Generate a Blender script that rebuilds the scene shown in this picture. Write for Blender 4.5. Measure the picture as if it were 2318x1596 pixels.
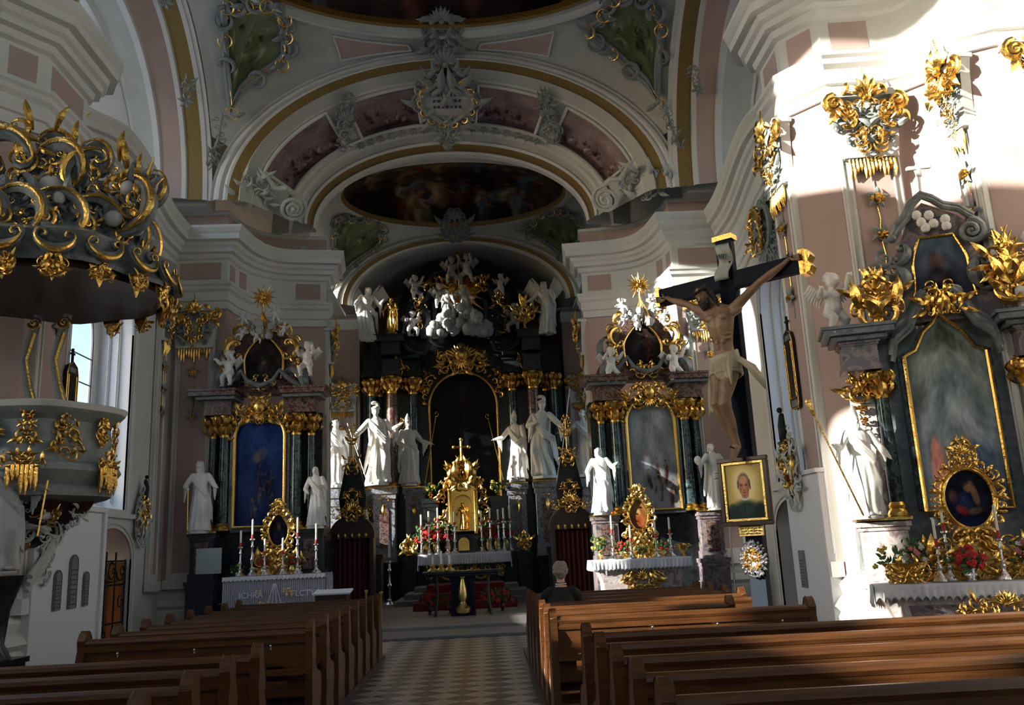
import bpy, bmesh, math, random
from math import sin, cos, pi, sqrt, radians, atan2, exp
from mathutils import Vector, Matrix, Euler, noise
from mathutils.geometry import tessellate_polygon

for _o in list(bpy.data.objects): bpy.data.objects.remove(_o, do_unlink=True)
scene = bpy.context.scene
COL = scene.collection

# ---------------------------------------------------------------- camera, world, sun, exposure
FPX, PITCH, YAW, ROLL = 1950.0, radians(12.85), radians(-2.5), radians(-2.6)
CAM = Vector((.50, 0, 1.6))
cam_data = bpy.data.cameras.new('camera'); cam = bpy.data.objects.new('camera', cam_data); COL.objects.link(cam)
RM = Matrix.Rotation(YAW, 3, 'Z') @ Matrix.Rotation(pi/2+PITCH, 3, 'X') @ Matrix.Rotation(ROLL, 3, 'Z')
cam.matrix_world = Matrix.Translation(CAM) @ RM.to_4x4()
cam_data.sensor_width = 36.0; cam_data.lens = FPX/2318*36.0
cam_data.clip_start = .05; cam_data.clip_end = 300
scene.camera = cam
scene.view_settings.view_transform = 'Standard'; scene.view_settings.look = 'None'
scene.view_settings.gamma = 1; scene.view_settings.use_curve_mapping = False
scene.view_settings.exposure = -0.22
scene.cycles.max_bounces = 7; scene.cycles.diffuse_bounces = 4; scene.cycles.glossy_bounces = 3
scene.cycles.transparent_max_bounces = 12; scene.cycles.caustics_reflective = False; scene.cycles.caustics_refractive = False
scene.cycles.sample_clamp_indirect = 6

SUN_DIR = Vector((1, .33, -.34)).normalized()
world = bpy.data.worlds.new('sky'); scene.world = world; world.use_nodes = True
wn = world.node_tree; wn.nodes.clear()
wo = wn.nodes.new('ShaderNodeOutputWorld'); bg = wn.nodes.new('ShaderNodeBackground'); sk = wn.nodes.new('ShaderNodeTexSky')
sk.sky_type = 'NISHITA'; sk.sun_disc = False; sk.sun_elevation = radians(18)
sk.sun_rotation = atan2(-SUN_DIR.x, -SUN_DIR.y)
sk.air_density = 1.2; sk.dust_density = 1.5; sk.ozone_density = 1.5
bg.inputs['Strength'].default_value = 0.5
wn.links.new(sk.outputs[0], bg.inputs[0]); wn.links.new(bg.outputs[0], wo.inputs[0])
sun_d = bpy.data.lights.new('sun', 'SUN'); sun_d.energy = 21.0; sun_d.angle = radians(.6); sun_d.color = (1, .93, .80)
sun = bpy.data.objects.new('sun', sun_d); COL.objects.link(sun)
sun.rotation_euler = SUN_DIR.to_track_quat('-Z', 'Y').to_euler(); sun.location = (-20, 0, 20)
# daylight entering through the window openings (soft sky light)
def sky_light(x, y, z, sx, sz, e, col=(.70, .82, 1.0)):
    l = bpy.data.lights.new('window_daylight', 'AREA'); l.shape = 'RECTANGLE'; l.size = sx; l.size_y = sz; l.energy = e; l.color = col
    o = bpy.data.objects.new('window_daylight', l); COL.objects.link(o); o.location = (x, y, z)
    o.rotation_euler = Vector((-1 if x > 0 else 1, 0, -.25)).to_track_quat('-Z', 'Y').to_euler()
sky_light(-9.3, 6.2, 5.0, 4.5, 5.0, 230); sky_light(-8.6, 5.5, 12.6, 5.0, 2.6, 90); sky_light(9.3, 6.2, 5.0, 3.5, 4.5, 18)
for s_ in (-1, 1):
    sky_light(s_*8.6, 17.1, 5.6, 3.0, 5.0, 120 if s_ < 0 else 45)
    sky_light(s_*9.0, 16.2, 12.0, 4.0, 2.6, 150 if s_ < 0 else 32)
    sky_light(s_*6.2, 28.3, 5.5, 2.2, 4.5, 9)
_l = bpy.data.lights.new('rear_fill_light', 'AREA'); _l.shape = 'RECTANGLE'; _l.size = 4; _l.size_y = 6; _l.energy = 30; _l.color = (.86, .90, 1.0)
_o = bpy.data.objects.new('rear_fill_light', _l); COL.objects.link(_o); _o.location = (0, -6.6, 8.0); _o.rotation_euler = (radians(84), 0, 0)  # unseen fill lamp added behind the camera to lift the ambient

def ray(u, v): return RM @ Vector(((u-1159)/FPX, -(v-798)/FPX, -1))
def atY(u, v, Y): d = ray(u, v); return CAM + d*((Y-CAM.y)/d.y)
def atX(u, v, X): d = ray(u, v); return CAM + d*((X-CAM.x)/d.x)
def atF(u, v, ox, oy, ang):
    a = radians(ang); n = Vector((-sin(a), cos(a), 0)); d = ray(u, v)
    p = CAM + d*((Vector((ox, oy, 0))-CAM).dot(n)/d.dot(n))
    return ((p.x-ox)*cos(a)+(p.y-oy)*sin(a), p.z)

# ---------------------------------------------------------------- materials
def s2l(c):
    return tuple(((x/12.92) if x <= .04045 else ((x+.055)/1.055)**2.4) for x in c)
def mat(name, col, rough=.6, metal=0.0, var=0.0, scale=6.0, col2=None, bump=0.0, bscale=40.0, veins=None, stretch=None, spec=.5, ctype='noise'):
    m = bpy.data.materials.new(name); m.use_nodes = True; nt = m.node_tree; b = nt.nodes['Principled BSDF']
    b.inputs['Roughness'].default_value = rough; b.inputs['Metallic'].default_value = metal
    b.inputs['Specular IOR Level'].default_value = spec
    b.inputs['Base Color'].default_value = (*col, 1)
    tc = nt.nodes.new('ShaderNodeTexCoord'); mp = nt.nodes.new('ShaderNodeMapping'); nt.links.new(tc.outputs['Object'], mp.inputs[0])
    if stretch: mp.inputs['Scale'].default_value = stretch
    if var or col2 is not None:
        n = nt.nodes.new('ShaderNodeTexNoise'); n.inputs['Scale'].default_value = scale; n.inputs['Detail'].default_value = 6; n.inputs['Distortion'].default_value = .6 if col2 is not None else .2
        nt.links.new(mp.outputs[0], n.inputs['Vector'])
        r = nt.nodes.new('ShaderNodeValToRGB'); nt.links.new(n.outputs['Fac'], r.inputs[0])
        c2 = col2 if col2 is not None else tuple(max(0, c*(1-var)) for c in col)
        r.color_ramp.elements[0].position = .36; r.color_ramp.elements[1].position = .64
        r.color_ramp.elements[0].color = (*c2, 1); r.color_ramp.elements[1].color = (*col, 1)
        if veins:
            e = r.color_ramp.elements.new(.52); e.color = (*veins, 1)
            e2 = r.color_ramp.elements.new(.545); e2.color = (*col, 1)
        nt.links.new(r.outputs[0], b.inputs['Base Color'])
    if bump:
        n2 = nt.nodes.new('ShaderNodeTexNoise'); n2.inputs['Scale'].default_value = bscale; n2.inputs['Detail'].default_value = 3
        nt.links.new(mp.outputs[0], n2.inputs['Vector'])
        bp = nt.nodes.new('ShaderNodeBump'); bp.inputs['Strength'].default_value = bump; bp.inputs['Distance'].default_value = .02
        nt.links.new(n2.outputs['Fac'], bp.inputs['Height']); nt.links.new(bp.outputs[0], b.inputs['Normal'])
    return m
M = {}
M['white'] = mat('white_plaster', (.66, .66, .63), .7, var=.08, scale=1.5)
M['ivory'] = mat('ivory_stucco', (.50, .515, .48), .7, var=.1, scale=3)
M['pink'] = mat('pink_plaster', (.45, .335, .305), .75, var=.08, scale=1.2)
M['grey'] = mat('grey_plaster', (.36, .37, .37), .75, var=.1, scale=2)
M['jamb'] = mat('pale_window_plaster', (.72, .73, .74), .7)
M['gold'] = mat('gilded_carving', (.80, .50, .13), .27, 1.0, bump=.35, bscale=30)
M['goldband'] = mat('gilded_stucco_ground', (.27, .175, .045), .55, .1, var=.35, scale=60)
M['stucco'] = mat('grey_green_stucco', (.27, .30, .29), .7, var=.2, scale=14)
M['statue'] = mat('white_polished_statue', (.74, .73, .70), .35, var=.08, scale=5)
M['silver'] = mat('silver_metal', (.82, .82, .84), .22, 1.0, bump=.3, bscale=60)
M['black'] = mat('black_marble', (.012, .013, .015), .22, col2=(.022, .026, .03), scale=7, spec=.3)
M['green'] = mat('dark_green_marble', (.008, .018, .02), .16, col2=(.016, .035, .04), scale=8, veins=(.06, .11, .12))
M['red'] = mat('red_brown_marble', (.10, .035, .03), .25, col2=(.035, .02, .02), scale=9, veins=(.22, .16, .14))
M['violet'] = mat('violet_grey_marble', (.16, .13, .16), .3, col2=(.07, .075, .09), scale=6, veins=(.32, .25, .23))
M['marble'] = mat('pale_pink_marble', (.46, .38, .36), .35, col2=(.24, .18, .18), scale=7, veins=(.62, .58, .55))
M['slate'] = mat('grey_marble_moulding', (.20, .23, .24), .35, col2=(.10, .12, .13), scale=10)
M['bluemarble'] = mat('blue_grey_marble', (.16, .18, .22), .3, col2=(.06, .075, .11), scale=8, veins=(.36, .36, .38))
M['pew'] = mat('brown_pew_wood', (.115, .045, .014), .30, col2=(.065, .024, .008), scale=5, stretch=(.6, 8, 8), bump=.1)
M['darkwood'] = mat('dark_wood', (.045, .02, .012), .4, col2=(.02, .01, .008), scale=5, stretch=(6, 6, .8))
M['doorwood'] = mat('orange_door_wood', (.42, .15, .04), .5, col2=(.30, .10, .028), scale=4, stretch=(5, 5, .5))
M['lace'] = mat('white_lace_cloth', (.72, .73, .78), .85, bump=.4, bscale=120)
M['skin'] = mat('carved_skin', (.30, .19, .115), .45, col2=(.19, .11, .065), scale=7)
M['loin'] = mat('cream_carved_cloth', (.44, .39, .28), .55, col2=(.30, .25, .17), scale=6)
M['hair'] = mat('black_brown_hair', (.012, .009, .007), .6, bump=.6, bscale=60)
M['crosswood'] = mat('blue_black_cross_wood', (.008, .013, .022), .6, spec=.08)
M['iron'] = mat('wrought_iron', (.015, .015, .016), .45, .5)
M['navy'] = mat('dark_blue_grey_marble', (.035, .045, .06), .3, col2=(.015, .02, .03), scale=8)
M['redcloth'] = mat('red_curtain', (.085, .008, .008), .7)
M['carpet'] = mat('dark_red_carpet', (.16, .008, .012), .95, bump=.5, bscale=90)
M['candle'] = mat('ivory_candle_wax', (.80, .76, .62), .5)
M['candlered'] = mat('red_candle_collar', (.45, .015, .015), .5)
M['flowerred'] = mat('red_petals', (.55, .02, .02), .6)
M['flowerpink'] = mat('pink_petals', (.62, .18, .22), .6)
M['flowerwhite'] = mat('white_petals', (.72, .70, .62), .6)
M['floweryellow'] = mat('yellow_petals', (.70, .52, .08), .6)
M['leaf'] = mat('green_leaves', (.05, .16, .025), .55, var=.5, scale=20)
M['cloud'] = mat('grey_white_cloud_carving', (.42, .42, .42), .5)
M['clothblack'] = mat('black_wool', (.008, .008, .010), .9)
M['personskin'] = mat('person_skin', (.55, .33, .25), .5)
M['personhair'] = mat('grey_hair', (.30, .25, .22), .7, bump=.8, bscale=80)
M['board'] = mat('pale_grey_board', (.40, .46, .44), .5)
M['plaque'] = mat('grey_stone_plaque', (.20, .20, .21), .6, var=.2, scale=20)
M['ink'] = mat('dark_ink', (.04, .045, .06), .6)
M['inkpale'] = mat('pale_scroll_paint', (.34, .38, .36), .5)
M['leadline'] = mat('window_bar_metal', (.10, .10, .11), .5)
M['brass'] = mat('brass_plate', (.75, .55, .20), .3, .9, bump=.3, bscale=50)
M['frame'] = mat('dark_brown_frame_wood', (.035, .016, .010), .3)
M['stone'] = mat('grey_step_stone', (.20, .19, .18), .55, var=.2, scale=4)
def glass():
    m = bpy.data.materials.new('window_glass'); m.use_nodes = True; nt = m.node_tree; nt.nodes.clear()
    o = nt.nodes.new('ShaderNodeOutputMaterial'); t = nt.nodes.new('ShaderNodeBsdfTransparent'); g = nt.nodes.new('ShaderNodeBsdfGlossy'); x = nt.nodes.new('ShaderNodeMixShader')
    g.inputs['Roughness'].default_value = .05; x.inputs[0].default_value = .06; t.inputs[0].default_value = (.95, .97, 1, 1)
    nt.links.new(t.outputs[0], x.inputs[1]); nt.links.new(g.outputs[0], x.inputs[2]); nt.links.new(x.outputs[0], o.inputs[0]); return m
M['glass'] = glass()
def sheer():
    m = bpy.data.materials.new('sheer_lace'); m.use_nodes = True; nt = m.node_tree; b = nt.nodes['Principled BSDF']; b.inputs['Base Color'].default_value = (.6, .62, .7, 1); b.inputs['Roughness'].default_value = .9
    w = nt.nodes.new('ShaderNodeTexWave'); w.inputs['Scale'].default_value = 7; w.inputs['Distortion'].default_value = 1.5; tc = nt.nodes.new('ShaderNodeTexCoord'); nt.links.new(tc.outputs['Object'], w.inputs[0])
    r = nt.nodes.new('ShaderNodeMapRange'); r.inputs[3].default_value = .16; r.inputs[4].default_value = .5; nt.links.new(w.outputs['Fac'], r.inputs[0]); nt.links.new(r.outputs[0], b.inputs['Alpha']); return m
M['sheer'] = sheer()
def paintmat(rough=.55):
    m = bpy.data.materials.new('oil_paint'); m.use_nodes = True; nt = m.node_tree; b = nt.nodes['Principled BSDF']
    a = nt.nodes.new('ShaderNodeAttribute'); a.attribute_name = 'Col'; nt.links.new(a.outputs['Color'], b.inputs['Base Color'])
    b.inputs['Roughness'].default_value = rough; b.inputs['Specular IOR Level'].default_value = .15; return m
M['paint'] = paintmat(.4); M['fresco'] = paintmat(.85)
def floormat():
    m = bpy.data.materials.new('checker_stone_floor'); m.use_nodes = True; nt = m.node_tree; b = nt.nodes['Principled BSDF']
    tc = nt.nodes.new('ShaderNodeTexCoord'); mp = nt.nodes.new('ShaderNodeMapping'); mp.inputs['Rotation'].default_value = (0, 0, radians(45))
    ck = nt.nodes.new('ShaderNodeTexChecker'); ck.inputs['Scale'].default_value = 3.3; ck.inputs[1].default_value = (.40, .36, .31, 1); ck.inputs[2].default_value = (.07, .075, .09, 1)
    n = nt.nodes.new('ShaderNodeTexNoise'); n.inputs['Scale'].default_value = 2.5; n.inputs['Detail'].default_value = 5
    mx = nt.nodes.new('ShaderNodeMixRGB'); mx.blend_type = 'MULTIPLY'; mx.inputs[0].default_value = .5
    nt.links.new(tc.outputs['Object'], mp.inputs[0]); nt.links.new(mp.outputs[0], ck.inputs[0]); nt.links.new(tc.outputs['Object'], n.inputs[0])
    nt.links.new(ck.outputs[0], mx.inputs[1]); nt.links.new(n.outputs['Fac'], mx.inputs[2]); nt.links.new(mx.outputs[0], b.inputs[0])
    b.inputs['Roughness'].default_value = .38; return m
M['floor'] = floormat()

# ---------------------------------------------------------------- mesh builder
class MB:
    def __init__(s): s.v = []; s.f = []; s.mi = []; s.mats = []; s.T = Matrix.Identity(4); s.cur = 0; s.col = None
    def use(s, m):
        if m not in s.mats: s.mats.append(m)
        s.cur = s.mats.index(m); return s
    def add(s, vs, fs):
        b = len(s.v); T = s.T
        s.v.extend([tuple(T @ Vector(p)) for p in vs])
        s.f.extend([tuple(b+i for i in f) for f in fs]); s.mi.extend([s.cur]*len(fs))
    def box(s, c, d, rz=0):
        x, y, z = d[0]/2, d[1]/2, d[2]/2; R = Matrix.Rotation(rz, 3, 'Z'); c = Vector(c)
        vs = [c + R @ Vector((a*x, b*y, e*z)) for a in (-1, 1) for b in (-1, 1) for e in (-1, 1)]
        s.add(vs, [(0, 1, 3, 2), (4, 6, 7, 5), (0, 4, 5, 1), (2, 3, 7, 6), (0, 2, 6, 4), (1, 5, 7, 3)])
    def tube(s, pts, r, n=6, flat=1.0):
        pts = [Vector(p) for p in pts]; k = len(pts)
        if not hasattr(r, '__len__'): r = [r]*k
        vs = []; fs = []; up = None
        for i, p in enumerate(pts):
            t = (pts[min(i+1, k-1)]-pts[max(i-1, 0)])
            if t.length < 1e-9: t = Vector((0, 0, 1))
            t.normalize()
            if up is None: up = Vector((0, -1, 0)) if abs(t.y) < .9 else Vector((1, 0, 0))
            a = (up - t*up.dot(t))
            if a.length < 1e-6: a = t.orthogonal()
            a.normalize(); b = t.cross(a); up = a
            for j in range(n):
                th = 2*pi*j/n; vs.append(p + (a*cos(th)*flat + b*sin(th))*r[i])
        for i in range(k-1):
            for j in range(n):
                j2 = (j+1) % n; fs.append((i*n+j, i*n+j2, (i+1)*n+j2, (i+1)*n+j))
        fs.append(tuple(range(n-1, -1, -1))); fs.append(tuple(range((k-1)*n, k*n)))
        s.add(vs, fs)
    def limb(s, chain, n=10):      # capsule chain [(point, radius)...]
        P = [Vector(p) for p, r in chain]; R = [r for p, r in chain]
        d0 = (P[0]-P[1]).normalized(); d1 = (P[-1]-P[-2]).normalized()
        pts = [P[0]+d0*R[0]*.95, P[0]+d0*R[0]*.6]+P+[P[-1]+d1*R[-1]*.6, P[-1]+d1*R[-1]*.95]
        rr = [R[0]*.3, R[0]*.8]+R+[R[-1]*.8, R[-1]*.3]
        s.tube(pts, rr, n)
    def lathe(s, prof, c=(0, 0, 0), n=20, sq=1.0, fold=None):
        vs = []; fs = []; k = len(prof)
        for i, (r, z) in enumerate(prof):
            for j in range(n):
                th = 2*pi*j/n; q = r*(fold(th, z) if fold else 1)
                vs.append((c[0]+q*cos(th), c[1]+q*sin(th)*sq, c[2]+z))
        for i in range(k-1):
            for j in range(n):
                j2 = (j+1) % n; fs.append((i*n+j, i*n+j2, (i+1)*n+j2, (i+1)*n+j))
        fs.append(tuple(range(n-1, -1, -1))); fs.append(tuple(range((k-1)*n, k*n)))
        s.add(vs, fs)
    def ball(s, c, r, n=10, rot=None):
        if not hasattr(r, '__len__'): r = (r, r, r)
        vs = [(0, 0, -1)]; m = max(4, n//2+1)
        for i in range(1, m):
            ph = -pi/2+pi*i/m
            for j in range(n): vs.append((cos(ph)*cos(2*pi*j/n), cos(ph)*sin(2*pi*j/n), sin(ph)))
        vs.append((0, 0, 1)); R = rot or Matrix.Identity(3); c = Vector(c)
        vs = [c + R @ Vector((p[0]*r[0], p[1]*r[1], p[2]*r[2])) for p in vs]; fs = []
        for j in range(n): fs.append((0, 1+(j+1) % n, 1+j)); fs.append((len(vs)-1, 1+(m-2)*n+j, 1+(m-2)*n+(j+1) % n))
        for i in range(m-2):
            for j in range(n):
                a = 1+i*n+j; b = 1+i*n+(j+1) % n; fs.append((a, b, b+n, a+n))
        s.add(vs, fs)
    def prism(s, poly, y0, y1, holes=()):   # polygon in XZ extruded along Y (y0 front)
        loops = [list(poly)]+[list(h) for h in holes]
        tri = tessellate_polygon([[Vector((p[0], p[1], 0)) for p in l] for l in loops])
        flat = [p for l in loops for p in l]; n = len(flat)
        vs = [(p[0], y0, p[1]) for p in flat]+[(p[0], y1, p[1]) for p in flat]
        fs = [tuple(t) for t in tri]+[tuple(i+n for i in reversed(t)) for t in tri]; b = 0
        for l in loops:
            k = len(l)
            for i in range(k): fs.append((b+i, b+(i+1) % k, b+(i+1) % k+n, b+i+n))
            b += k
        s.add(vs, fs)
    def grid(s, f, nu, nv, closed=False):
        vs = [f(i/nu, j/nv) for j in range(nv+1) for i in range(nu+1)]
        fs = [(j*(nu+1)+i, j*(nu+1)+i+1, (j+1)*(nu+1)+i+1, (j+1)*(nu+1)+i) for j in range(nv) for i in range(nu)]
        s.add(vs, fs)
    def loft(s, rings, mats=None, closed=False):
        n = len(rings[0])
        for k in range(len(rings)-1):
            if mats: s.use(mats[k])
            a, b = rings[k], rings[k+1]
            fs = [(i, i+1, n+i+1, n+i) for i in range(n-1)]
            if closed: fs.append((n-1, 0, n, 2*n-1))
            s.add(list(a)+list(b), fs)
    def build(s, name, m=None, parent=None, smooth=35, loc=None, rz=None, bevel=0):
        me = bpy.data.meshes.new(name); me.from_pydata(s.v, [], s.f)
        mats = s.mats if s.mats else [m]
        for k in mats: me.materials.append(M[k] if isinstance(k, str) else k)
        if s.mats: me.polygons.foreach_set('material_index', s.mi)
        me.polygons.foreach_set('use_smooth', [True]*len(s.f))
        me.update(); me.validate()
        if smooth: me.set_sharp_from_angle(angle=radians(smooth))
        if s.col:
            ca = me.color_attributes.new('Col', 'FLOAT_COLOR', 'POINT')
            buf = []
            for c in s.col: buf.extend((*s2l(c), 1.0))
            if len(s.col) == len(me.vertices): ca.data.foreach_set('color', buf)
        o = bpy.data.objects.new(name, me); COL.objects.link(o)
        if parent is not None: o.parent = parent
        if loc is not None: o.location = loc
        if rz is not None: o.rotation_euler = (0, 0, rz)
        if bevel:
            b = o.modifiers.new('bevel', 'BEVEL'); b.width = bevel; b.segments = 2; b.limit_method = 'ANGLE'
        return o
def tag(o, label=None, cat=None, group=None, kind=None):
    if label: o['label'] = label
    if cat: o['category'] = cat
    if group: o['group'] = group
    if kind: o['kind'] = kind
    return o
def empty(name, loc=(0, 0, 0), rz=0, label=None, cat=None, group=None):
    o = bpy.data.objects.new(name, None); COL.objects.link(o); o.location = loc; o.rotation_euler = (0, 0, rz); o.empty_display_size = .1
    return tag(o, label, cat, group)
def kids(o): return [c for c in bpy.data.objects if c.parent == o]
def copy_tree(o, parent=None, cache={}):
    c = o.copy(); COL.objects.link(c)
    if parent is not None: c.parent = parent
    for ch in list(o.children): copy_tree(ch, c)
    return c
def fuse(mb, name, m, parent=None, voxel=.01, smooth=2):
    o = mb.build(name, m, parent)
    r = o.modifiers.new('remesh', 'REMESH'); r.mode = 'VOXEL'; r.voxel_size = voxel; r.use_smooth_shade = True
    if smooth:
        q = o.modifiers.new('smooth', 'SMOOTH'); q.iterations = smooth; q.factor = .5
    return o
_tn = [0]
def trimname():
    _tn[0] += 1; return 'trim_%d' % _tn[0]

# ---------------------------------------------------------------- ornament vocabulary (local: X right, Z up, front = -Y)
def cscroll(mb, c, r, a0, a1, th=.12, y=0.0, curl=True, flip=1, n=6):
    pts = []; rr = []; N = 12
    for i in range(N+1):
        t = i/N; a = a0+(a1-a0)*t; pts.append((c[0]+r*cos(a), y-.25*r*sin(pi*t), c[1]+r*sin(a))); rr.append(r*th*(.55+.9*sin(pi*t)))
    def spir(p, a, sg):
        out = []; rad = r*.34; cc = (p[0]-rad*cos(a), p[2]-rad*sin(a))
        for i in range(1, 8):
            t = i/7; q = rad*(1-.75*t); b = a+sg*t*5.2; out.append((cc[0]+q*cos(b), p[1]-.05*r, cc[1]+q*sin(b)))
        return out
    if curl:
        sg = 1 if a1 > a0 else -1
        e = spir(pts[-1], a1, sg); b = spir(pts[0], a0, -sg)
        pts = list(reversed(b))+pts+e; rr = [r*th*.6]*7+rr+[r*th*.6]*7
    mb.tube(pts, rr, n)
def leaf(mb, p, ang, L, w=.35, bend=.4, y=0.0, out=.3):
    p = (p[0], y, p[1]); d = Vector((cos(ang), 0, sin(ang))); q = Vector((-sin(ang), 0, cos(ang))); P = Vector(p); vs = []; N = 5
    for i in range(N+1):
        t = i/N; c = P + d*L*t + q*bend*L*t*t + Vector((0, -out*L*sin(pi*t*.8), 0)); ww = w*L*sin(pi*min(1, t*.9+.08))*.5
        vs += [c+q*ww, c+Vector((0, -ww*.6, 0)), c-q*ww, c+Vector((0, ww*.5, 0))]
    fs = []
    for i in range(N):
        for j in range(4): j2 = (j+1) % 4; fs.append((i*4+j, i*4+j2, (i+1)*4+j2, (i+1)*4+j))
    fs += [(3, 2, 1, 0), (N*4, N*4+1, N*4+2, N*4+3)]; mb.add(vs, fs)
def spiral(mb, c, r, turns=2.2, th=.16, y=0.0, a0=0.0, sg=1, n=6):
    N = int(12*turns); pts = []; rr = []
    for i in range(N+1):
        t = i/N; q = r*(1-.88*t); a = a0+sg*2*pi*turns*t; pts.append((c[0]+q*cos(a), y-.3*r*t, c[1]+q*sin(a))); rr.append(r*th*(1-.45*t))
    mb.tube(pts, rr, n); mb.ball((c[0], y-.35*r, c[1]), r*.16, 6)
def shell(mb, c, r, y=0.0, n=9, up=pi/2, spread=1.25):
    for i in range(n):
        a = up+spread*(i/(n-1)*2-1); leaf(mb, (c[0]+.15*r*cos(a), c[1]+.15*r*sin(a)), a, r*(1-.18*abs(i/(n-1)*2-1)), .28, 0, y, .25)
    mb.ball((c[0], y-.05*r, c[1]), (.2*r, .15*r, .2*r), 8)
def rocaille(mb, c, w, h, n, rnd, y=0.0, sym=True, s0=.16, leaves=1.2):
    S = min(w, h)
    for k in range(n):
        t = (k+.5)/n; z = c[1]+h*(t-.5); mx = w/2*sqrt(max(.05, 1-(2*t-1)**2)); x = rnd.uniform(.1, 1)*mx; r = S*s0*rnd.uniform(.6, 1.2)
        a0 = rnd.uniform(0, 2*pi); sw = rnd.uniform(2.4, 4.2)*rnd.choice((-1, 1)); la = rnd.uniform(-1.2, 2.2); ly = rnd.uniform(.6, 1.2)
        for sd in ((1, -1) if sym else (rnd.choice((-1, 1)),)):
            if sd > 0: cscroll(mb, (c[0]+x, z), r, a0, a0+sw, .16, y)
            else: cscroll(mb, (c[0]-x, z), r, pi-a0, pi-a0-sw, .16, y)
            if rnd.random() < leaves: leaf(mb, (c[0]+sd*x, z), la if sd > 0 else pi-la, r*2.2*ly, .35, .35*sd, y-.1*r)
    return mb
def ring_orn(mb, pts, size, rnd, y=0.0, out=True, step=1):
    k = len(pts)
    for i in range(0, k-1, step):
        a, b = pts[i], pts[i+1]; dx, dz = b[0]-a[0], b[1]-a[1]; an = atan2(dz, dx); nn = an+pi/2
        s = size*rnd.uniform(.7, 1.2); q = (a[0]+cos(nn)*s*.3, a[1]+sin(nn)*s*.3)
        if (i//step) % 2: cscroll(mb, q, s*.5, an+pi, an, .22, y)
        else: leaf(mb, a, nn+rnd.uniform(-.5, .5), s*1.1, .5, rnd.uniform(-.4, .4), y); mb.ball((a[0], y-.03, a[1]), s*.2, 6)
def pend(mb, x, z, L, rnd, y=0.0, s=.07, n=4):   # festoon of flowers hanging down
    for i in range(n):
        zz = z-L*(i+.5)/n; r = s*(1.15-.2*i)
        for q in range(6):
            a = q*pi/3+rnd.random(); mb.ball((x+cos(a)*r*.75, y-.04, zz+sin(a)*r*.55), (r*.42, r*.4, r*.36), 6)
        mb.ball((x, y-.07, zz), r*.5, 6)
        if i < n-1: mb.tube([(x, y, zz-r), (x+.02, y, zz-L/n*.5), (x, y, zz-L/n+r)], .008, 4)
def fringe(mb, x0, x1, z, L, rnd, y=0.0, n=9):
    for i in range(n):
        x = x0+(x1-x0)*(i+.5)/n; l = L*rnd.uniform(.5, 1.1); mb.tube([(x, y-.03, z), (x, y-.04, z-l*.6), (x, y-.02, z-l)], [.018, .028, .006], 5)
def place(mb, x, y, z=0.0, rz=0.0, s=1.0):
    mb.T = Matrix.Translation((x, y, z)) @ Matrix.Rotation(rz, 4, 'Z') @ Matrix.Scale(s, 4); return mb
def reset(mb): mb.T = Matrix.Identity(4); return mb

# ---------------------------------------------------------------- painted surfaces
def blob(u, v, b):
    cu, cv, ru, rv, ang, col, al = b; c, s = cos(ang), sin(ang); du, dv = u-cu, v-cv
    x = (c*du+s*dv)/ru; y = (-s*du+c*dv)/rv; return max(0.0, min(1.0, 1.6-1.3*(x*x+y*y)))*al, col
def painter(base_top, base_bot, blobs, nz=.06, seed=0, fq=5):
    def f(u, v):
        c = [base_bot[i]+(base_top[i]-base_bot[i])*v for i in range(3)]
        k = noise.noise(Vector((u*fq+seed, v*fq, seed*.7)))*nz*2+noise.noise(Vector((u*fq*4, v*fq*4+seed, 3.1)))*nz
        c = [x+k for x in c]
        for b in blobs:
            a, cl = blob(u, v, b)
            if a > 0: c = [c[i]*(1-a)+(cl[i]+k*1.2)*a for i in range(3)]
        return tuple(max(0, min(1, x)) for x in c)
    return f
def figures(rnd, n, u0, u1, v0, v1, s, pal, skin=(.6, .45, .36), asp=1.0):
    out = []
    for i in range(n):
        u = rnd.uniform(u0, u1); v = rnd.uniform(v0, v1); q = s*rnd.uniform(.7, 1.3); c = rnd.choice(pal); an = rnd.uniform(-.5, .5)
        d = tuple(x*.55 for x in c)
        out += [(u, v, q*.5, q*1.05*asp, an, c, .85), (u+q*.25, v-q*.3, q*.3, q*.8*asp, an+.3, d, .7), (u-q*.15, v+q*.1, q*.2, q*.7*asp, an-.4, tuple(min(1, x*1.35) for x in c), .6),
                (u+sin(an)*q*.3, v+q*1.2*asp, q*.22, q*.26*asp, 0, skin, .95), (u+q*.5, v+q*.4*asp, q*.42, q*.12*asp, rnd.uniform(-.8, .8), skin, .8), (u-q*.1, v+q*1.42*asp, q*.24, q*.12*asp, 0, (.2, .14, .1), .6)]
    return out
def paint(name, posf, colf, nu, nv, m='paint', parent=None):
    mb = MB(); mb.grid(posf, nu, nv); mb.col = [colf(i/nu, j/nv) for j in range(nv+1) for i in range(nu+1)]
    return mb.build(name, m, parent, smooth=0)
# ================================================================ THE SETTING
rnd = random.Random(7)
def arch_pts(cx, zs, a, b, n=24, full=True):
    return [(cx-a*cos(pi*i/n), zs+b*sin(pi*i/n)) for i in range(n+1)]
def opening(x0, x1, z0, zs, n=14, b=None):
    c = (x0+x1)/2; a = (x1-x0)/2; return [(x0, z0)]+arch_pts(c, zs, a, b or a, n)+[(x1, z0)]
# floor and steps
mb = MB(); mb.box((0, 6.2, -.15), (20, 25.2, .3)); tag(mb.build('floor', 'floor'), kind='structure')
mb = MB(); mb.box((0, 18.1, -.1), (9.6, 1.4, .22)); mb.box((0, 26.6, -.06), (16, 15.8, .36)); mb.box((0, 18.0, -.12), (7, 1.5, .34))
tag(mb.build(trimname(), 'stone', bevel=.015), kind='structure')

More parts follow.
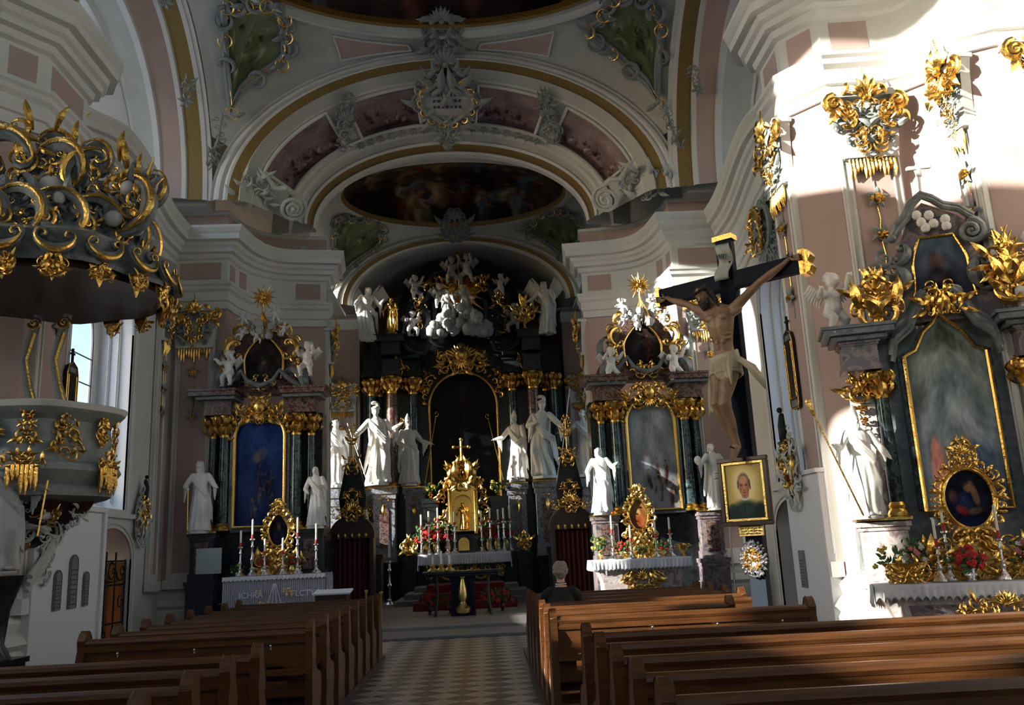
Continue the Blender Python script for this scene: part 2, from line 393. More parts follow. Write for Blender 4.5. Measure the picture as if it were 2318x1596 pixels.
def frame(o, n):
    n = Vector((n[0], n[1], 0)).normalized(); ey = -n; ex = ey.cross(Vector((0, 0, 1)))
    m = Matrix.Identity(4)
    for i in range(3): m[i][0] = ex[i]; m[i][1] = ey[i]; m[i][2] = (0, 0, 1)[i]
    m[0][3], m[1][3] = o[0], o[1]; m[2][3] = o[2] if len(o) > 2 else 0
    return m
def plan_wall(mb, path, z0, z1, s):
    rows = [[(s*x, y, z) for x, y in path] for z in (z0, z1)]
    mb.loft(rows)
def sweep_plan(mb, path, prof, s, mats):
    k = len(path); N = []
    for i in range(k):
        ns = []
        for a, b in ((i-1, i), (i, i+1)):
            if a < 0 or b >= k: continue
            d = Vector((path[b][0]-path[a][0], path[b][1]-path[a][1])); d.normalize(); ns.append(Vector((d.y, -d.x)))
        if len(ns) == 2:
            m = (ns[0]+ns[1]); m.normalize(); q = m.dot(ns[0]); m = m/max(q, .35)
        else: m = ns[0]
        N.append(m)
    rings = [[(s*(p[0]+n.x*o), p[1]+n.y*o, (min(z, 9.77) if len(p) > 2 else z)+(p[2] if len(p) > 2 else 0)) for p, n in zip(path, N)] for o, z in prof]
    mb.loft(rings, mats)
def bump(y): 
    t = (y-13.8)/(19.7-13.8); return .62*sin(pi*t)**2 if 0 < t < 1 else 0
P_far = [(4.95, 23.5), (3.62, 23.4), (3.55, 22.8), (4.45, 22.66), (4.85, 22.5), (5.15, 22.25), (5.4, 21.85), (5.56, 21.3), (5.62, 20.74), (6.9, 20.72)]
P_bay = [(6.9, 20.6-i*.3) for i in range(26)]
P_near = [(6.9, 13.0), (5.36, 13.0), (5.3, 12.9), (5.3, 11.62), (5.7, 11.1), (6.5, 11.03), (6.75, 10.93), (6.95, 10.7), (7.06, 10.4), (7.1, 9.98), (7.4, 9.82), (8.3, 9.7), (8.4, 9.6)]
PROF = [(0, 7.7), (.05, 7.7), (.05, 7.88), (.09, 7.9), (.09, 8.12), (.15, 8.18), (.15, 8.26), (.19, 8.3), (.19, 8.36), (.03, 8.4), (.03, 8.96), (.10, 9.0), (.13, 9.1), (.22, 9.13), (.24, 9.22), (.30, 9.27), (.33, 9.36), (.44, 9.38), (.44, 9.52), (.47, 9.56), (.52, 9.66), (.52, 9.72), (0, 9.76), (-.03, 9.78), (-.03, 10.16), (.05, 10.2), (.05, 10.27), (-.2, 10.29)]
PM = ['white']*(len(PROF)-1)
def panels(mb, path, s, z0, z1, off, mi=.5, margin=.13):
    for i in range(len(path)-1):
        a = Vector(path[i][:2]); b = Vector(path[i+1][:2]); L = (b-a).length
        if L < mi: continue
        d = (b-a)/L; n = Vector((d.y, -d.x)); mg = min(margin, L*.2); a2 = a+d*mg+n*off; b2 = b-d*mg+n*off
        da = path[i][2] if len(path[i]) > 2 else 0
        mb.add([(s*a2.x, a2.y, z0+da), (s*b2.x, b2.y, z0+da), (s*b2.x, b2.y, z1+da), (s*a2.x, a2.y, z1+da)], [(0, 1, 2, 3)])
P_near0 = P_near
for s, side in ((1, 'right'), (-1, 'left')):
    # walls of the two piers
    P_near = [(x, 12.55 if y == 13.0 else 12.45 if y == 12.9 else y) for x, y in P_near0] if s > 0 else [P_near0[0]]+[(x+.35, y) for x, y in P_near0[1:-1]]+[(8.8, 9.6)]
    mb = MB(); mb.use('pink'); plan_wall(mb, P_far, 0, 10.3, s); plan_wall(mb, P_near+[(8.4, -6)] if s > 0 else P_near, 0, 10.3, s)
    # concave grey-blue field beside the capitals, inside the curve
    tag(mb.build('wall_pier_'+side, 'pink'), kind='structure')
    # base mouldings of the piers
    mb = MB(); bp = [(0, 0), (.16, 0), (.16, .55), (.12, .6), (.20, .68), (.12, .78), (.06, .82), (.10, .95), (.04, 1.02), (0, 1.08)]
    sweep_plan(mb, P_far, bp, s, ['white']*9); sweep_plan(mb, P_near, bp, s, ['white']*9)
    tag(mb.build('baseboard_pier_'+side, 'white'), kind='structure')
    # the bay wall with window niche and door opening
    mb = MB(); mb.T = Matrix(((0, s, 0, s*6.9), (1, 0, 0, 0), (0, 0, 1, 0), (0, 0, 0, 1)))
    win = opening(14.9, 18.45, 2.75, 6.5, b=1.5); door = opening(16.95, 18.95, 0.01, 1.75, b=.62)
    mb.use('white'); mb.prism([(12.5, 0), (20.72, 0)]+[(20.72-8.22*i/30, 9.74+bump(20.72-8.22*i/30)) for i in range(31)], 0, .04, [win, door])
    mb.box((16.4, .35, 9.72), (8.4, .7, .06))
    mb.use('jamb')
    for op, d0, d1 in ((win, 0, .72), (door, 0, .8)):
        mb.loft([[(x, d, z) for x, z in op] for d in (d0, d1)])
    mb.add([(14.9, 0, 2.6), (18.45, 0, 2.6), (18.45, .72, 2.95), (14.9, .72, 2.95)], [(0, 1, 2, 3)])
    mb.use('white'); w2 = opening(15.2, 18.2, 3.1, 6.3, b=1.3)
    mb.prism([(14.0, 2.3), (19.2, 2.3), (19.2, 9), (14.0, 9)], .72, .78, [w2])
    tag(mb.build('wall_bay_'+side, 'white'), kind='structure')
    # mouldings round the niche
    mb = MB(); mb.T = Matrix(((0, s, 0, s*6.9), (1, 0, 0, 0), (0, 0, 1, 0), (0, 0, 0, 1)))
    for g, q in ((.10, .05), (.22, .03)):
        w = opening(14.9-g, 18.45+g, 2.75, 6.5, b=1.5+g); mb.tube([(x, 0, z) for x, z in w], q, 6)
    mb.tube([(x, .3, z) for x, z in opening(14.95, 18.4, 2.9, 6.5, b=1.45)], .025, 6); mb.tube([(x, .5, z) for x, z in opening(14.95, 18.4, 2.9, 6.5, b=1.45)], .02, 6)
    mb.box((16.7, -.04, 2.62), (4.2, .12, .1)); mb.tube([(x, -.01, z) for x, z in opening(16.85, 19.05, 0, 1.75, b=.72)], .03, 6)
    tag(mb.build(trimname(), 'white'), kind='structure')
    # entablature
    path = P_far+[(x, y, bump(y)) for x, y in P_bay]+P_near
    mb = MB(); sweep_plan(mb, path, PROF, s, PM)
    mb.use('pink'); panels(mb, [p for p in P_far], s, 8.46, 8.9, .034); panels(mb, P_near[1:], s, 8.46, 8.9, .034)
    panels(mb, P_far, s, 9.8, 10.14, -.02); panels(mb, P_near[1:], s, 9.8, 10.14, -.02)
    mb.use('grey'); panels(mb, P_far[2:8], s, 9.8, 10.14, -.018, .1, .0)
    tag(mb.build(trimname(), 'white', smooth=28), kind='structure')
    # upper nave wall (lunette wall) in one plane with its windows, behind the side vaults
    mb = MB(); mb.T = Matrix(((0, s, 0, s*7.55), (1, 0, 0, 0), (0, 0, 1, 0), (0, 0, 0, 1)))
    lx = 18.6 if s > 0 else 18.1; lun = opening(13.15, 19.65, 9.95, 10.4, b=3.15); lun2 = opening(13.7, lx, 10.42, 11.0, b=2.25); l2 = opening(0.2, 8.0, 10.85, 11.2, b=2.6)
    mb.use('ivory'); mb.prism([(-6, 9.5), (23.6, 9.5), (23.6, 17), (-6, 17)], 0, .06, [lun, l2])
    mb.use('jamb'); mb.loft([[(x, 0, z) for x, z in lun+[lun[0]]], [(x, .7, z) for x, z in lun2+[lun2[0]]]])
    tag(mb.build('wall_upper_'+side, 'white'), kind='structure')
    # near bay outer wall, unseen; left openings shaped to place the sun patches
    mb = MB(); mb.T = Matrix(((0, s, 0, s*8.35), (1, 0, 0, 0), (0, 0, 1, 0), (0, 0, 0, 1)))
    holes = [opening(5.62, 7.15, 3.5, 7.3, b=.8), opening(4.7, 5.4, 4.0, 5.2), opening(.7, 2.9, 4.55, 6.4)] if s < 0 else [opening(4.5, 8.0, 2.9, 6.4, b=1.2)]
    mb.use('white'); mb.prism([(-6, 0), (12.99, 0), (12.99, 11), (-6, 11)], 0, .06, holes)
    for h in holes: mb.loft([[(x, d, z) for x, z in h] for d in (0, .35)])
    tag(mb.build('wall_nave_'+side, 'white'), kind='structure')
    # chancel side wall
    mb = MB(); mb.T = Matrix(((0, s, 0, s*4.95), (1, 0, 0, 0), (0, 0, 1, 0), (0, 0, 0, 1)))
    cw = opening(27.0, 29.55, 2.7, 7.0, b=.8); cw2 = opening(27.75, 29.55, 10.2, 12.2, b=.6)
    mb.use('white'); mb.prism([(23.4, 0), (34, 0), (34, 17), (23.4, 17)], 0, .06, [cw, cw2]); mb.use('jamb')
    for h in (cw, cw2): mb.loft([[(x, d, z) for x, z in h] for d in (0, .5)])
    mb.use('pink'); mb.T = Matrix.Identity(4); plan_wall(mb, [(4.95, 31.0), (3.75, 31.05), (3.72, 31.3), (3.72, 34)], 0, 10.3, s)
    tag(mb.build('wall_chancel_'+side, 'white'), kind='structure')
    mb = MB(); sweep_plan(mb, [(4.95, 23.5), (4.95, 27), (4.95, 31.0), (3.75, 31.05), (3.72, 31.3), (3.72, 33.4)], PROF, s, PM)
    mb.use('pink'); panels(mb, [(4.95, 31.0), (3.75, 31.05)], s, 8.46, 8.9, .034)
    tag(mb.build(trimname(), 'white', smooth=28), kind='structure')
    mb = MB(); mb.box((s*6.75, 20.5, 10.9), (1.5, .7, 1.4)); tag(mb.build('wall_corner_'+side, 'white'), kind='structure')
    # wall closing the nave beside the chancel arch
    mb = MB(); mb.box((s*6.6, 23.55, 8.5), (3.4, .1, 17)); tag(mb.build('wall_end_'+side, 'white'), kind='structure')
# back wall of the apse, unseen outer roof added to stop sun leaking in
mb = MB(); mb.use('pink'); mb.box((0, 33.6, 7), (10, .1, 14)); tag(mb.build('wall_back', 'pink'), kind='structure')
mb = MB(); mb.box((0, 14, 17.1), (18, 41, .2)); tag(mb.build('roof', 'grey'), kind='structure')

mb = MB(); mb.prism([(-8.4, 0), (8.4, 0), (8.4, 17), (-8.4, 17)], -6.1, -6.0, [opening(-2, 2, 5, 9.5, b=1.5)]); tag(mb.build('wall_rear', 'white'), kind='structure')  # unseen wall added to cut ambient from behind; opening admits the fill
# ---- windows (glass and bars)
_wn = [0]
def window(op, plane, s, xs, zs, depth=0.0, nb=(3, 6)):
    _wn[0] += 1
    T = Matrix(((0, s, 0, s*plane), (1, 0, 0, 0), (0, 0, 1, 0), (0, 0, 0, 1)))
    mb = MB(); mb.T = T; mb.tube([(x, depth, z) for x, z in op]+[(op[0][0], depth, op[0][1])], .03, 6)
    x0, x1 = min(p[0] for p in op), max(p[0] for p in op); z0, z1 = min(p[1] for p in op), max(p[1] for p in op)
    for i in range(1, nb[0]):
        x = x0+(x1-x0)*i/nb[0]; top = max(z for a, z in op if abs(a-x) < (x1-x0)/10+.15) if True else z1
        mb.box((x, depth, (z0+top)/2), (.02, .03, top-z0))
    for i in range(1, nb[1]):
        z = z0+(z1-z0)*i/nb[1]
        if z < zs: mb.box(((x0+x1)/2, depth, z), (x1-x0, .03, .018))
    o = tag(mb.build('window_%d' % _wn[0], 'leadline'), kind='structure')
    g = MB(); g.T = T; g.prism(op, depth+.03, depth+.04); g.build('pane', 'glass', o)
for s in (-1, 1):
    window(opening(15.2, 18.2, 3.1, 6.3, b=1.3), 6.9, s, 0, 6.3, .76, (3, 8))
    window(opening(13.7, 18.6 if s > 0 else 18.1, 10.42, 11.0, b=2.25), 7.55, s, 0, 11.0, .68, (4, 3))
    window(opening(27.0, 29.55, 2.7, 7.0, b=.8), 4.95, s, 0, 7.0, .4, (3, 6))
    window(opening(27.75, 29.55, 10.2, 12.2, b=.6), 4.95, s, 0, 12.2, .4, (2, 3))

# ---- vaults
ZS = 10.25
def ell_ring(a, b, Y, n=40, zs=ZS, x=None, cy=0):
    if x is None: return [(-a*cos(pi*i/n), Y, zs+b*sin(pi*i/n)) for i in range(n+1)]
    return [(x, cy-a*cos(pi*i/n), zs+b*sin(pi*i/n)) for i in range(n+1)]
def loft_arch(name, lst, x=None, cy=0):
    mb = MB(); rings = []
    for a, b, Y in [l[:3] for l in lst]: rings.append(ell_ring(a, b, Y) if x is None else ell_ring(a, b, 0, x=Y, cy=cy))
    mb.loft(rings, [l[3] for l in lst[:-1]])
    return tag(mb.build(name, 'white', smooth=25), kind='structure')
# chancel arch: outer moulding, gilded band, frescoed soffit, inner moulding
loft_arch('ceiling_chancel_arch', [(5.84, 3.97, 20.02, 'white'), (5.84, 3.94, 19.93, 'white'), (5.84, 3.90, 19.93, 'white'), (5.80, 3.87, 20.0, 'white'), (5.72, 3.84, 19.92, 'white'), (5.64, 3.80, 19.92, 'white'), (5.58, 3.77, 20.0, 'white'),
    (5.5, 3.73, 19.95, 'white'), (5.44, 3.70, 19.97, 'goldband'), (5.2, 3.52, 20.06, 'white'), (5.16, 3.48, 20.0, 'ivory'), (4.92, 3.32, 20.25, 'white'), (4.9, 3.27, 20.3, 'ivory'),
    (4.3, 2.62, 21.3, 'grey'), (4.26, 2.58, 21.2, 'white'), (4.2, 2.52, 21.2, 'white'), (4.16, 2.5, 21.35, 'white'), (4.06, 2.42, 21.35, 'white'), (4.02, 2.4, 21.5, 'ivory'), (3.95, 2.3, 21.7, 'white'), (3.9, 2.26, 21.65, 'white'), (3.84, 2.2, 21.7, 'goldband'), (3.78, 2.14, 22.0, 'white'), (3.72, 2.1, 21.95, 'white'), (3.68, 2.07, 22.05, 'white'), (3.7, 2.09, 22.3, 'white'), (4.4, 2.4, 22.4, 'ivory')])
loft_arch('ceiling_apse_arch', [(4.5, 2.55, 29.3, 'white'), (4.3, 2.45, 29.25, 'white'), (4.25, 2.42, 29.35, 'white'), (4.1, 2.36, 29.3, 'goldband'), (3.95, 2.26, 29.4, 'white'), (3.88, 2.22, 29.5, 'white'), (3.8, 2.16, 29.5, 'grey'), (3.72, 2.12, 33.6, 'grey'), (3.7, 2.1, 33.6, 'grey')])
for s, side in ((-1, 'left'), (1, 'right')):
    xo = -.4 if s > 0 else -.12
    loft_arch('ceiling_side_arch_'+side, [(3.66, 4.25, s*(5.95+xo), 'white'), (3.60, 4.2, s*(5.95+xo), 'white'), (3.58, 4.18, s*(6.05+xo), 'white'), (3.55, 4.15, s*(6.05+xo), 'white'), (3.52, 4.13, s*(6.15+xo), 'goldband'), (3.48, 4.08, s*(6.5+xo), 'white'), (3.42, 4.0, s*(6.52+xo), 'white'), (3.40, 3.98, s*(6.62+xo), 'pink'), (3.32, 3.6, s*(7.05+xo), 'white'), (3.24, 3.52, s*(7.07+xo), 'white'), (3.24, 3.48, s*(7.2+xo), 'ivory'), (3.24, 3.3, s*7.5, 'white'), (3.22, 3.25, s*7.54, 'white'), (3.22, 3.2, s*7.56, 'white')], x=0, cy=16.4)
def sail(name, cy, hx, hy, by, bx, ra, rb, rz, m, cyr=None):
    cyr = cyr if cyr is not None else cy; N = 96; rings = []
    for k in range(9):
        t = k/8; ring = []
        for i in range(N+1):
            th = 2*pi*i/N; c, sn = cos(th), sin(th)
            q = min(hx/abs(c) if abs(c) > 1e-9 else 1e9, hy/abs(sn) if abs(sn) > 1e-9 else 1e9); ox, oy = c*q, sn*q
            if abs(abs(ox)-hx) < 1e-6: oz = ZS+bx*sqrt(max(0, 1-(oy/hy)**2))
            else: oz = ZS+by*sqrt(max(0, 1-(ox/hx)**2))
            ix, iy = ra*c, rb*sn+(cyr-cy); u = t**.8; z = oz+(rz-oz)*sin(u*pi/2)
            ring.append((ox+(ix-ox)*t, cy+oy+(iy-oy)*t, z))
        rings.append(ring)
    mb = MB(); mb.loft(rings); return tag(mb.build(name, m), kind='structure')
sail('ceiling_nave_vault', 16.4, 5.8, 3.62, 3.97, 4.2, 4.9, 3.05, 14.35, 'ivory')
sail('ceiling_chancel_vault', 25.85, 4.45, 3.5, 2.5, 2.5, 3.75, 2.75, 12.75, 'ivory')
for s in (-1, 1):
    mb = MB(); mb.loft([ell_ring(3.55, 2.55, 0, x=s*4.45, cy=25.85), ell_ring(3.4, 2.45, 0, x=s*4.95, cy=25.85)]); mb.box((s*4.5, 26.2, 9.95), (.9, 7, .1))
    tag(mb.build('ceiling_chancel_side_%s' % ('right' if s > 0 else 'left'), 'ivory'), kind='structure')
def ering(a, b, cy, z, n=96): return [(a*cos(2*pi*i/n), cy+b*sin(2*pi*i/n), z) for i in range(n+1)]
mb = MB(); mb.loft([ering(5.0, 3.15, 16.4, 14.30), ering(4.92, 3.07, 16.4, 14.22), ering(4.8, 2.98, 16.4, 14.22), ering(4.78, 2.96, 16.4, 14.36), ering(4.66, 2.84, 16.4, 14.40), ering(4.6, 2.8, 16.4, 14.34), ering(4.5, 2.7, 16.4, 14.36), ering(4.48, 2.68, 16.4, 14.5)], ['white', 'white', 'white', 'ivory', 'white', 'goldband', 'gold'])
tag(mb.build('ceiling_nave_ring', 'white'), kind='structure')
mb = MB(); mb.loft([ering(3.85, 2.82, 25.85, 12.72), ering(3.78, 2.76, 25.85, 12.66), ering(3.62, 2.62, 25.85, 12.68), ering(3.58, 2.58, 25.85, 12.66), ering(3.5, 2.5, 25.85, 12.8)], ['white', 'ivory', 'white', 'goldband'])
tag(mb.build('ceiling_chancel_ring', 'white'), kind='structure')
# nave ceiling over the camera, and the transverse arch before the bay
mb = MB(); mb.box((0, 3.4, 15.6), (15.4, 18.8, .1)); tag(mb.build('ceiling_nave', 'ivory'), kind='structure')

# ---- frescoes
def dome_fresco(name, a, b, cy, z0, rise, blobs, label, top, bot, nz, seed):
    f = painter(top, bot, blobs, nz, seed, 4)
    def pos(u, v):
        x, y = (u-.5)*2, (v-.5)*2; r = max(abs(x), abs(y)); l = sqrt(x*x+y*y) or 1; k = r/l; x *= k; y *= k
        return (a*x, cy+b*y, z0+rise*sqrt(max(0, 1-(x*x+y*y))))
    def cf(u, v):
        x, y = (u-.5)*2, (v-.5)*2; r = max(abs(x), abs(y)); l = sqrt(x*x+y*y) or 1; k = r/l; return f((x*k+1)/2, 1-(y*k+1)/2)
    return tag(paint(name, pos, cf, 150, 150, 'fresco'), label, 'fresco')
pal = [(.34, .16, .12), (.44, .33, .20), (.30, .31, .34), (.50, .44, .34), (.24, .13, .10), (.20, .27, .33)]
r2 = random.Random(4)
bl = [(.3, .78, .3, .12, 0, (.40, .40, .38), .8), (.75, .7, .25, .12, 0, (.44, .43, .38), .8), (.5, .6, .3, .1, 0, (.42, .36, .25), .7), (.5, .05, .6, .18, 0, (.10, .06, .05), .9)]
dome_fresco('ceiling_fresco', 3.5, 2.5, 25.85, 12.8, .9, bl+figures(r2, 34, .08, .92, .03, .55, .07, pal, (.45, .32, .24), 1.3), 'dark oval ceiling fresco of clouded figures above the chancel', (.34, .31, .25), (.14, .09, .07), .08, 3)
dome_fresco('ceiling_fresco', 4.48, 2.68, 16.4, 14.5, 1.0, [(.5, .15, .5, .12, 0, (.12, .07, .05), .9)]+figures(r2, 40, .05, .95, .05, .9, .05, pal, (.4, .28, .2), 1.5), 'brown dome fresco cut off at the top edge above the nave', (.28, .24, .2), (.12, .08, .06), .07, 9)
# soffit frescoes between outer and inner chancel arch
def soffit_pos(u, v, t0, t1, m=.03, off=.03):
    th = t0+(t1-t0)*u; w = m+(1-2*m)*v
    a = 4.3+(4.9-4.3)*w; b = 2.62+(3.27-2.62)*w; Y = 21.3-1.0*w
    return ((a-off)*cos(th), Y-off*.3, ZS+(b-off)*sin(th))
vp = [(.36, .28, .29), (.50, .42, .43), (.25, .19, .20), (.62, .54, .54)]
for (t0, t1, lab) in ((2.86, 2.27, 'left lower mauve arch fresco, beside the scroll on the left'), (2.14, 1.74, 'left upper mauve arch fresco, next to the crowning cartouche'), (1.40, 1.0, 'right upper mauve arch fresco, next to the crowning cartouche'), (.87, .28, 'right lower mauve arch fresco, beside the scroll on the right')):
    f = painter((.56, .49, .50), (.46, .39, .40), figures(r2, 15, .08, .92, .12, .5, .07, vp, (.38, .28, .28), 1.1)+[(.5, .05, .6, .14, 0, (.24, .18, .19), .8)], .06, t0*9, 4)
    tag(paint('arch_fresco', lambda u, v, a=t0, b=t1: soffit_pos(u, v, a, b), f, 90, 44, 'fresco'), lab, 'fresco', 'mauve frescoes on the chancel arch')
    e = MB(); q = [soffit_pos(u/20, 0, t0, t1, off=.05) for u in range(21)]+[soffit_pos(1, v/4, t0, t1, off=.05) for v in range(1, 5)]+[soffit_pos(1-u/20, 1, t0, t1, off=.05) for u in range(1, 21)]+[soffit_pos(0, 1-v/4, t0, t1, off=.05) for v in range(1, 5)]
    e.tube(q, .045, 6); tag(e.build(trimname(), 'white'), kind='structure')

# ---- capitals and pilasters
def pilaster(side, c, n, w, z0=1.05, z1=7.7, seed=1, big=1.0, sunk='pink', pendants=True):
    rd = random.Random(seed); T = frame(c, n)
    mb = MB(); mb.T = T
    mb.use('white'); mb.prism([(-w/2, z0), (w/2, z0), (w/2, z1), (-w/2, z1)], -.09, 0); mb.box((0, -.10, z0+.1), (w+.08, .16, .2))
    mb.use(sunk); mb.prism([(-w/2+.11, z0+.35), (w/2-.11, z0+.35), (w/2-.11, 6.62), (-w/2+.11, 6.62)], -.104, -.09)
    mb.use('white')
    for sx in (-1, 1): mb.tube([(sx*(w/2-.12), -.105, z0+.35), (sx*(w/2-.12), -.105, 6.62)], .018, 5); mb.tube([(sx*(w/2-.03), -.09, z0+.3), (sx*(w/2-.03), -.09, z1)], .02, 5)
    o = tag(mb.build(trimname(), 'white'), kind='structure')
    cb = MB(); cb.T = T
    cb.use('white'); cb.prism([(-w/2+.02, 6.7), (w/2-.02, 6.7), (w/2+.05, 7.4), (w/2+.10, 7.62), (-w/2-.10, 7.62), (-w/2-.05, 7.4)], -.16, -.02)
    cb.box((0, -.12, 6.72), (w*.9, .14, .06)); cb.prism([(-w/2-.12, 7.6)]+[(-w/2-.12+(w+.24)*i/8, 7.66+.06*sin(i/8*pi*3)**2) for i in range(9)]+[(w/2+.12, 7.6)], -.24, 0)
    cb.use('stucco'); rocaille(cb, (0, 7.12), w*.85, .6, 9, rd, -.19, True, .2)
    cb.build('capital', 'white', o)
    g = MB(); g.T = T
    for sx in (-1, 1):
        spiral(g, (sx*(w/2+.02), 7.5), .15*big, 1.8, .28, -.22, pi/2, -sx)
        spiral(g, (sx*(w/2-.14), 7.42), .09*big, 1.5, .3, -.24, pi/2, sx)
        leaf(g, (sx*(w/2+.02), 7.4), -pi/2+sx*.3, .26, .5, .2*sx, -.22); leaf(g, (sx*(w/2-.1), 7.62), pi/2+sx*.6, .2, .5, .2, -.24)
    for i in range(7): a = pi/2+(i-3)*.42; leaf(g, (0, 7.55), a, .34-.03*abs(i-3), .32, 0, -.26)
    g.ball((0, -.3, 7.55), .07*big, 8); g.tube([(0, -.26, 7.6), (.03, -.28, 7.85), (-.02, -.26, 8.05)], [.03, .025, .008], 5)
    rocaille(g, (0, 7.3), w*.9, .34, 6, rd, -.25, True, .3); rocaille(g, (0, 6.95), w*.45, .3, 4, rd, -.24, True, .3)
    fringe(g, -w/2+.08, w/2-.08, 6.68, .32, rd, -.13, 13); rocaille(g, (0, 6.72), w*.4, .2, 3, rd, -.2)
    for i in range(-3, 4): g.ball((i*w/8, -.22, 7.66), .03, 6)
    g.build('gilded_carving', 'gold', o)
    if pendants:
        p = MB(); p.T = T; pend(p, 0, 6.35, 1.6, rd, -.12, .085*big, 3); p.build('flower_pendant', 'gold', o)
        q = MB(); q.T = T
        for i in range(3):
            z = 6.1-.53*i
            for k in range(5): leaf(q, (0, z), k*1.26+i, .17, .5, .2, -.11)
        q.tube([(0, -.11, 6.4), (.03, -.11, 5.6), (0, -.11, 4.7)], .01, 4); q.build('leaf_pendant', 'stucco', o)
    return o
k = 10
for s in (1, -1):
    for c, n, w, big in (((5.3, 12.02 if s > 0 else 12.3), (-1, 0), .75 if s > 0 else .95, 1.0), ((6.12, 11.07), (-.09, -1), .82, 1.0), ((7.95, 9.76), (-.12, -1), .85, 1.0), ((7.08, 10.2), (-1, -.1), .4, .9), ((6.3, 20.73), (0, -1), .95, 1.0), ((4.35, 31.02), (0, -1), .95, 1.0), ((3.58, 23.1), (-1, 0), .45, .8), ((6.88, 19.9), (-1, 0), .5, .8)):
        k += 1; c = (c[0]+.35, c[1]) if s < 0 and 9 < c[1] < 13 else c; pilaster(s, (s*c[0], c[1]), (s*n[0], n[1]), w, seed=k, big=big)
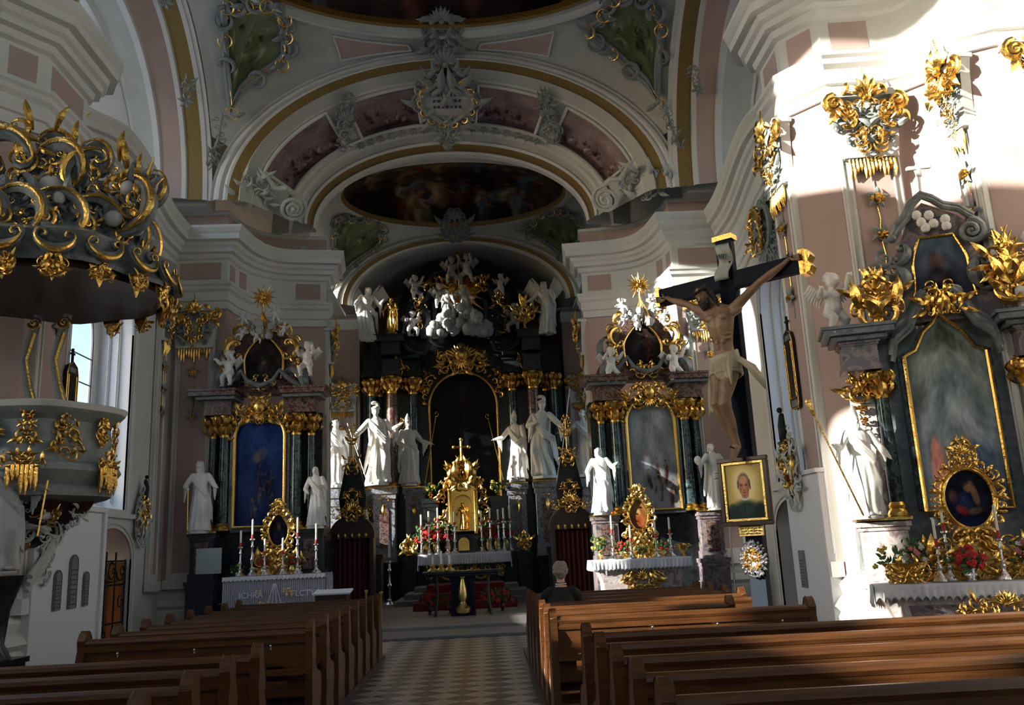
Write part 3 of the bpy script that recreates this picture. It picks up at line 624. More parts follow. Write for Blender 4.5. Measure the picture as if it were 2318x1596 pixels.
# ================================================================ CARVED FIGURES
def figure_mb(H, arms, head='bare', sway=.03, seed=0, leg=.03, sash=True, cloak=1, turn=0.0, tilt=0.0, beard=False, w=1.0):
    rd = random.Random(seed); mb = MB(); mb.T = Matrix.Scale(H, 4); ph = rd.uniform(0, 6)
    def cx(z): return sway*sin(z*pi*1.15)
    k1 = rd.choice((9, 10, 11)); k2 = rd.choice((5, 6, 7))
    rings = []; N = 64
    lv = [(0.0, .150, .12), (.04, .150, .12), (.12, .142, .115), (.22, .132, .11), (.32, .126, .105), (.42, .12, .1), (.50, .112, .092), (.56, .098, .082), (.61, .086, .072), (.67, .094, .074), (.73, .106, .074), (.78, .112, .068), (.815, .095, .055), (.84, .055, .045), (.86, .038, .038)]
    for z, rx, ry in lv:
        am = .17*(1-min(1, z/.6))+.035; ring = []
        for j in range(N):
            a = 2*pi*j/N; f = 1+am*(.6*sin(k1*a+ph+z*5)+.55*sin(k2*a-ph+z*9)); kn = .04*exp(-((z-.30)/.1)**2-((a-(pi*1.5+(.5 if leg > 0 else -.5)))/.35)**2)
            ring.append((cx(z)+w*(rx*f+kn)*cos(a)+ (leg if z < .1 else 0)*.3, (ry*f+kn)*sin(a), z))
        rings.append(ring)
    vs = [p for r in rings for p in r]; fs = [(i*N+j, i*N+(j+1) % N, (i+1)*N+(j+1) % N, (i+1)*N+j) for i in range(len(rings)-1) for j in range(N)]
    fs += [tuple(range(N-1, -1, -1)), tuple(range((len(rings)-1)*N, len(rings)*N))]; mb.add(vs, fs)
    hx = cx(.92)+tilt; hc = Vector((hx, -.012, .925))
    mb.limb([((cx(.84), 0, .83), .036), ((hx*.9+.1*cx(.84), -.005, .885), .031)], 8)
    R = Matrix.Rotation(turn, 3, 'Z') @ Matrix.Rotation(tilt*2, 3, 'Y')
    def hp(x, y, z): return hc + R @ Vector((x, y, z))
    mb.ball(hc, (.043, .052, .062), 14, R); mb.ball(hp(0, -.02, -.034), (.026, .028, .024), 8)
    mb.limb([(hp(0, -.048, .008), .006), (hp(0, -.060, -.012), .009)], 6); mb.ball(hp(0, -.044, .018), (.03, .012, .008), 8, R)
    for sx in (-1, 1): mb.ball(hp(sx*.044, 0, -.002), (.008, .012, .016), 6, R)
    mb.ball(hp(0, -.045, -.03), (.014, .01, .005), 6, R)
    if beard:
        for i in range(6): mb.limb([(hp((i-2.5)*.011, -.04, -.04), .011), (hp((i-2.5)*.008, -.045, -.10+.01*abs(i-2.5)), .007)], 5)
    if head in ('bare', 'crown'):
        for i in range(16): a = i*pi*2/16; mb.ball(hp(.042*cos(a), .018+.03*sin(a)*.9, .03+.018*sin(a)+rd.uniform(-.01, .01)), .019, 6)
        for i in range(6): a = pi*i/5; mb.limb([(hp(.045*cos(a), .03+.015*sin(a), .01), .018), (hp(.05*cos(a), .04, -.06), .012)], 5)
    if head == 'crown':
        for i in range(9): a = 2*pi*i/9; mb.limb([(hp(.036*cos(a), .036*sin(a), .055), .009), (hp(.04*cos(a), .04*sin(a), .085), .006)], 5)
    if head == 'veil':
        mb.ball(hp(0, .012, .008), (.056, .056, .072), 12, R); mb.limb([(hp(0, .04, -.02), .05), (hp(0, .05, -.10), .055), ((cx(.75), .05, .74), .06)], 10)
    if head == 'mitre':
        for i in range(8): t = i/7; mb.ball(hp(0, .01, .045+.10*t), (.048*(1-t*t*.85), .04*(1-t*.5), .022), 12, R)
    if head == 'plume':
        mb.ball(hp(0, .008, .03), (.053, .062, .05), 12, R); mb.tube([hp(-.06, -.03, .04), hp(0, -.065, .045), hp(.06, -.03, .04)], .01, 6)
        for i in range(7): a = i/6*2.6-.5; mb.ball(hp(.045*cos(a)-.012, .0, .075+.045*sin(a)), (.026, .03, .024), 7)
    for sd, (el, hd) in zip((-1, 1), arms):
        sh = Vector((cx(.8)+sd*.108*w, 0, .795)); el = Vector(el); hd = Vector(hd)
        mb.limb([(sh, .044), (sh.lerp(el, .5), .043), (el, .038)], 10); mb.limb([(el, .038), (el.lerp(hd, .6), .032), (hd, .022)], 10)
        for q in range(3): mb.limb([(el.lerp(hd, .25+.2*q), .028), (el.lerp(hd, .15+.2*q)+Vector((sd*.01, .01, -.05-.05*(2-q))), .018), (el.lerp(hd, .1+.2*q)+Vector((sd*.015, .01, -.10-.06*(2-q))), .008)], 6)
        d = (hd-el).normalized(); pc = hd+d*.022; mb.ball(pc, (.017, .013, .02), 7); sdv = d.cross(Vector((0, 0, 1))); sdv = sdv.normalized() if sdv.length > .1 else Vector((1, 0, 0))
        for q in range(5):
            o = sdv*(.0085*(q-2)); L = (.030, .036, .038, .034, .026)[q]
            if q == 0: mb.limb([(hd+sdv*-.014, .006), (hd+sdv*-.024+d*.022, .005)], 5)
            else: mb.limb([(pc+o*.8+d*.01, .0055), (pc+o+d*L*.7, .005), (pc+o+d*L+Vector((0, -.004, -.006)), .0045)], 5)
    if sash:
        for off in (0, .035, .07):
            mb.limb([((cx(.8)-.10, -.03, .80-off), .022), ((cx(.7)-.03, -.08, .70-off), .022), ((cx(.6)+.07, -.085, .58-off), .024), ((.13, -.02, .50-off), .026), ((.10, .07, .47), .02)], 7)
        for q in range(4): mb.limb([((.11+.012*q, -.04, .50), .02), ((.125+.016*q, -.04+.02*q, .36-.02*q), .018), ((.135+.016*q, -.03+.02*q, .22-.03*q), .008)], 6)
    if cloak:
        for q in range(7):
            x = (q-3)/3; wv = rd.uniform(-.012, .012); lo = .03 if abs(x) < .8 else .12+.08*rd.random()
            mb.limb([((cx(.78)+x*.10, .045, .79), .026), ((cx(.55)+x*.115+wv, .075, .55), .026), ((x*.105*(1+.12*cloak)+wv*2, .085, .28), .026), ((x*.11*(1+.16*cloak)-wv, .08, lo), .016)], 7)
    for sx in (-1, 1): mb.ball((sx*.05+leg, -.12, .015), (.025, .05, .02), 8)
    return mb
def wings_mb(H, c=(0, .06, .76), span=.34, up=.26, n=13):
    mb = MB(); mb.T = Matrix.Scale(H, 4)
    for sd in (-1, 1):
        mb.limb([((sd*.03, c[1], c[2]-.04), .022), ((sd*span*.45, c[1]+.03, c[2]+up*.55), .028), ((sd*span*.8, c[1]+.02, c[2]+up), .018)], 7)
        for i in range(n):
            t = i/(n-1); b = Vector((sd*(.05+span*.78*t), c[1]+.025, c[2]-.03+up*t)); L = .16+.15*t
            mb.limb([(b, .024), (b+Vector((sd*L*.22, .01, -L*.35)), .026), (b+Vector((sd*L*.45*(.4+.6*t), .012*(i % 2), -L*(.98-.3*t))), .010)], 5)
    return mb
def statue(label, loc, H, rz=0, arms=None, group=None, plinth=None, props=None, m='statue', name='statue', cat='statue', wings=None, **kw):
    A = arms or (((-.17, -.03, .62), (-.10, -.12, .56)), ((.18, -.02, .63), (.14, -.12, .66)))
    e = empty(name, loc, rz, label, cat, group)
    fuse(figure_mb(H, A, **kw), 'figure', m, e, voxel=max(.009, H*.0062))
    if wings: fuse(wings_mb(H, **wings), 'wings', m, e, voxel=max(.012, H*.008))
    if plinth:
        p = MB(); p.lathe([(plinth[0]*.95, 0), (plinth[0], .02), (plinth[0]*.98, plinth[1]), (plinth[0]*.9, plinth[1]+.01)], (0, 0, -plinth[1]-.01), 8); p.build('plinth', plinth[2] if len(plinth) > 2 else m, e)
    if props: props(e, H)
    return e
def crozier(e, p0, p1, hook=.09, sd=1, m='gold'):
    c = MB(); p0, p1 = Vector(p0), Vector(p1); d = (p1-p0).normalized(); c.tube([p0, p1], .014, 6)
    x = Vector((sd, 0, 0)); cc = p1+d*hook+x*hook*.0; pts = [p1]
    for i in range(20): t = i/19; r = hook*(1-.75*t); a = -pi/2-.2+5.6*t; pts.append(p1+d*hook*1.1+Vector((sd*r*cos(a)*1.0, 0, r*sin(a))))
    c.tube(pts, .013, 6); c.ball(p1, .028, 8); c.build('crozier', m, e)
def spear(e, p0, p1, m='statue', name='staff', r=.018):
    c = MB(); c.tube([p0, p1], r, 6); c.build(name, m, e)
def putto_mb(H=.5, seed=0, wings=True):
    rd = random.Random(seed); mb = MB(); mb.T = Matrix.Scale(H, 4)
    mb.ball((0, 0, .42), (.15, .13, .16), 10); mb.ball((0, -.01, .60), (.14, .11, .14), 10); mb.limb([((0, 0, .70), .06), ((.02, -.02, .78), .055)], 6)
    mb.ball((.03, -.03, .88), (.115, .12, .13), 10); mb.ball((.03, -.14, .86), .02, 5)
    for i in range(10): a = i*.63; mb.ball((.03+.09*cos(a), .01+.07*sin(a), .95+.03*sin(2*a)), .045, 6)
    for sd in (-1, 1):
        an = rd.uniform(-.2, 1.1); el = Vector((sd*.23, -.08, .60+.1*an)); hd = el+Vector((sd*rd.uniform(-.06, .08), -.13, .05+.15*an)); mb.limb([((sd*.13, 0, .68), .065), (el, .058), (el.lerp(hd, .5), .055), (hd, .036)], 8)
        for q in range(5): mb.limb([(hd, .014), (hd+Vector((sd*.05, -.02, (q-2)*.018)), .011)], 4)
        kn = Vector((sd*rd.uniform(.12, .22), -.20*rd.uniform(.4, 1.1), .22)); ft = kn+Vector((sd*rd.uniform(-.06, .04), .10, -.20)); mb.limb([((sd*.08, 0, .36), .095), (kn, .078), (kn.lerp(ft, .45), .066), (ft, .042)], 8); mb.limb([(ft, .04), (ft+Vector((0, -.10, -.02)), .032)], 6)
        if wings:
            for i in range(7): t = i/6; b = Vector((sd*(.08+.20*t), .12, .66+.17*t)); mb.limb([(b, .030), (b+Vector((sd*.05, .03, -.09)), .028), (b+Vector((sd*(.07+.06*t), .03, -.20+.05*t)), .010)], 5)
    return mb
def putto(label, loc, H=.5, rz=0, group=None, seed=0, m='statue', wings=True):
    e = fuse(putto_mb(H, seed, wings), 'cherub', m, None, voxel=max(.007, H*.011), smooth=1); e.location = loc; e.rotation_euler = (0, 0, rz)
    return tag(e, label, 'cherub', group)
# ================================================================ FURNISHINGS OF AN ALTAR
def sunburst(mb, c, r, rnd, n=22, y=0.0):
    for i in range(n):
        a = 2*pi*i/n; L = r*(1 if i % 2 == 0 else .68)*rnd.uniform(.9, 1.05); d = (cos(a), sin(a)); p = (-d[1]*r*.055, d[0]*r*.055)
        mb.tube([(c[0]+d[0]*r*.15, y, c[1]+d[1]*r*.15), (c[0]+d[0]*L*.6, y-.03, c[1]+d[1]*L*.6), (c[0]+d[0]*L, y, c[1]+d[1]*L)], [r*.05, r*.06, r*.008], 4)
    mb.ball((c[0], y-.03, c[1]), (r*.2, r*.12, r*.2), 10)
def column(e, x, y, z0, z1, r, m, zc, rnd, base=True, name='column'):
    co = None
    c = MB(); c.lathe([(r*1.02, z0+.16), (r*1.04, (z0*2+z1)/3), (r*.88, z1)], (x, y, 0), 20); c.build(name, m, e)
    g = MB(); g.lathe([(r*1.45, z0), (r*1.5, z0+.03), (r*1.35, z0+.07), (r*1.15, z0+.09), (r*1.3, z0+.13), (r*1.05, z0+.17)], (x, y, 0), 18); g.build('gilded_base', 'gold', e); g = MB()
    h = zc-z1
    g.lathe([(r*.95, z1), (r*1.0, z1+h*.1), (r*.9, z1+h*.14), (r*1.15, z1+h*.7), (r*1.5, z1+h*.88), (r*1.55, zc)], (x, y, 0), 14)
    T0 = g.T.copy()
    for lay in range(2):
        for i in range(8):
            a = 2*pi*(i+.5*lay)/8; g.T = T0 @ Matrix.Translation((x, y, z1+h*(.1+.38*lay))) @ Matrix.Rotation(a, 4, 'Z'); leaf(g, (0, 0), pi/2, h*.55, .5, 0, -r*.98, .5)
    for i in range(4):
        g.T = T0 @ Matrix.Translation((x, y, 0)) @ Matrix.Rotation(i*pi/2, 4, 'Z')
        for sd in (-1, 1): spiral(g, (sd*r*1.15, zc-h*.16), h*.17, 1.5, .3, -r*1.25, pi/2, -sd)
    g.T = T0; g.build('gilded_capital', 'gold', e)
def arched_frame(mb, x0, x1, z0, zs, th, y=0.0, b=None):
    mb.tube([(x, y, z) for x, z in opening(x0, x1, z0, zs, 20, b)]+[(x0, y, z0)], th, 8)
def arched_picture(e, x0, x1, z0, zs, y, colf, name='altar_painting', b=None, nu=60, nv=110):
    a = (x1-x0)/2; b = b or a; cxx = (x0+x1)/2; zt = zs+b
    def pos(u, v):
        x = x0+(x1-x0)*u; top = zs+b*sqrt(max(0, 1-((x-cxx)/a)**2)); return (x, y, z0+(top-z0)*v)
    def cf(u, v):
        x = x0+(x1-x0)*u; top = zs+b*sqrt(max(0, 1-((x-cxx)/a)**2)); return colf(u, (top-z0)*v/(zt-z0))
    return paint(name, pos, cf, nu, nv, 'paint', e)
def moulded_block(mb, c, w, d, z0, z1, ov=.06, rz=0):
    h = z1-z0; x, y = c
    mb.box((x, y, z0+h*.08), (w+ov, d+ov, h*.16), rz); mb.box((x, y, z0+h*.5), (w, d, h*.74), rz); mb.box((x, y, z1-h*.11), (w+ov*.8, d+ov*.8, h*.08), rz); mb.box((x, y, z1-h*.04), (w+ov*1.8, d+ov*1.8, h*.08), rz)
def cloth(name, label, loc, rz, w, d, drop, gr=None, front=None, m='lace', scallop=.035, n=None, group=None):
    mb = MB(); fr = front if front else drop
    mb.box((0, 0, .012), (w, d, .018)); N = n or int(w/.085); k = N*6
    def edge(L, dr, T):
        mb.T = T
        mb.grid(lambda u, v: (-L/2+L*u, -.012-.018*abs(sin(u*N*pi))*v-.012*sin(u*37)*v, .018-(dr-(scallop*abs(sin(u*N*pi)))*1.0+scallop)*v), k, 6)
    edge(w, fr, Matrix.Translation((0, -d/2, 0)))
    for sd in (-1, 1): edge(d, drop*1.6, Matrix.Translation((sd*w/2, 0, 0)) @ Matrix.Rotation(sd*pi/2, 4, 'Z'))
    mb.T = Matrix.Identity(4); o = mb.build(name, m, None, loc=loc, rz=rz)
    sm = o.modifiers.new('thick', 'SOLIDIFY'); sm.thickness = .004
    return tag(o, label, 'altar cloth', group)
CST = {}
def candlestick(label, loc, h, ch, group, m='silver', red=True, s=1.0):
    key = (round(h, 2), round(ch, 2), m, red, s)
    if key in CST: e = copy_tree(CST[key])
    else:
        e = empty('candlestick', loc); b = MB(); r = .035*s
        b.lathe([(r*2.6, 0), (r*2.7, .02), (r*2.2, .05), (r*1.1, .09), (r*.8, .12), (r*1.5, .15), (r*.55, .18), (r*.5, h*.38), (r*1.2, h*.44), (r*.5, h*.50), (r*.45, h*.74), (r*1.0, h*.78), (r*.5, h*.84), (r*.6, h*.93), (r*1.5, h*.965), (r*1.55, h)], (0, 0, 0), 14, fold=lambda a, z: 1+(.16*sin(a*3) if z < .12 else 0)); b.build('stem', m, e)
        c = MB(); c.lathe([(.02*s, h), (.02*s, h+ch), (.008, h+ch+.008)], (0, 0, 0), 10); c.tube([(0, 0, h+ch), (0, 0, h+ch+.025)], .003, 4); c.build('candle', 'candle', e)
        if red: c = MB(); c.lathe([(.024*s, h), (.024*s, h+.09)], (0, 0, 0), 10); c.build('candle_collar', 'candlered', e)
        CST[key] = e
    e.location = loc; return tag(e, label, 'candlestick', group)
def bouquet(label, loc, r, h, cols, seed, vase='silver', group=None, n=34, green=1.0, up=1.0, cat='bouquet'):
    rd = random.Random(seed); e = empty('flower_bouquet', loc, 0, label, cat, group); v = MB(); vr = r*.34
    v.lathe([(vr*.6, 0), (vr*.7, .015), (vr*.4, .04), (vr, h*.22), (vr*.9, h*.32), (vr*.6, h*.40), (vr*.95, h*.46)], (0, 0, 0), 14); v.build('vase', vase, e)
    g = MB()
    for i in range(int(n*1.3*green)):
        a = rd.uniform(0, 2*pi); t = rd.uniform(.1, 1); q = r*rd.uniform(.3, 1.15); z = h*.45+(h*.6)*rd.uniform(-.1, .9)
        p = Vector((q*cos(a), q*sin(a)*.7, z)); g.tube([(0, 0, h*.42), tuple(p*.6+Vector((0, 0, h*.2))), tuple(p)], [.004, .005, .002], 4)
        g.T = Matrix.Translation(p) @ Matrix.Rotation(rd.uniform(0, 6.28), 4, 'Z'); leaf(g, (0, 0), rd.uniform(-.6, 1.8), r*.45, .5, .3); g.T = Matrix.Identity(4)
    g.build('leaves', 'leaf', e)
    bl = {}
    for i in range(n):
        a = rd.uniform(0, 2*pi); el = rd.uniform(-.15, 1); q = r*sqrt(max(0, 1-max(0, el)**2))*rd.uniform(.55, 1.0); c = rd.choice(cols); p = Vector((q*cos(a), q*sin(a)*.75, h*.55+el*r*up)); f = bl.setdefault(c, MB()); s = r*rd.uniform(.13, .2)
        for k in range(6): b = k*1.05+rd.random(); f.ball(p+Vector((cos(b)*s*.6, -.3*s, sin(b)*s*.6)), (s*.5, s*.4, s*.42), 6)
        f.ball(p+Vector((0, -.6*s, 0)), s*.4, 6)
    for c, f in bl.items(): f.build('blossoms', c, e)
    return e
def gilded_frame_oval(e, cx, cz, rx, rz_, y, rnd, extra=.16, tear=False, top=True, m='gold'):
    g = MB(); N = 30; pts = []
    for i in range(N+1):
        a = 2*pi*i/N; k = (1-.35*max(0, sin(a))**2*abs(cos(a))*2 if tear else 1); pts.append((cx+rx*cos(a)*k, cz+rz_*sin(a)))
    g.tube([(x, y-.02, z) for x, z in pts], .022, 8); g.tube([(cx+(x-cx)*1.12, y-.01, cz+(z-cz)*1.1) for x, z in pts], .016, 6)
    ring_orn(g, [(cx+(x-cx)*1.14, cz+(z-cz)*1.12) for x, z in reversed(pts)], extra, rnd, y-.02); ring_orn(g, [(cx+(x-cx)*1.3, cz+(z-cz)*1.22) for x, z in reversed(pts)], extra*.9, rnd, y-.01)
    if top: rocaille(g, (cx, cz+rz_*1.5), rx*1.2, rz_*.7, 8, rnd, y-.02, True, .25); shell(g, (cx, cz+rz_*1.5), extra*1.2, y-.04)
    g.build('gilded_frame', m, e)
def reliquary_base(e, cx, z0, w, h, y, rnd, m='gold'):
    g = MB(); g.prism([(cx-w/2, z0), (cx+w/2, z0), (cx+w*.42, z0+h*.2), (cx+w*.2, z0+h*.7), (cx+w*.1, z0+h), (cx-w*.1, z0+h), (cx-w*.2, z0+h*.7), (cx-w*.42, z0+h*.2)], y-.05, y+.08)
    rocaille(g, (cx, z0+h*.45), w*1.15, h*.95, 16, rnd, y-.07, True, .22); g.build('gilded_foot', m, e)

# ---------------------------------------------------------------- side altar retable beside the chancel arch (local frame, front -Y)
def side_altar(s, label):
    rd = random.Random(20+s); e = empty('side_altar', (s*4.62, 20.3, 0), 0, label, 'altar')
    b = MB(); b.use('black'); b.prism([(-1.45, 0), (1.5, 0), (1.5, 2.2), (-1.45, 2.2)], .25, 1.0); b.prism([(-1.4, 2.2), (1.4, 2.2), (1.4, 5.0), (-1.4, 5.0)], .35, .9)
    b.use('red'); b.prism([(-1.3, 5.5), (1.3, 5.5), (.95, 6.1), (.72, 6.7), (.45, 7.05), (-.45, 7.05), (-.72, 6.7), (-.95, 6.1)], .35, .7)
    b.build('body', 'black', e)
    for sx in (-1, 1):
        p = MB(); p.use('violet' if s > 0 else 'navy'); moulded_block(p, (sx*1.22, .2), .62, .7, .0, 1.2, .05); moulded_block(p, (sx*1.22, .22), .52, .62, 1.2, 2.25, .06)
        p.use('gold'); p.box((sx*1.22, .2, 2.275), (.66, .74, .035)); p.use('red'); p.box((sx*1.22, -.11, 1.7), (.3, .02, .7)); p.build('pedestal', 'violet', e)
    for sx in (-1, 1): column(e, sx*.83, .12, 2.3, 4.45, .13, 'green', 4.95, rd)
    for sx in (-1, 1): column(e, sx*1.14, .30, 2.3, 4.45, .12, 'green', 4.95, rd)
    c = MB()
    for sx in (-1, 1):
        c.use('red'); moulded_block(c, (sx*.98, .2), .62, .5, 4.97, 5.32, .03); c.use('slate'); c.box((sx*1.0, .16, 5.36), (.9, .72, .07)); c.use('red'); c.box((sx*1.05, .12, 5.45), (1.06, .86, .1)); c.box((sx*1.05, .12, 5.53), (1.14, .92, .05))
        c.use('slate'); cscroll(c, (sx*.62, 5.62), .42, pi/2-sx*.1, pi/2-sx*2.0, .2, .1); cscroll(c, (sx*.75, 6.25), .35, -pi/2, -pi/2+sx*2.6, .18, .1)
    c.use('slate'); c.tube([(-1.0, .1, 5.6), (-.7, .0, 5.75), (-.45, -.05, 6.0), (-.3, -.05, 5.75), (0, -.1, 5.62), (.3, -.05, 5.75), (.45, -.05, 6.0), (.7, 0, 5.75), (1.0, .1, 5.6)], .06, 7)
    c.build('cornice', 'red', e)
    f = MB(); f.use('slate'); arched_frame(f, -.64, .64, 2.3, 4.42, .07, .12); f.use('gold'); arched_frame(f, -.58, .58, 2.36, 4.42, .045, .04); f.build('picture_frame', 'gold', e)
    if s < 0: bl = [(.5, .62, .16, .07, .2, (.45, .42, .40), .55), (.45, .60, .07, .05, 0, (.55, .45, .4), .6), (.62, .42, .3, .1, .3, (.12, .20, .38), .6)]+figures(rd, 9, .25, .8, .08, .42, .09, [(.16, .22, .36), (.30, .26, .26), (.20, .20, .28)], (.42, .34, .32)); cf = painter((.10, .22, .46), (.08, .14, .30), bl, .05, 2, 5)
    else: bl = [(.5, .82, .4, .16, 0, (.62, .64, .65), .5), (.38, .38, .07, .12, .1, (.85, .84, .80), .85), (.38, .5, .04, .03, 0, (.6, .5, .44), .9), (.35, .26, .12, .1, 0, (.55, .52, .48), .7)]+figures(rd, 12, .3, .95, .05, .33, .07, [(.50, .40, .34), (.42, .40, .42), (.55, .48, .42), (.35, .25, .22)], (.6, .48, .4)); cf = painter((.50, .54, .56), (.56, .56, .56), bl, .07, 5, 5)
    arched_picture(e, -.57, .57, 2.38, 4.42, .09, cf)
    # upper picture
    up = [(-.4, 5.85), (.4, 5.85), (.46, 6.2), (.30, 6.55), (.2, 6.85), (0, 6.98), (-.2, 6.85), (-.3, 6.55), (-.46, 6.2)]
    f2 = painter((.20, .16, .14), (.10, .09, .09), figures(rd, 3, .3, .7, .1, .5, .16, [(.30, .14, .10), (.16, .18, .20)], (.4, .3, .25)), .05, 8+s)
    def ppos(u, v):
        k = [.40+.06*sin(min(1, v*2.2)*pi*.5)*(1-v)-.0, ][0]; wv = (.42+.05*sin(v*pi*1.2)) if v < .45 else .45*(1-((v-.45)/.55)**1.6)+.02; return ((u-.5)*2*wv, .28, 5.85+1.13*v)
    paint('upper_painting', ppos, f2, 24, 30, 'paint', e)
    g = MB(); L = [tuple(ppos(0, i/14)) for i in range(15)]+[tuple(ppos(1, 1-i/14)) for i in range(15)]; g.tube([(x, .26, z) for x, y, z in L], .03, 6)
    for sx in (-1, 1):
        cscroll(g, (sx*.60, 6.55), .24, pi/2, pi/2-sx*3.4, .2, .1); cscroll(g, (sx*.5, 6.95), .2, 0 if sx > 0 else pi, (2.6 if sx > 0 else pi-2.6), .2, .1); spiral(g, (sx*.78, 6.75), .14, 1.8, .22, .1)
        rocaille(g, (sx*.85, 6.1), .3, .5, 5, rd, .0, False, .3)
    rocaille(g, (0, 5.05), 1.15, .5, 12, rd, -.02, True, .26); shell(g, (0, 5.08), .24, -.06); g.ball((0, -.12, 5.12), (.13, .08, .16), 10); shell(g, (0, 4.98), .2, -.08, up=-pi/2)
    ring_orn(g, [(.62*cos(a), 4.42+.62*sin(a)) for a in [pi*i/12 for i in range(12, -1, -1)]], .16, rd, .02)
    rocaille(g, (0, 5.72), .6, .3, 6, rd, .0, True, .3); g.build('gilded_carving', 'gold', e)
    # glory with rays and cherub heads
    g = MB(); sunburst(g, (-.1*s*0, 7.85), .34, rd, 24, .1); g.tube([(0, .1, 7.7), (0, .1, 7.0)], .03, 6)
    for i in range(5): a = -pi/2+(i-2)*.22; g.tube([(0, .05, 7.45), (.62*cos(a), .02, 7.45+.62*sin(a))], [.03, .012], 4)
    g.build('sunburst', 'gold', e)
    for i, (x, z, q) in enumerate(((-.38, 7.25, .42), (.36, 7.28, .42), (-.12, 6.78, .38), (.5, 6.95, .34), (-.55, 6.9, .34), (.18, 7.5, .3))):
        o = fuse(putto_mb(q, i*3+s), 'cherub_carving', 'statue', e, voxel=.008, smooth=1); o.location = (x, .0, z-.1); o.rotation_euler = (0, (i-2)*.25, (i % 3-1)*.6)
    q = MB()
    for i in range(16): q.ball((rd.uniform(-.5, .5), rd.uniform(.0, .2), 7.0+rd.uniform(-.15, .25)), rd.uniform(.07, .13), 8)
    q.build('cloud', 'cloud', e)
    return e
side_altar(-1, 'dark green and black marble side altar with blue painting, left of the chancel')
side_altar(1, 'dark marble side altar with pale grey painting, right of the chancel')
# mensas
for s, c in ((-1, 'violet'), (1, 'marble')):
    x0 = -3.9 if s < 0 else 3.92
    e = empty('altar_table', (x0, 19.35, 0), 0, 'marble altar table below the blue painting' if s < 0 else 'pale pink marble altar table with gilt centre below the grey painting', 'altar table')
    t = MB(); t.box((0, 0, 1.22), (2.1, .8, .08)); t.build('tabletop', 'slate' if s < 0 else 'marble', e, bevel=.02)
    t = MB(); t.prism([(-.95, .0), (.95, .0), (.82, .3), (.84, .8), (.98, 1.18), (-.98, 1.18), (-.84, .8), (-.82, .3)], -.33, .33); t.build('body', c, e)
    if s > 0: g = MB(); rocaille(g, (0, .78), .9, .5, 14, rnd, -.36, True, .2); shell(g, (0, .85), .18, -.38); g.build('gilded_relief', 'gold', e)
    cloth('altar_cloth', 'long white lace altar cloth with letters on the left side altar' if s < 0 else 'short scalloped white cloth on the right side altar', (x0, 19.35, 1.265), 0, 2.14, .84, .12 if s > 0 else .62, front=.2 if s > 0 else .72, m='lace' if s > 0 else 'sheer')
    if s < 0:
        def lace_text(txt, x, z, sz):
            cu = bpy.data.curves.new('lace_letters', 'FONT'); cu.body = txt; cu.size = sz; cu.extrude = .003; t_ = bpy.data.objects.new('t', cu); COL.objects.link(t_); bpy.context.view_layer.update(); me = bpy.data.meshes.new_from_object(t_.evaluated_get(bpy.context.evaluated_depsgraph_get())); bpy.data.objects.remove(t_); o = bpy.data.objects.new('lace_letters', me); COL.objects.link(o); o.rotation_euler = (pi/2, 0, 0); me.materials.clear(); me.materials.append(M['lace']); return o
        root = [o for o in bpy.data.objects if o.name == 'altar_cloth'][0]
        for t, x in (('ICHRA', -.72), ('FLCTYG', .37)):
            o = lace_text(t, x, .80, .17); o.parent = root; o.location = (x, -.485, -.42)
        g = MB(); g.grid(lambda u, v: (-1.08+2.16*u, -.455-.012*abs(sin(u*75)), .02-(.10-.03*abs(sin(u*75)))*v), 150, 3); g.build('lace_edging', 'lace', root)
        g = MB()
        for k in range(4): g.tube([((k-1.5)*.05*.3+.02, -.47, -.15), ((k-1.5)*.09+.02, -.475, -.55)], .008, 4)
        g.tube([(-.15, -.475, -.56), (.25, -.475, -.55)], .012, 4); g.build('lace_figure', 'lace', root)
        g = MB()
        for x, z in ((-.32, -.3), (.28, -.28), (.33, -.4), (-.2, -.56)): rocaille(g, (x, z), .16, .08, 3, rnd, -.47, True, .4)
        g.build('gold_embroidery', 'brass', root)
# ---- things on the two side altars
Y1 = 19.25
lc = 'silver candlestick on the left side altar, '
for i, (x, d, y, h, ch) in enumerate(((-4.72, 'tallest at the far left end', 19.3, .62, .34), (-4.42, 'with heavy foot, second from the left end', 19.1, .78, .40), (-4.14, 'small one left of the gilt frame foot', 19.05, .42, .34), (-3.76, 'small one right of the gilt frame foot', 19.05, .42, .34), (-3.46, 'with heavy foot, second from the right end', 19.1, .78, .40), (-3.10, 'slim one at the right end', 19.3, .62, .42))):
    candlestick(lc+d, (x, y, 1.285), h, ch, 'candlesticks on the left side altar', s=1.1)
rc = 'candlestick on the right side altar, '
for x, d, y, h, ch in ((3.33, 'tall one at the left end', 19.1, .55, .38), (3.72, 'shorter one before the gilt frame edge', 19.05, .36, .34), (4.27, 'slim one right of the gilt frame', 19.05, .42, .34), (4.62, 'silver one in the shade at the right', 19.2, .50, .34)):
    candlestick(rc+d, (x, y, 1.285), h, ch, 'candlesticks on the right side altar', s=1.1)
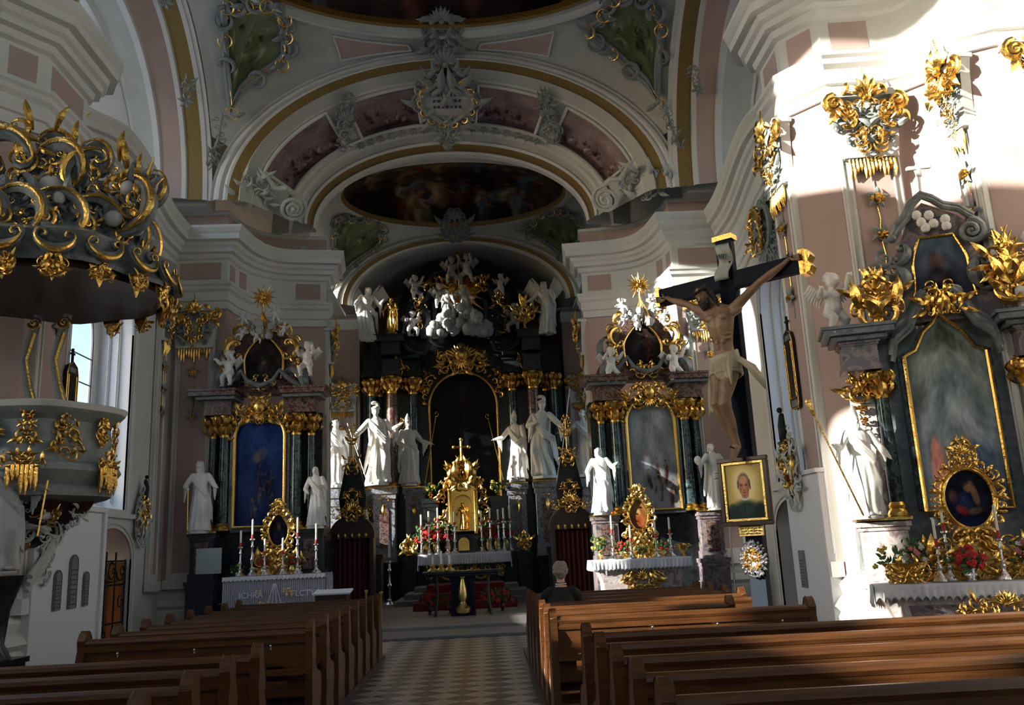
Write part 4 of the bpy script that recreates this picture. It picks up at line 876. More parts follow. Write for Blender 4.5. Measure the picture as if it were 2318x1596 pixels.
for s, x in ((-1, -3.96), (1, 4.02)):
    e = empty('reliquary_picture', (x, 19.55, 1.285), 0, ('teardrop gilt frame with small dark picture on the left side altar', 'sunlit teardrop gilt frame with golden picture on the right side altar')[s > 0], 'picture frame')
    rd = random.Random(31+s); f = painter((.55, .42, .20), (.50, .28, .14), [(.5, .55, .14, .12, 0, (.75, .58, .35), .9), (.5, .3, .3, .25, 0, (.60, .30, .15), .8)], .05, 3) if s > 0 else painter((.08, .08, .12), (.05, .05, .07), [(.5, .6, .14, .12, 0, (.4, .25, .2), .8), (.5, .3, .3, .22, 0, (.12, .12, .25), .8)], .04, 3)
    def op(u, v, s=s):
        a = 2*pi*u; k = 1-.35*max(0, sin(a))**2*abs(cos(a))*2; return (.22*cos(a)*k*v, -.02, .95+.34*sin(a)*v)
    paint('picture', op, lambda u, v: f(.5+.5*v*cos(2*pi*u), .5+.5*v*sin(2*pi*u)), 32, 12, 'paint', e)
    gilded_frame_oval(e, 0, .95, .22, .34, -.03, rd, .13, True); reliquary_base(e, 0, 0, 1.0, .55, 0, rd)
for lab, x, y, r, h, c, sd in (('red flower bouquet in front of the left gilt frame, left of it', -4.2, 19.2, .15, .42, ['flowerred'], 1), ('red flower bouquet in front of the left gilt frame, right of it', -3.6, 19.2, .15, .42, ['flowerred'], 2), ('small green plant with yellow blooms at the left end of the left side altar', -4.9, 19.75, .14, .2, ['floweryellow'], 3),
    ('red bouquet on the right side altar beside the tall candle', 3.52, 19.15, .17, .36, ['flowerred'], 4), ('low green plant at the middle of the right side altar', 3.95, 19.05, .16, .22, ['flowerred', 'floweryellow'], 5), ('dark green bouquet with few red blooms on the right side altar', 4.45, 19.3, .17, .34, ['flowerred'], 6), ('bushy green plant in a pale pot at the left end of the right side altar', 3.1, 19.4, .2, .48, ['floweryellow'], 7)):
    bouquet(lab, (x, y, 1.285), r, h, c, sd, vase='brass', n=8 if 'plant' in lab or 'few' in lab else 30, green=3 if 'plant' in lab or 'dark green' in lab else 1)
v = MB(); v.lathe([(.05, 0), (.06, .02), (.03, .06), (.09, .16), (.1, .24), (.07, .28)], (0, 0, 0), 14); spiral(v, (.12, .2), .07, 1.5, .2, 0); spiral(v, (-.12, .2), .07, 1.5, .2, 0); tag(v.build('urn', 'gold', loc=(4.85, 19.1, 1.285)), 'small gilt urn with handles at the right end of the right side altar', 'urn')
# statues of the side altars
up_arm = (((-.19, -.02, .63), (-.17, -.10, .52)), ((.20, -.03, .68), (.27, -.12, .72)))
statue('white statue of a robed man leaning on a sword, left of the blue painting', (-5.88, 20.05, 2.31), 1.56, .15, arms=(((-.2, 0, .64), (-.15, -.12, .60)), ((.2, -.02, .66), (.25, -.12, .62))), plinth=(.22, .05), props=lambda e, H: (spear(e, (-.2, -.22, .02), (-.22, -.2, .95), 'gold', 'sword', .014),), beard=True, head='crown', seed=3)
statue('pale grey statue standing in shade right of the left side altar', (-3.28, 20.15, 2.31), 1.35, -.1, plinth=(.2, .05), seed=5, head='veil')
statue('white statue seen small on the right side altar, left of its column', (3.28, 20.0, 2.33), 1.5, -.2, plinth=(.2, .05), seed=6, arms=up_arm)
statue('white statue of a monk with open arms holding a skull, right of the grey painting', (5.95, 20.05, 2.33), 1.5, .3, plinth=(.2, .05), seed=8, arms=(((-.20, 0, .68), (-.30, -.10, .66)), ((.21, 0, .68), (.31, -.12, .70))), props=lambda e, H: (lambda c: (c.ball((-.50, -.17, 1.08), (.08, .09, .1), 12), c.ball((-.5, -.2, 1.0), (.045, .06, .05), 8), c.build('skull', 'statue', e)))(MB()), sash=False, cloak=2)
for i, (x, z, s_, lab) in enumerate(((-5.35, 6.0, -1, 'white cherub sitting on the left side altar cornice at its left end'), (-3.5, 6.15, -1, 'white cherub perched on the right end of the left side altar cornice'), (3.75, 5.75, 1, 'white cherub climbing at the left end of the right side altar cornice'), (5.28, 5.75, 1, 'white cherub with raised arm on the right side altar cornice'))):
    putto(lab, (x, 20.2, z-.35), .85, .3*s_, 'cherubs on the side altar cornices', 40+i)
e = tag(MB(), 'x') if False else None
b = MB(); b.box((0, 0, 0), (.56, .03, .56)); tag(b.build('notice_board', 'board', loc=(-5.60, 19.98, 1.64), bevel=.005), 'square pale grey board on the dark pedestal of the left side altar', 'notice board')
# processional glory staff beside the right side altar
e = empty('processional_staff', (5.95, 19.2, 0), 0, 'tall staff with gilt sunburst head beside the right side altar', 'staff'); c = MB(); c.tube([(0, 0, 0), (0, 0, 2.9)], .022, 8); c.build('pole', 'silver', e)
c = MB(); sunburst(c, (0, 3.0), .26, rnd, 18); c.build('sunburst', 'gold', e); c = MB(); c.lathe([(.15, 0), (.16, .04), (.04, .08)], (0, 0, 0), 14); c.build('foot', 'darkwood', e)

# ================================================================ HIGH ALTAR (Y about 30)
HY = 30.2
def high_altar():
    rd = random.Random(77); e = empty('high_altar', (0, HY, 0), 0, 'towering black marble high altar with gilt capitals at the end of the chancel', 'altar')
    b = MB(); b.prism([(-3.6, 0), (3.6, 0), (3.6, 8.6), (2.6, 9.0), (2.3, 10.6), (1.9, 11.5), (1.1, 12.15), (0, 12.4), (-1.1, 12.15), (-1.9, 11.5), (-2.3, 10.6), (-2.6, 9.0), (-3.6, 8.6)], .6, 1.4, [opening(-1.25, 1.25, 2.4, 6.75)]); b.prism([(-1.4, .1), (1.4, .1), (1.4, 8.3), (-1.4, 8.3)], .95, 1.0)
    b.build('body', 'black', e)
    for sx in (-1, 1):
        for x, y, w, d in ((2.75, -.35, .72, .7), (1.78, .2, .6, .6), (3.35, .35, .6, .5)):
            p = MB(); p.use('bluemarble'); moulded_block(p, (sx*x, y), w, d, 1.35, 3.8, .1); p.use('black'); moulded_block(p, (sx*x, y), w+.08, d+.08, 0, 1.35, .08)
            p.use('red'); p.prism(opening(sx*x-w*.22, sx*x+w*.22, 1.8, 3.0), y-d/2-.03, y-d/2-.01)
            p.use('gold'); p.box((sx*x, y, 3.83), (w+.16, d+.16, .04)); leaf(p, (sx*x, 3.3), -pi/2, .5, .25, 0, y-d/2-.05); rocaille(p, (sx*x, 3.45), w*.6, .2, 3, rd, y-d/2-.05); p.build('pedestal', 'bluemarble', e)
    for sx in (-1, 1):
        for x, y, r, m in ((3.25, .35, .17, 'green'), (2.5, .0, .21, 'red'), (1.78, .3, .18, 'green'), (3.0, .6, .15, 'black')): column(e, sx*x, y, 3.86, 7.15, r, m, 7.75, rd)
    c = MB()
    for sx in (-1, 1):
        c.use('navy'); moulded_block(c, (sx*2.5, -.02), .62, .6, 7.77, 8.35, .05); c.box((sx*2.5, -.08, 8.75), (.66, .62, .5)); c.use('navy'); moulded_block(c, (sx*2.5, -.05), .95, .9, 8.95, 9.2, .12)
        c.use('black'); moulded_block(c, (sx*3.2, .35), .66, .6, 7.77, 8.6, .1); moulded_block(c, (sx*1.78, .3), .6, .55, 7.77, 8.3, .08); c.use('navy'); c.box((sx*1.8, .2, 8.45), (.8, .7, .12), sx*.25); c.tube([(sx*2.2, -.1, 9.1), (sx*1.9, -.1, 8.7), (sx*1.55, -.05, 8.55), (sx*1.3, 0, 8.6), (sx*1.1, 0, 8.95)], .09, 7)
        cscroll(c, (sx*1.75, 9.9), .55, -pi/2, -pi/2-sx*2.9, .2, .3); cscroll(c, (sx*1.6, 11.0), .45, -pi/2+sx*.3, -pi/2-sx*2.6, .2, .4); c.tube([(sx*2.1, .4, 9.3), (sx*1.95, .4, 10.2), (sx*1.6, .4, 11.0), (sx*.9, .4, 11.7), (0, .4, 11.95)], .08, 7)
        c.box((sx*1.35, .35, 10.0), (.2, .2, 1.6)); c.box((sx*.95, .45, 9.9), (.14, .2, 1.4))
    c.build('cornice', 'black', e)
    g = MB(); g.tube([(x, .55, z) for x, z in opening(-1.22, 1.22, 2.45, 6.72, 28)], .05, 8); shell(g, (0, 8.35), .5, .0, 11); g.ball((0, -.1, 8.45), (.26, .16, .26), 12); shell(g, (0, 8.3), .34, -.05, 9, up=-pi/2); rocaille(g, (0, 8.3), 1.7, .8, 16, rd, .1, True, .2)
    ring_orn(g, [(1.32*cos(a), 6.8+1.32*sin(a)) for a in [pi*i/16 for i in range(16, -1, -1)]], .2, rd, .5)
    for sx in (-1, 1):
        rocaille(g, (sx*1.45, 10.1), .5, 1.4, 12, rd, .2, False, .3); rocaille(g, (sx*.8, 11.2), .8, .5, 9, rd, .3, False, .3); rocaille(g, (sx*2.15, 8.1), .4, .5, 5, rd, -.1, False, .3); cscroll(g, (sx*1.6, 9.9), .42, -1.2, 1.2 if sx > 0 else -2.0, .12, .1)
        rocaille(g, (sx*1.3, 7.6), .35, .9, 8, rd, .35, False, .3); rocaille(g, (sx*2.1, 5.6), .2, .5, 4, rd, .0, False, .4)
    sunburst(g, (0, 11.0), 1.1, rd, 36, .5); g.tube([(0, .1, 10.9), (0, .1, 12.4)], .04, 6); g.tube([(-.3, .1, 12.15), (.3, .1, 12.15)], .035, 6); g.build('gilded_carving', 'gold', e)
    arched_picture(e, -1.2, 1.2, 2.45, 6.72, .62, painter((.025, .03, .045), (.02, .016, .016), [(.45, .84, .12, .04, 0, (.17, .12, .10), .5), (.5, .9, .06, .04, 0, (.2, .15, .12), .5)]+figures(rd, 12, .15, .85, .1, .7, .09, [(.10, .045, .04), (.05, .07, .08), (.07, .06, .05)], (.16, .11, .09)), .02, 6))
high_altar()
# group of the trinity on clouds
e = empty('trinity_group', (0, 29.75, 9.0), 0, 'grey white carved group seated on heaped clouds at the top of the high altar', 'sculpture')
rd = random.Random(5); q = MB()
for i in range(95):
    x = rd.uniform(-1.05, 1.05); t = rd.uniform(0, 1); z = t*(1.25-.95*abs(x)); q.ball((x, rd.uniform(-.25, .25)-.1*(1-t), z+.12), rd.uniform(.11, .21), 9)
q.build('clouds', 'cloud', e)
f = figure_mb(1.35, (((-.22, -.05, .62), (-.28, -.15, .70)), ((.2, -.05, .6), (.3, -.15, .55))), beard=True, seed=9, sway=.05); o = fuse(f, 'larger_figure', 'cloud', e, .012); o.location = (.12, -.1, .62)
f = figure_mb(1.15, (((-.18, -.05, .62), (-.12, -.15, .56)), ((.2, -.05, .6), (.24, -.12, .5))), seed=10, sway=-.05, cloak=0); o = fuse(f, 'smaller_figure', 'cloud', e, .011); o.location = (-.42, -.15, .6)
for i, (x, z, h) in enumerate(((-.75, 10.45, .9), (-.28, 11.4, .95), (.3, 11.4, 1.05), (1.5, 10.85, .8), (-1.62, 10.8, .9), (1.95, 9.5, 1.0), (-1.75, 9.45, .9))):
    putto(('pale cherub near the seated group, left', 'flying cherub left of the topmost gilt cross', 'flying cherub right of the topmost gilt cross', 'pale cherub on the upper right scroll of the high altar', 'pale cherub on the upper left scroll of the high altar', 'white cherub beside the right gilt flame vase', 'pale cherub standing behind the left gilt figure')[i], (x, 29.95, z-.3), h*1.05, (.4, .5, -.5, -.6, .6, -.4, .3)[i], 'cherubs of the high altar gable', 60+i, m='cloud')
ang = (((-.2, -.02, .7), (-.27, -.12, .62)), ((.19, -.04, .64), (.22, -.16, .70)))
statue('tall white winged angel on the high altar, left of the gilt figure', (-3.25, 29.7, 9.0), 2.0, .4, arms=ang, name='angel_statue', cat='angel', wings=dict(span=.3, up=.3), seed=12, sway=-.05, m='statue')
statue('tall white winged angel on the high altar, right of the gilt flame vase', (3.05, 29.7, 9.0), 2.0, -.4, arms=ang, name='angel_statue', cat='angel', wings=dict(span=.3, up=.34), seed=13, sway=.05, m='statue')
e = empty('gilt_bust', (-2.45, 29.85, 9.22), 0, 'brightly lit gilt seated figure on the left side of the high altar', 'sculpture')
f = fuse(figure_mb(1.25, (((-.2, -.05, .6), (-.22, -.2, .52)), ((.18, -.05, .62), (.1, -.2, .6))), seed=14, beard=True), 'figure', 'gold', e, .011); f.location = (0, 0, .15); f = MB(); f.lathe([(.22, 0), (.24, .04), (.12, .12), (.2, .2)], (0, 0, 0), 12); f.build('foot', 'gold', e)
e = MB(); e.lathe([(.2, 0), (.22, .04), (.06, .16), (.2, .4), (.26, .62), (.16, .75), (.2, .8)], (0, 0, 0), 16)
for i in range(14): e.tube([(0, 0, .78), (rd.uniform(-.14, .14), 0, 1.05), (rd.uniform(-.2, .2), 0, 1.2+.25*rd.random())], [.05, .04, .01], 5)
rocaille(e, (0, .6), .7, .5, 8, rd, -.2, True, .3); tag(e.build('flame_vase', 'gold', loc=(2.3, 29.85, 9.22)), 'gilt flame vase on the right side of the high altar', 'vase')
# big statues
pl = (.42, .10)
statue('sunlit white statue in plumed helmet with banner staff, left of the high altar painting', (-2.98, 29.45, 3.98), 2.62, .25, head='plume', plinth=pl, seed=15, sway=.05, leg=.06, cloak=2, arms=(((-.22, -.02, .66), (-.29, -.10, .58)), ((.2, -.02, .68), (.30, -.10, .74))),
    props=lambda e, H: (spear(e, (-.35, -.35, .0), (-1.0, -.25, 2.0)), (lambda g: (rocaille(g, (.85, 1.98), .22, .3, 5, rd, -.25), g.build('gilt_attribute', 'gold', e)))(MB())))
statue('white statue in plumed helmet leaning on a staff, right of the high altar painting', (2.72, 29.45, 3.98), 2.62, -.25, head='plume', plinth=pl, seed=16, sway=-.05, leg=-.04, cloak=3, arms=(((-.18, -.06, .66), (-.06, -.14, .68)), ((.22, -.02, .66), (.29, -.08, .58))), props=lambda e, H: spear(e, (.55, -.3, 0), (1.05, -.2, 2.9)))
statue('pale mitred bishop statue holding a gold crozier, left and nearer the dark painting', (-1.95, 30.05, 3.95), 2.25, .5, head='mitre', plinth=(.3, .08), seed=17, arms=(((-.17, -.03, .62), (-.1, -.12, .56)), ((.22, -.02, .66), (.34, -.08, .62))), props=lambda e, H: crozier(e, (.5, -.25, .0), (1.0, -.2, 2.35), .1, 1))
statue('pale mitred bishop statue holding a gold crozier, right and nearer the dark painting', (1.80, 30.05, 3.95), 2.25, -.5, head='mitre', plinth=(.3, .08), seed=18, arms=(((-.22, -.02, .66), (-.32, -.08, .64)), ((.17, -.03, .62), (.1, -.12, .56))), props=lambda e, H: crozier(e, (-.45, -.2, .0), (-.95, -.2, 2.2), .1, -1))
statue('sunlit white statue group of a robed figure left of the helmeted statue', (-4.35, 29.4, 3.95), 2.25, .3, plinth=(.4, .1), seed=19, head='bare', arms=(((-.18, -.04, .62), (-.08, -.14, .56)), ((.18, -.03, .64), (.12, -.16, .68))), cloak=2)
statue('white robed statue pointing left, at the far right of the chancel', (4.15, 29.6, 3.98), 2.25, -.3, plinth=(.4, .1), seed=21, head='veil', arms=(((-.22, -.02, .68), (-.36, -.06, .66)), ((.18, -.03, .64), (.1, -.16, .6))), cloak=2)
# brackets beneath the outer statues and lower statues under them
for s in (-1, 1):
    b = MB(); moulded_block(b, (0, 0), .9, .8, 0, 3.82, .12); tag(b.build('statue_pedestal', 'bluemarble', loc=(s*4.25, 29.6, 0)), 'blue grey marble pedestal under the statue at the far %s of the chancel' % ('left' if s < 0 else 'right'), 'pedestal')
statue('small grey statue in shade under the left chancel statue', (-3.55, 28.9, 1.35+.0), 2.1, .2, seed=23, head='veil', arms=(((-.14, -.04, .62), (-.05, -.12, .6)), ((.14, -.04, .62), (.05, -.12, .62))), plinth=(.3, .1))
b = MB(); moulded_block(b, (0, 0), .6, .6, .12, 1.24, .08); tag(b.build('statue_pedestal', 'bluemarble', loc=(-3.55, 28.9, 0)), 'low marble pedestal under the small shaded statue at the left of the chancel', 'pedestal')
# tabernacle
e = empty('tabernacle', (-.1, 29.3, 1.55), 0, 'tall gilt tabernacle with cross on the high altar table', 'tabernacle'); t = MB(); t.use('black'); t.box((0, .1, .35), (1.0, .5, .7)); t.use('gold'); t.prism([(-.5, .6), (.5, .6), (.5, 2.0), (.38, 2.15), (0, 2.3), (-.38, 2.15), (-.5, 2.0)], -.15, .3, [opening(-.3, .3, .72, 1.6)]); t.prism(opening(-.18, .18, .08, .32), -.19, -.15); t.box((0, .12, 1.3), (.62, .02, 1.3)); t.build('cabinet', 'gold', e)
g = MB(); rd = random.Random(8)
for sx in (-1, 1): g.lathe([(.07, 0), (.05, .1), (.05, 1.35), (.08, 1.42)], (sx*.42, -.18, .62), 10); rocaille(g, (sx*.62, 1.4), .3, 1.3, 9, rd, -.1, False, .4); spiral(g, (sx*.5, 2.2), .16, 1.8, .25, -.1, 0, sx); leaf(g, (sx*.45, 2.35), pi/2+sx*.2, .5, .3, 0, -.1); rocaille(g, (sx*.75, .9), .3, .5, 5, rd, 0, False, .4)
rocaille(g, (0, 2.55), .8, .75, 16, rd, -.1, True, .26); sunburst(g, (0, 2.9), .42, rd, 18, 0); g.tube([(0, -.05, 2.9), (0, -.05, 3.72)], .045, 7); g.tube([(-.22, -.05, 3.5), (.22, -.05, 3.5)], .045, 7)
for x, z in ((0, 3.76), (-.25, 3.5), (.25, 3.5)): g.ball((x, -.05, z), .07, 8)
g.build('gilded_carving', 'gold', e); f = fuse(figure_mb(.9, ang, seed=30), 'gilt_figure', 'gold', e, .01); f.location = (0, -.02, .75)
for sx in (-1, 1): o = fuse(putto_mb(.55, 5+sx), 'cherub_carving', 'gold', e, .011, 1); o.location = (sx*.55, -.05, 1.95)
# mensa, cloth, candlesticks, flowers, reliquaries
e = empty('altar_table', (-.08, 28.85, 0), 0, 'dark marble table of the high altar with gilt ornament', 'altar table'); t = MB(); t.box((0, 0, 1.47), (2.9, .9, .1)); t.build('tabletop', 'black', e); t = MB(); t.prism([(-1.3, .12), (1.3, .12), (1.15, .5), (1.3, 1.42), (-1.3, 1.42), (-1.15, .5)], -.35, .35); t.build('body', 'black', e)
g = MB(); rocaille(g, (0, 1.0), 1.3, .35, 12, rnd, -.37, True, .25)
for sx in (-1, 1): cscroll(g, (sx*.5, 1.05), .3, pi if sx > 0 else 0, 2*pi if sx > 0 else -pi, .1, -.4); rocaille(g, (sx*1.15, 1.0), .25, .4, 4, rnd, -.37, True, .3)
g.build('gilded_carving', 'gold', e)
cloth('altar_cloth', 'white pleated lace cloth hanging over the high altar table', (-.08, 28.85, 1.525), 0, 2.96, .94, .3, front=.32)
X = [-1.46, -1.22, -.92, -.62, -.38, .5, .78, 1.05, 1.22]
N9 = ['leftmost', 'second from the left', 'third from the left', 'fourth from the left', 'nearest the tabernacle on the left', 'nearest the tabernacle on the right', 'fourth from the right', 'third from the right', 'second from the right']
for i, x in enumerate(X): candlestick('silver candlestick with white candle on the high altar, '+N9[i], (x, 28.65+.1*(i % 2), 1.55), (.85, .95, 1.05, .98, .9, .9, .98, .92, .95)[i], .42, 'candlesticks on the high altar', s=1.5)
candlestick('silver candlestick with white candle on the high altar, rightmost by the edge', (1.42, 28.7, 1.55), .95, .5, 'candlesticks on the high altar', s=1.5)
for i, (x, r, z, d) in enumerate(((-1.35, .26, 0, 'left end'), (-1.0, .27, .1, 'between the left candles'), (-.62, .22, .15, 'left of the tabernacle'), (.72, .2, .1, 'right of the tabernacle'), (1.0, .25, .12, 'between the right candles'), (1.3, .2, .05, 'right end'))):
    bouquet('red flower bouquet on the high altar, '+d, (x, 29.0, 1.55), r*1.35, .8+z, ['flowerred'], 80+i, 'brass', 'red bouquets on the high altar', 60)
for i, (x, d) in enumerate(((-1.75, 'beyond the left end'), (1.75, 'beyond the right end'))):
    b = MB(); moulded_block(b, (0, 0), .45, .5, .12, 1.5, .06); tag(b.build('side_pedestal', 'black', loc=(x*1.07, 28.95, 0)), 'black pedestal of the high altar table, '+d, 'pedestal')
    v = MB(); v.lathe([(.1, 0), (.12, .03), (.05, .1), (.14, .3), (.16, .42), (.1, .5)], (0, 0, 0), 14); rocaille(v, (0, .3), .4, .35, 6, rnd, -.12, True, .35); tag(v.build('gilt_vase', 'gold', loc=(x*1.07, 28.85, 1.52)), 'gilt vase standing %s of the high altar cloth' % d, 'vase')
for s in (-1, 1):
    bouquet('green branches beside the tabernacle top, %s' % ('left' if s < 0 else 'right'), (s*1.15-.05, 29.75, 3.4), .3, .45, ['floweryellow'], 90+s, 'gold', None, 8, 3)
    b = MB(); moulded_block(b, (0, 0), .5, .4, 0, 1.85, .06); tag(b.build('gradine', 'black', loc=(s*1.15-.05, 29.75, 1.53)), 'black marble stand under the green branches, %s of the tabernacle' % ('left' if s < 0 else 'right'), 'stand')
b = MB(); b.box((0, 0, .7), (3.9, .45, 1.4)); tag(b.build('gradine', 'black', loc=(-.05, 29.72, .12)), 'long black marble step behind the high altar table', 'stand')
# stairs to the high altar with red carpet
mb = MB(); 
for i in range(3): mb.box((-.02, 27.6-.0+i*.45, .12+.09+i*.16-.04), (4.2-.5*i, 3.4-.6*i, .18))
tag(mb.build(trimname(), 'stone', bevel=.01), kind='structure')
# ================================================================ NEAR RIGHT ALTAR
NO, NR = (6.18, 10.2), -18
na = radians(NR)
def NW(x, y, z=0): return (NO[0]+x*cos(na)-y*sin(na), NO[1]+x*sin(na)+y*cos(na), z)
def near_altar():
    rd = random.Random(55); e = empty('side_altar', (NO[0], NO[1], 0), na, 'large grey and violet marble side altar with misty painting at the right edge', 'altar')
    b = MB(); b.prism([(-1.15, 0), (1.45, 0), (1.45, 1.75), (-1.15, 1.75)], .12, .5); b.prism([(-.8, 1.75), (1.1, 1.75), (1.1, 4.1), (-.8, 4.1)], .2, .4); b.build('body', 'slate', e)
    for sx, x in ((-1, -.88), (1, 1.1)):
        p = MB(); p.use('marble'); moulded_block(p, (x, .0), .55, .5, 0, 1.05, .06); moulded_block(p, (x, .02), .5, .45, 1.05, 1.72, .05); p.use('gold'); p.box((x, 0, 1.755), (.62, .55, .035)); p.build('pedestal', 'marble', e)
        p = MB(); p.prism([(x-.16, 1.78), (x+.12, 1.78), (x+.12, 3.35), (x-.16, 3.35)], .1, .2); p.build('pilaster', 'marble', e)
        column(e, x-sx*-.0+(.2 if sx < 0 else -.17), .0, 1.78, 3.22, .085, 'green' if sx < 0 else 'slate', 3.55, rd)
        g = MB(); rocaille(g, (x-.05, 3.42), .34, .26, 7, rd, .04, True, .32); pend(g, x-.04, 3.2, .6, rd, .05, .05, 4); pend(g, x-.14, 3.2, .3, rd, .05, .035, 2); g.build('gilded_capital', 'gold', e)
        c = MB(); c.use('violet'); moulded_block(c, (x, .08), .42, .42, 3.58, 3.95, .04); c.use('slate'); c.box((x-.0, .05, 3.98), (.66, .56, .05)); c.box((x, .02, 4.05), (.82, .66, .07)); c.box((x, .02, 4.11), (.88, .70, .04)); c.build('entablature_block', 'slate', e)
    c = MB(); c.use('slate')
    for off, r in ((0, .055), (.09, .04), (-.08, .035)):
        for sx, x0 in ((-1, -.5), (1, .72)): c.tube([(x0, -.02, 3.75+off), (x0-sx*.06+.0, -.05, 3.98+off), (x0-sx*.24, -.08, 4.12+off), (x0-sx*.33, -.1, 4.3+off), (x0-sx*.45, -.1, 4.42+off)], r, 7); 
    spiral(c, (-.06, 4.42), .09, 1.6, .3, -.1, pi/2, 1); spiral(c, (.30, 4.44), .09, 1.6, .3, -.1, pi/2, -1); c.build('arched_cornice', 'slate', e)
    fr = [(-.36, 1.82), (-.36, 3.72), (-.22, 3.80), (-.10, 4.02), (.02, 4.12), (.10, 4.24), (.20, 4.12), (.34, 4.0), (.46, 3.78), (.58, 3.72), (.58, 1.82)]
    g = MB(); g.tube([(x, .04, z) for x, z in fr]+[(-.36, .04, 1.82)], .026, 6); g.build('picture_frame', 'gold', e); g = MB(); g.prism([((x-.11)*1.14+.11, z+.03) for x, z in fr], .1, .2); g.build('picture_surround', 'green', e)
    bl = [(.22, .20, .10, .22, .05, (.52, .30, .26), .75), (.2, .36, .05, .05, 0, (.5, .36, .3), .7), (.7, .22, .28, .16, .3, (.13, .17, .22), .9), (.45, .62, .3, .1, .3, (.27, .31, .34), .6), (.6, .45, .25, .08, -.3, (.32, .34, .36), .5), (.5, .9, .3, .06, 0, (.15, .17, .14), .7), (.62, .33, .06, .07, .2, (.36, .33, .30), .7), (.85, .12, .12, .1, 0, (.10, .11, .14), .8)]
    cf = painter((.48, .53, .50), (.52, .57, .64), [(b[0], b[1], b[2], b[3], b[4], tuple(min(1, c*2.0) for c in b[5]), b[6]) for b in bl], .09, 12, 6)
    def pos(u, v):
        x = -.34+.90*u; xs = [p[0] for p in fr[1:10]]; top = 3.7
        for i in range(len(xs)-1):
            if xs[i] <= x <= xs[i+1]: t = (x-xs[i])/(xs[i+1]-xs[i]); top = fr[1+i][1]*(1-t)+fr[2+i][1]*t
        return (x, .07, 1.83+(top-1.83)*v)
    paint('altar_painting', pos, cf, 60, 110, 'paint', e)
    # upper frame of scrolls
    u = MB(); u.use('violet'); u.prism([(-.38, 4.15), (.95, 4.15), (.78, 4.4), (.66, 4.7), (.68, 5.05), (.75, 5.25), (.5, 5.5), (.3, 5.62), (.12, 5.72), (-.05, 5.55), (-.16, 5.3), (-.28, 5.05), (-.26, 4.75), (-.36, 4.45)], .06, .25)
    u.use('slate')
    for o in (0, .045): u.tube([(-.26-o, .0, 5.28), (-.2-o, -.02, 5.38+o), (-.08-o, -.04, 5.5+o), (-.02-o*.5, -.05, 5.66+o), (.1, -.06, 5.76+o), (.22, -.05, 5.7+o), (.34, -.03, 5.6+o), (.52, 0, 5.55+o), (.68, 0, 5.4+o)], .038, 7)
    u.ball((-.3, -.02, 5.26), .06, 10); spiral(u, (.62, 5.24), .17, 1.9, .26, -.0, pi/2, -1); spiral(u, (-.42, 5.0), .12, 1.4, .26, .0, pi/2, 1); cscroll(u, (-.30, 5.08), .16, -pi/2, pi*.2, .24, .02); cscroll(u, (-.44, 4.7), .24, -.9, .9, .2, .02); cscroll(u, (.82, 4.7), .26, pi-.9, pi+.9, .2, .02); spiral(u, (-.46, 4.28), .13, 1.5, .3, 0, pi/2, 1)
    u.tube([(.62, .05, 5.1), (.85, .02, 5.2), (.98, 0, 5.12)], .05, 6); u.tube([(-.45, .05, 4.95), (-.62, .02, 4.92), (-.7, 0, 4.86)], .04, 6); u.build('upper_scroll_frame', 'violet', e)
    uf = [(-.12, 4.42), (-.16, 4.7), (-.14, 4.86), (.02, 5.02), (.08, 5.24), (.34, 5.24), (.42, 5.1), (.56, 5.02), (.54, 4.75), (.6, 4.42)]
    f2 = painter((.30, .37, .43), (.16, .17, .24), [(.45, .6, .16, .16, 0, (.34, .25, .22), .8), (.45, .3, .3, .22, 0, (.10, .09, .13), .8), (.5, .35, .12, .08, .4, (.3, .2, .18), .5)], .05, 4, 6)
    def p2(uu, v): k = 1-.0*v; w = .36*(1-.45*max(0, (v-.55)/.45)**1.5)-.04*sin(v*pi); return (.22+(uu-.5)*2*w, .045, 4.42+.82*v)
    paint('upper_painting', p2, f2, 28, 30, 'paint', e); g = MB(); L = [p2(0, i/12) for i in range(13)]+[p2(1, 1-i/12) for i in range(13)]; g.tube([(x, .03, z) for x, y, z in L], .018, 6)
    rocaille(g, (.15, 4.33), .6, .26, 10, rd, -.1, True, .3); rocaille(g, (.15, 4.5), .4, .2, 5, rd, -.05, True, .3); g.build('gilded_carving', 'gold', e)
    w = MB()
    for (x, z) in ((.06, 5.42), (.16, 5.5), (.10, 5.34), (.2, 5.38), (.02, 5.52), (.34, 5.42), (.34, 5.33)): w.ball((x, -.06, z), (.062, .05, .066), 9)
    w.build('cherub_heads', 'statue', e)
    w = MB(); w.tube([(.12, .0, 5.78), (.14, .0, 6.3)], .018, 6); 
    for a, b in (((.14, 6.34), (.14, 6.08)), ((.02, 6.18), (.26, 6.18))): w.limb([((a[0], 0, a[1]), .036), (((a[0]+b[0])/2, 0, (a[1]+b[1])/2), .022), ((b[0], 0, b[1]), .036)], 7)
    w.build('cross', 'statue', e)
near_altar()
rd = random.Random(3)
for x, z, h, lab in ((-.62, 4.14, .75, 'gilt flame vase on the left of the near right altar cornice'), (.92, 4.25, .95, 'large gilt flame vase on the right of the near right altar cornice')):
    v = MB(); v.lathe([(.12, 0), (.13, .03), (.04, .1), (.13, h*.3), (.15, h*.45), (.09, h*.55), (.12, h*.6)], (0, 0, 0), 14)
    for i in range(16): v.tube([(0, 0, h*.55), (rd.uniform(-.1, .1), -.03, h*.75), (rd.uniform(-.14, .14), 0, h*rd.uniform(.8, 1.05))], [.03, .03, .006], 5)
    rocaille(v, (0, h*.42), .44, h*.6, 9, rd, -.12, True, .3); tag(v.build('flame_vase', 'gold', loc=NW(x, -.08, z), rz=na), lab, 'vase')
putto('white cherub gesturing left on the near right altar cornice at its left end', NW(-1.12, -.08, 4.06), .82, na+.4, None, 71)
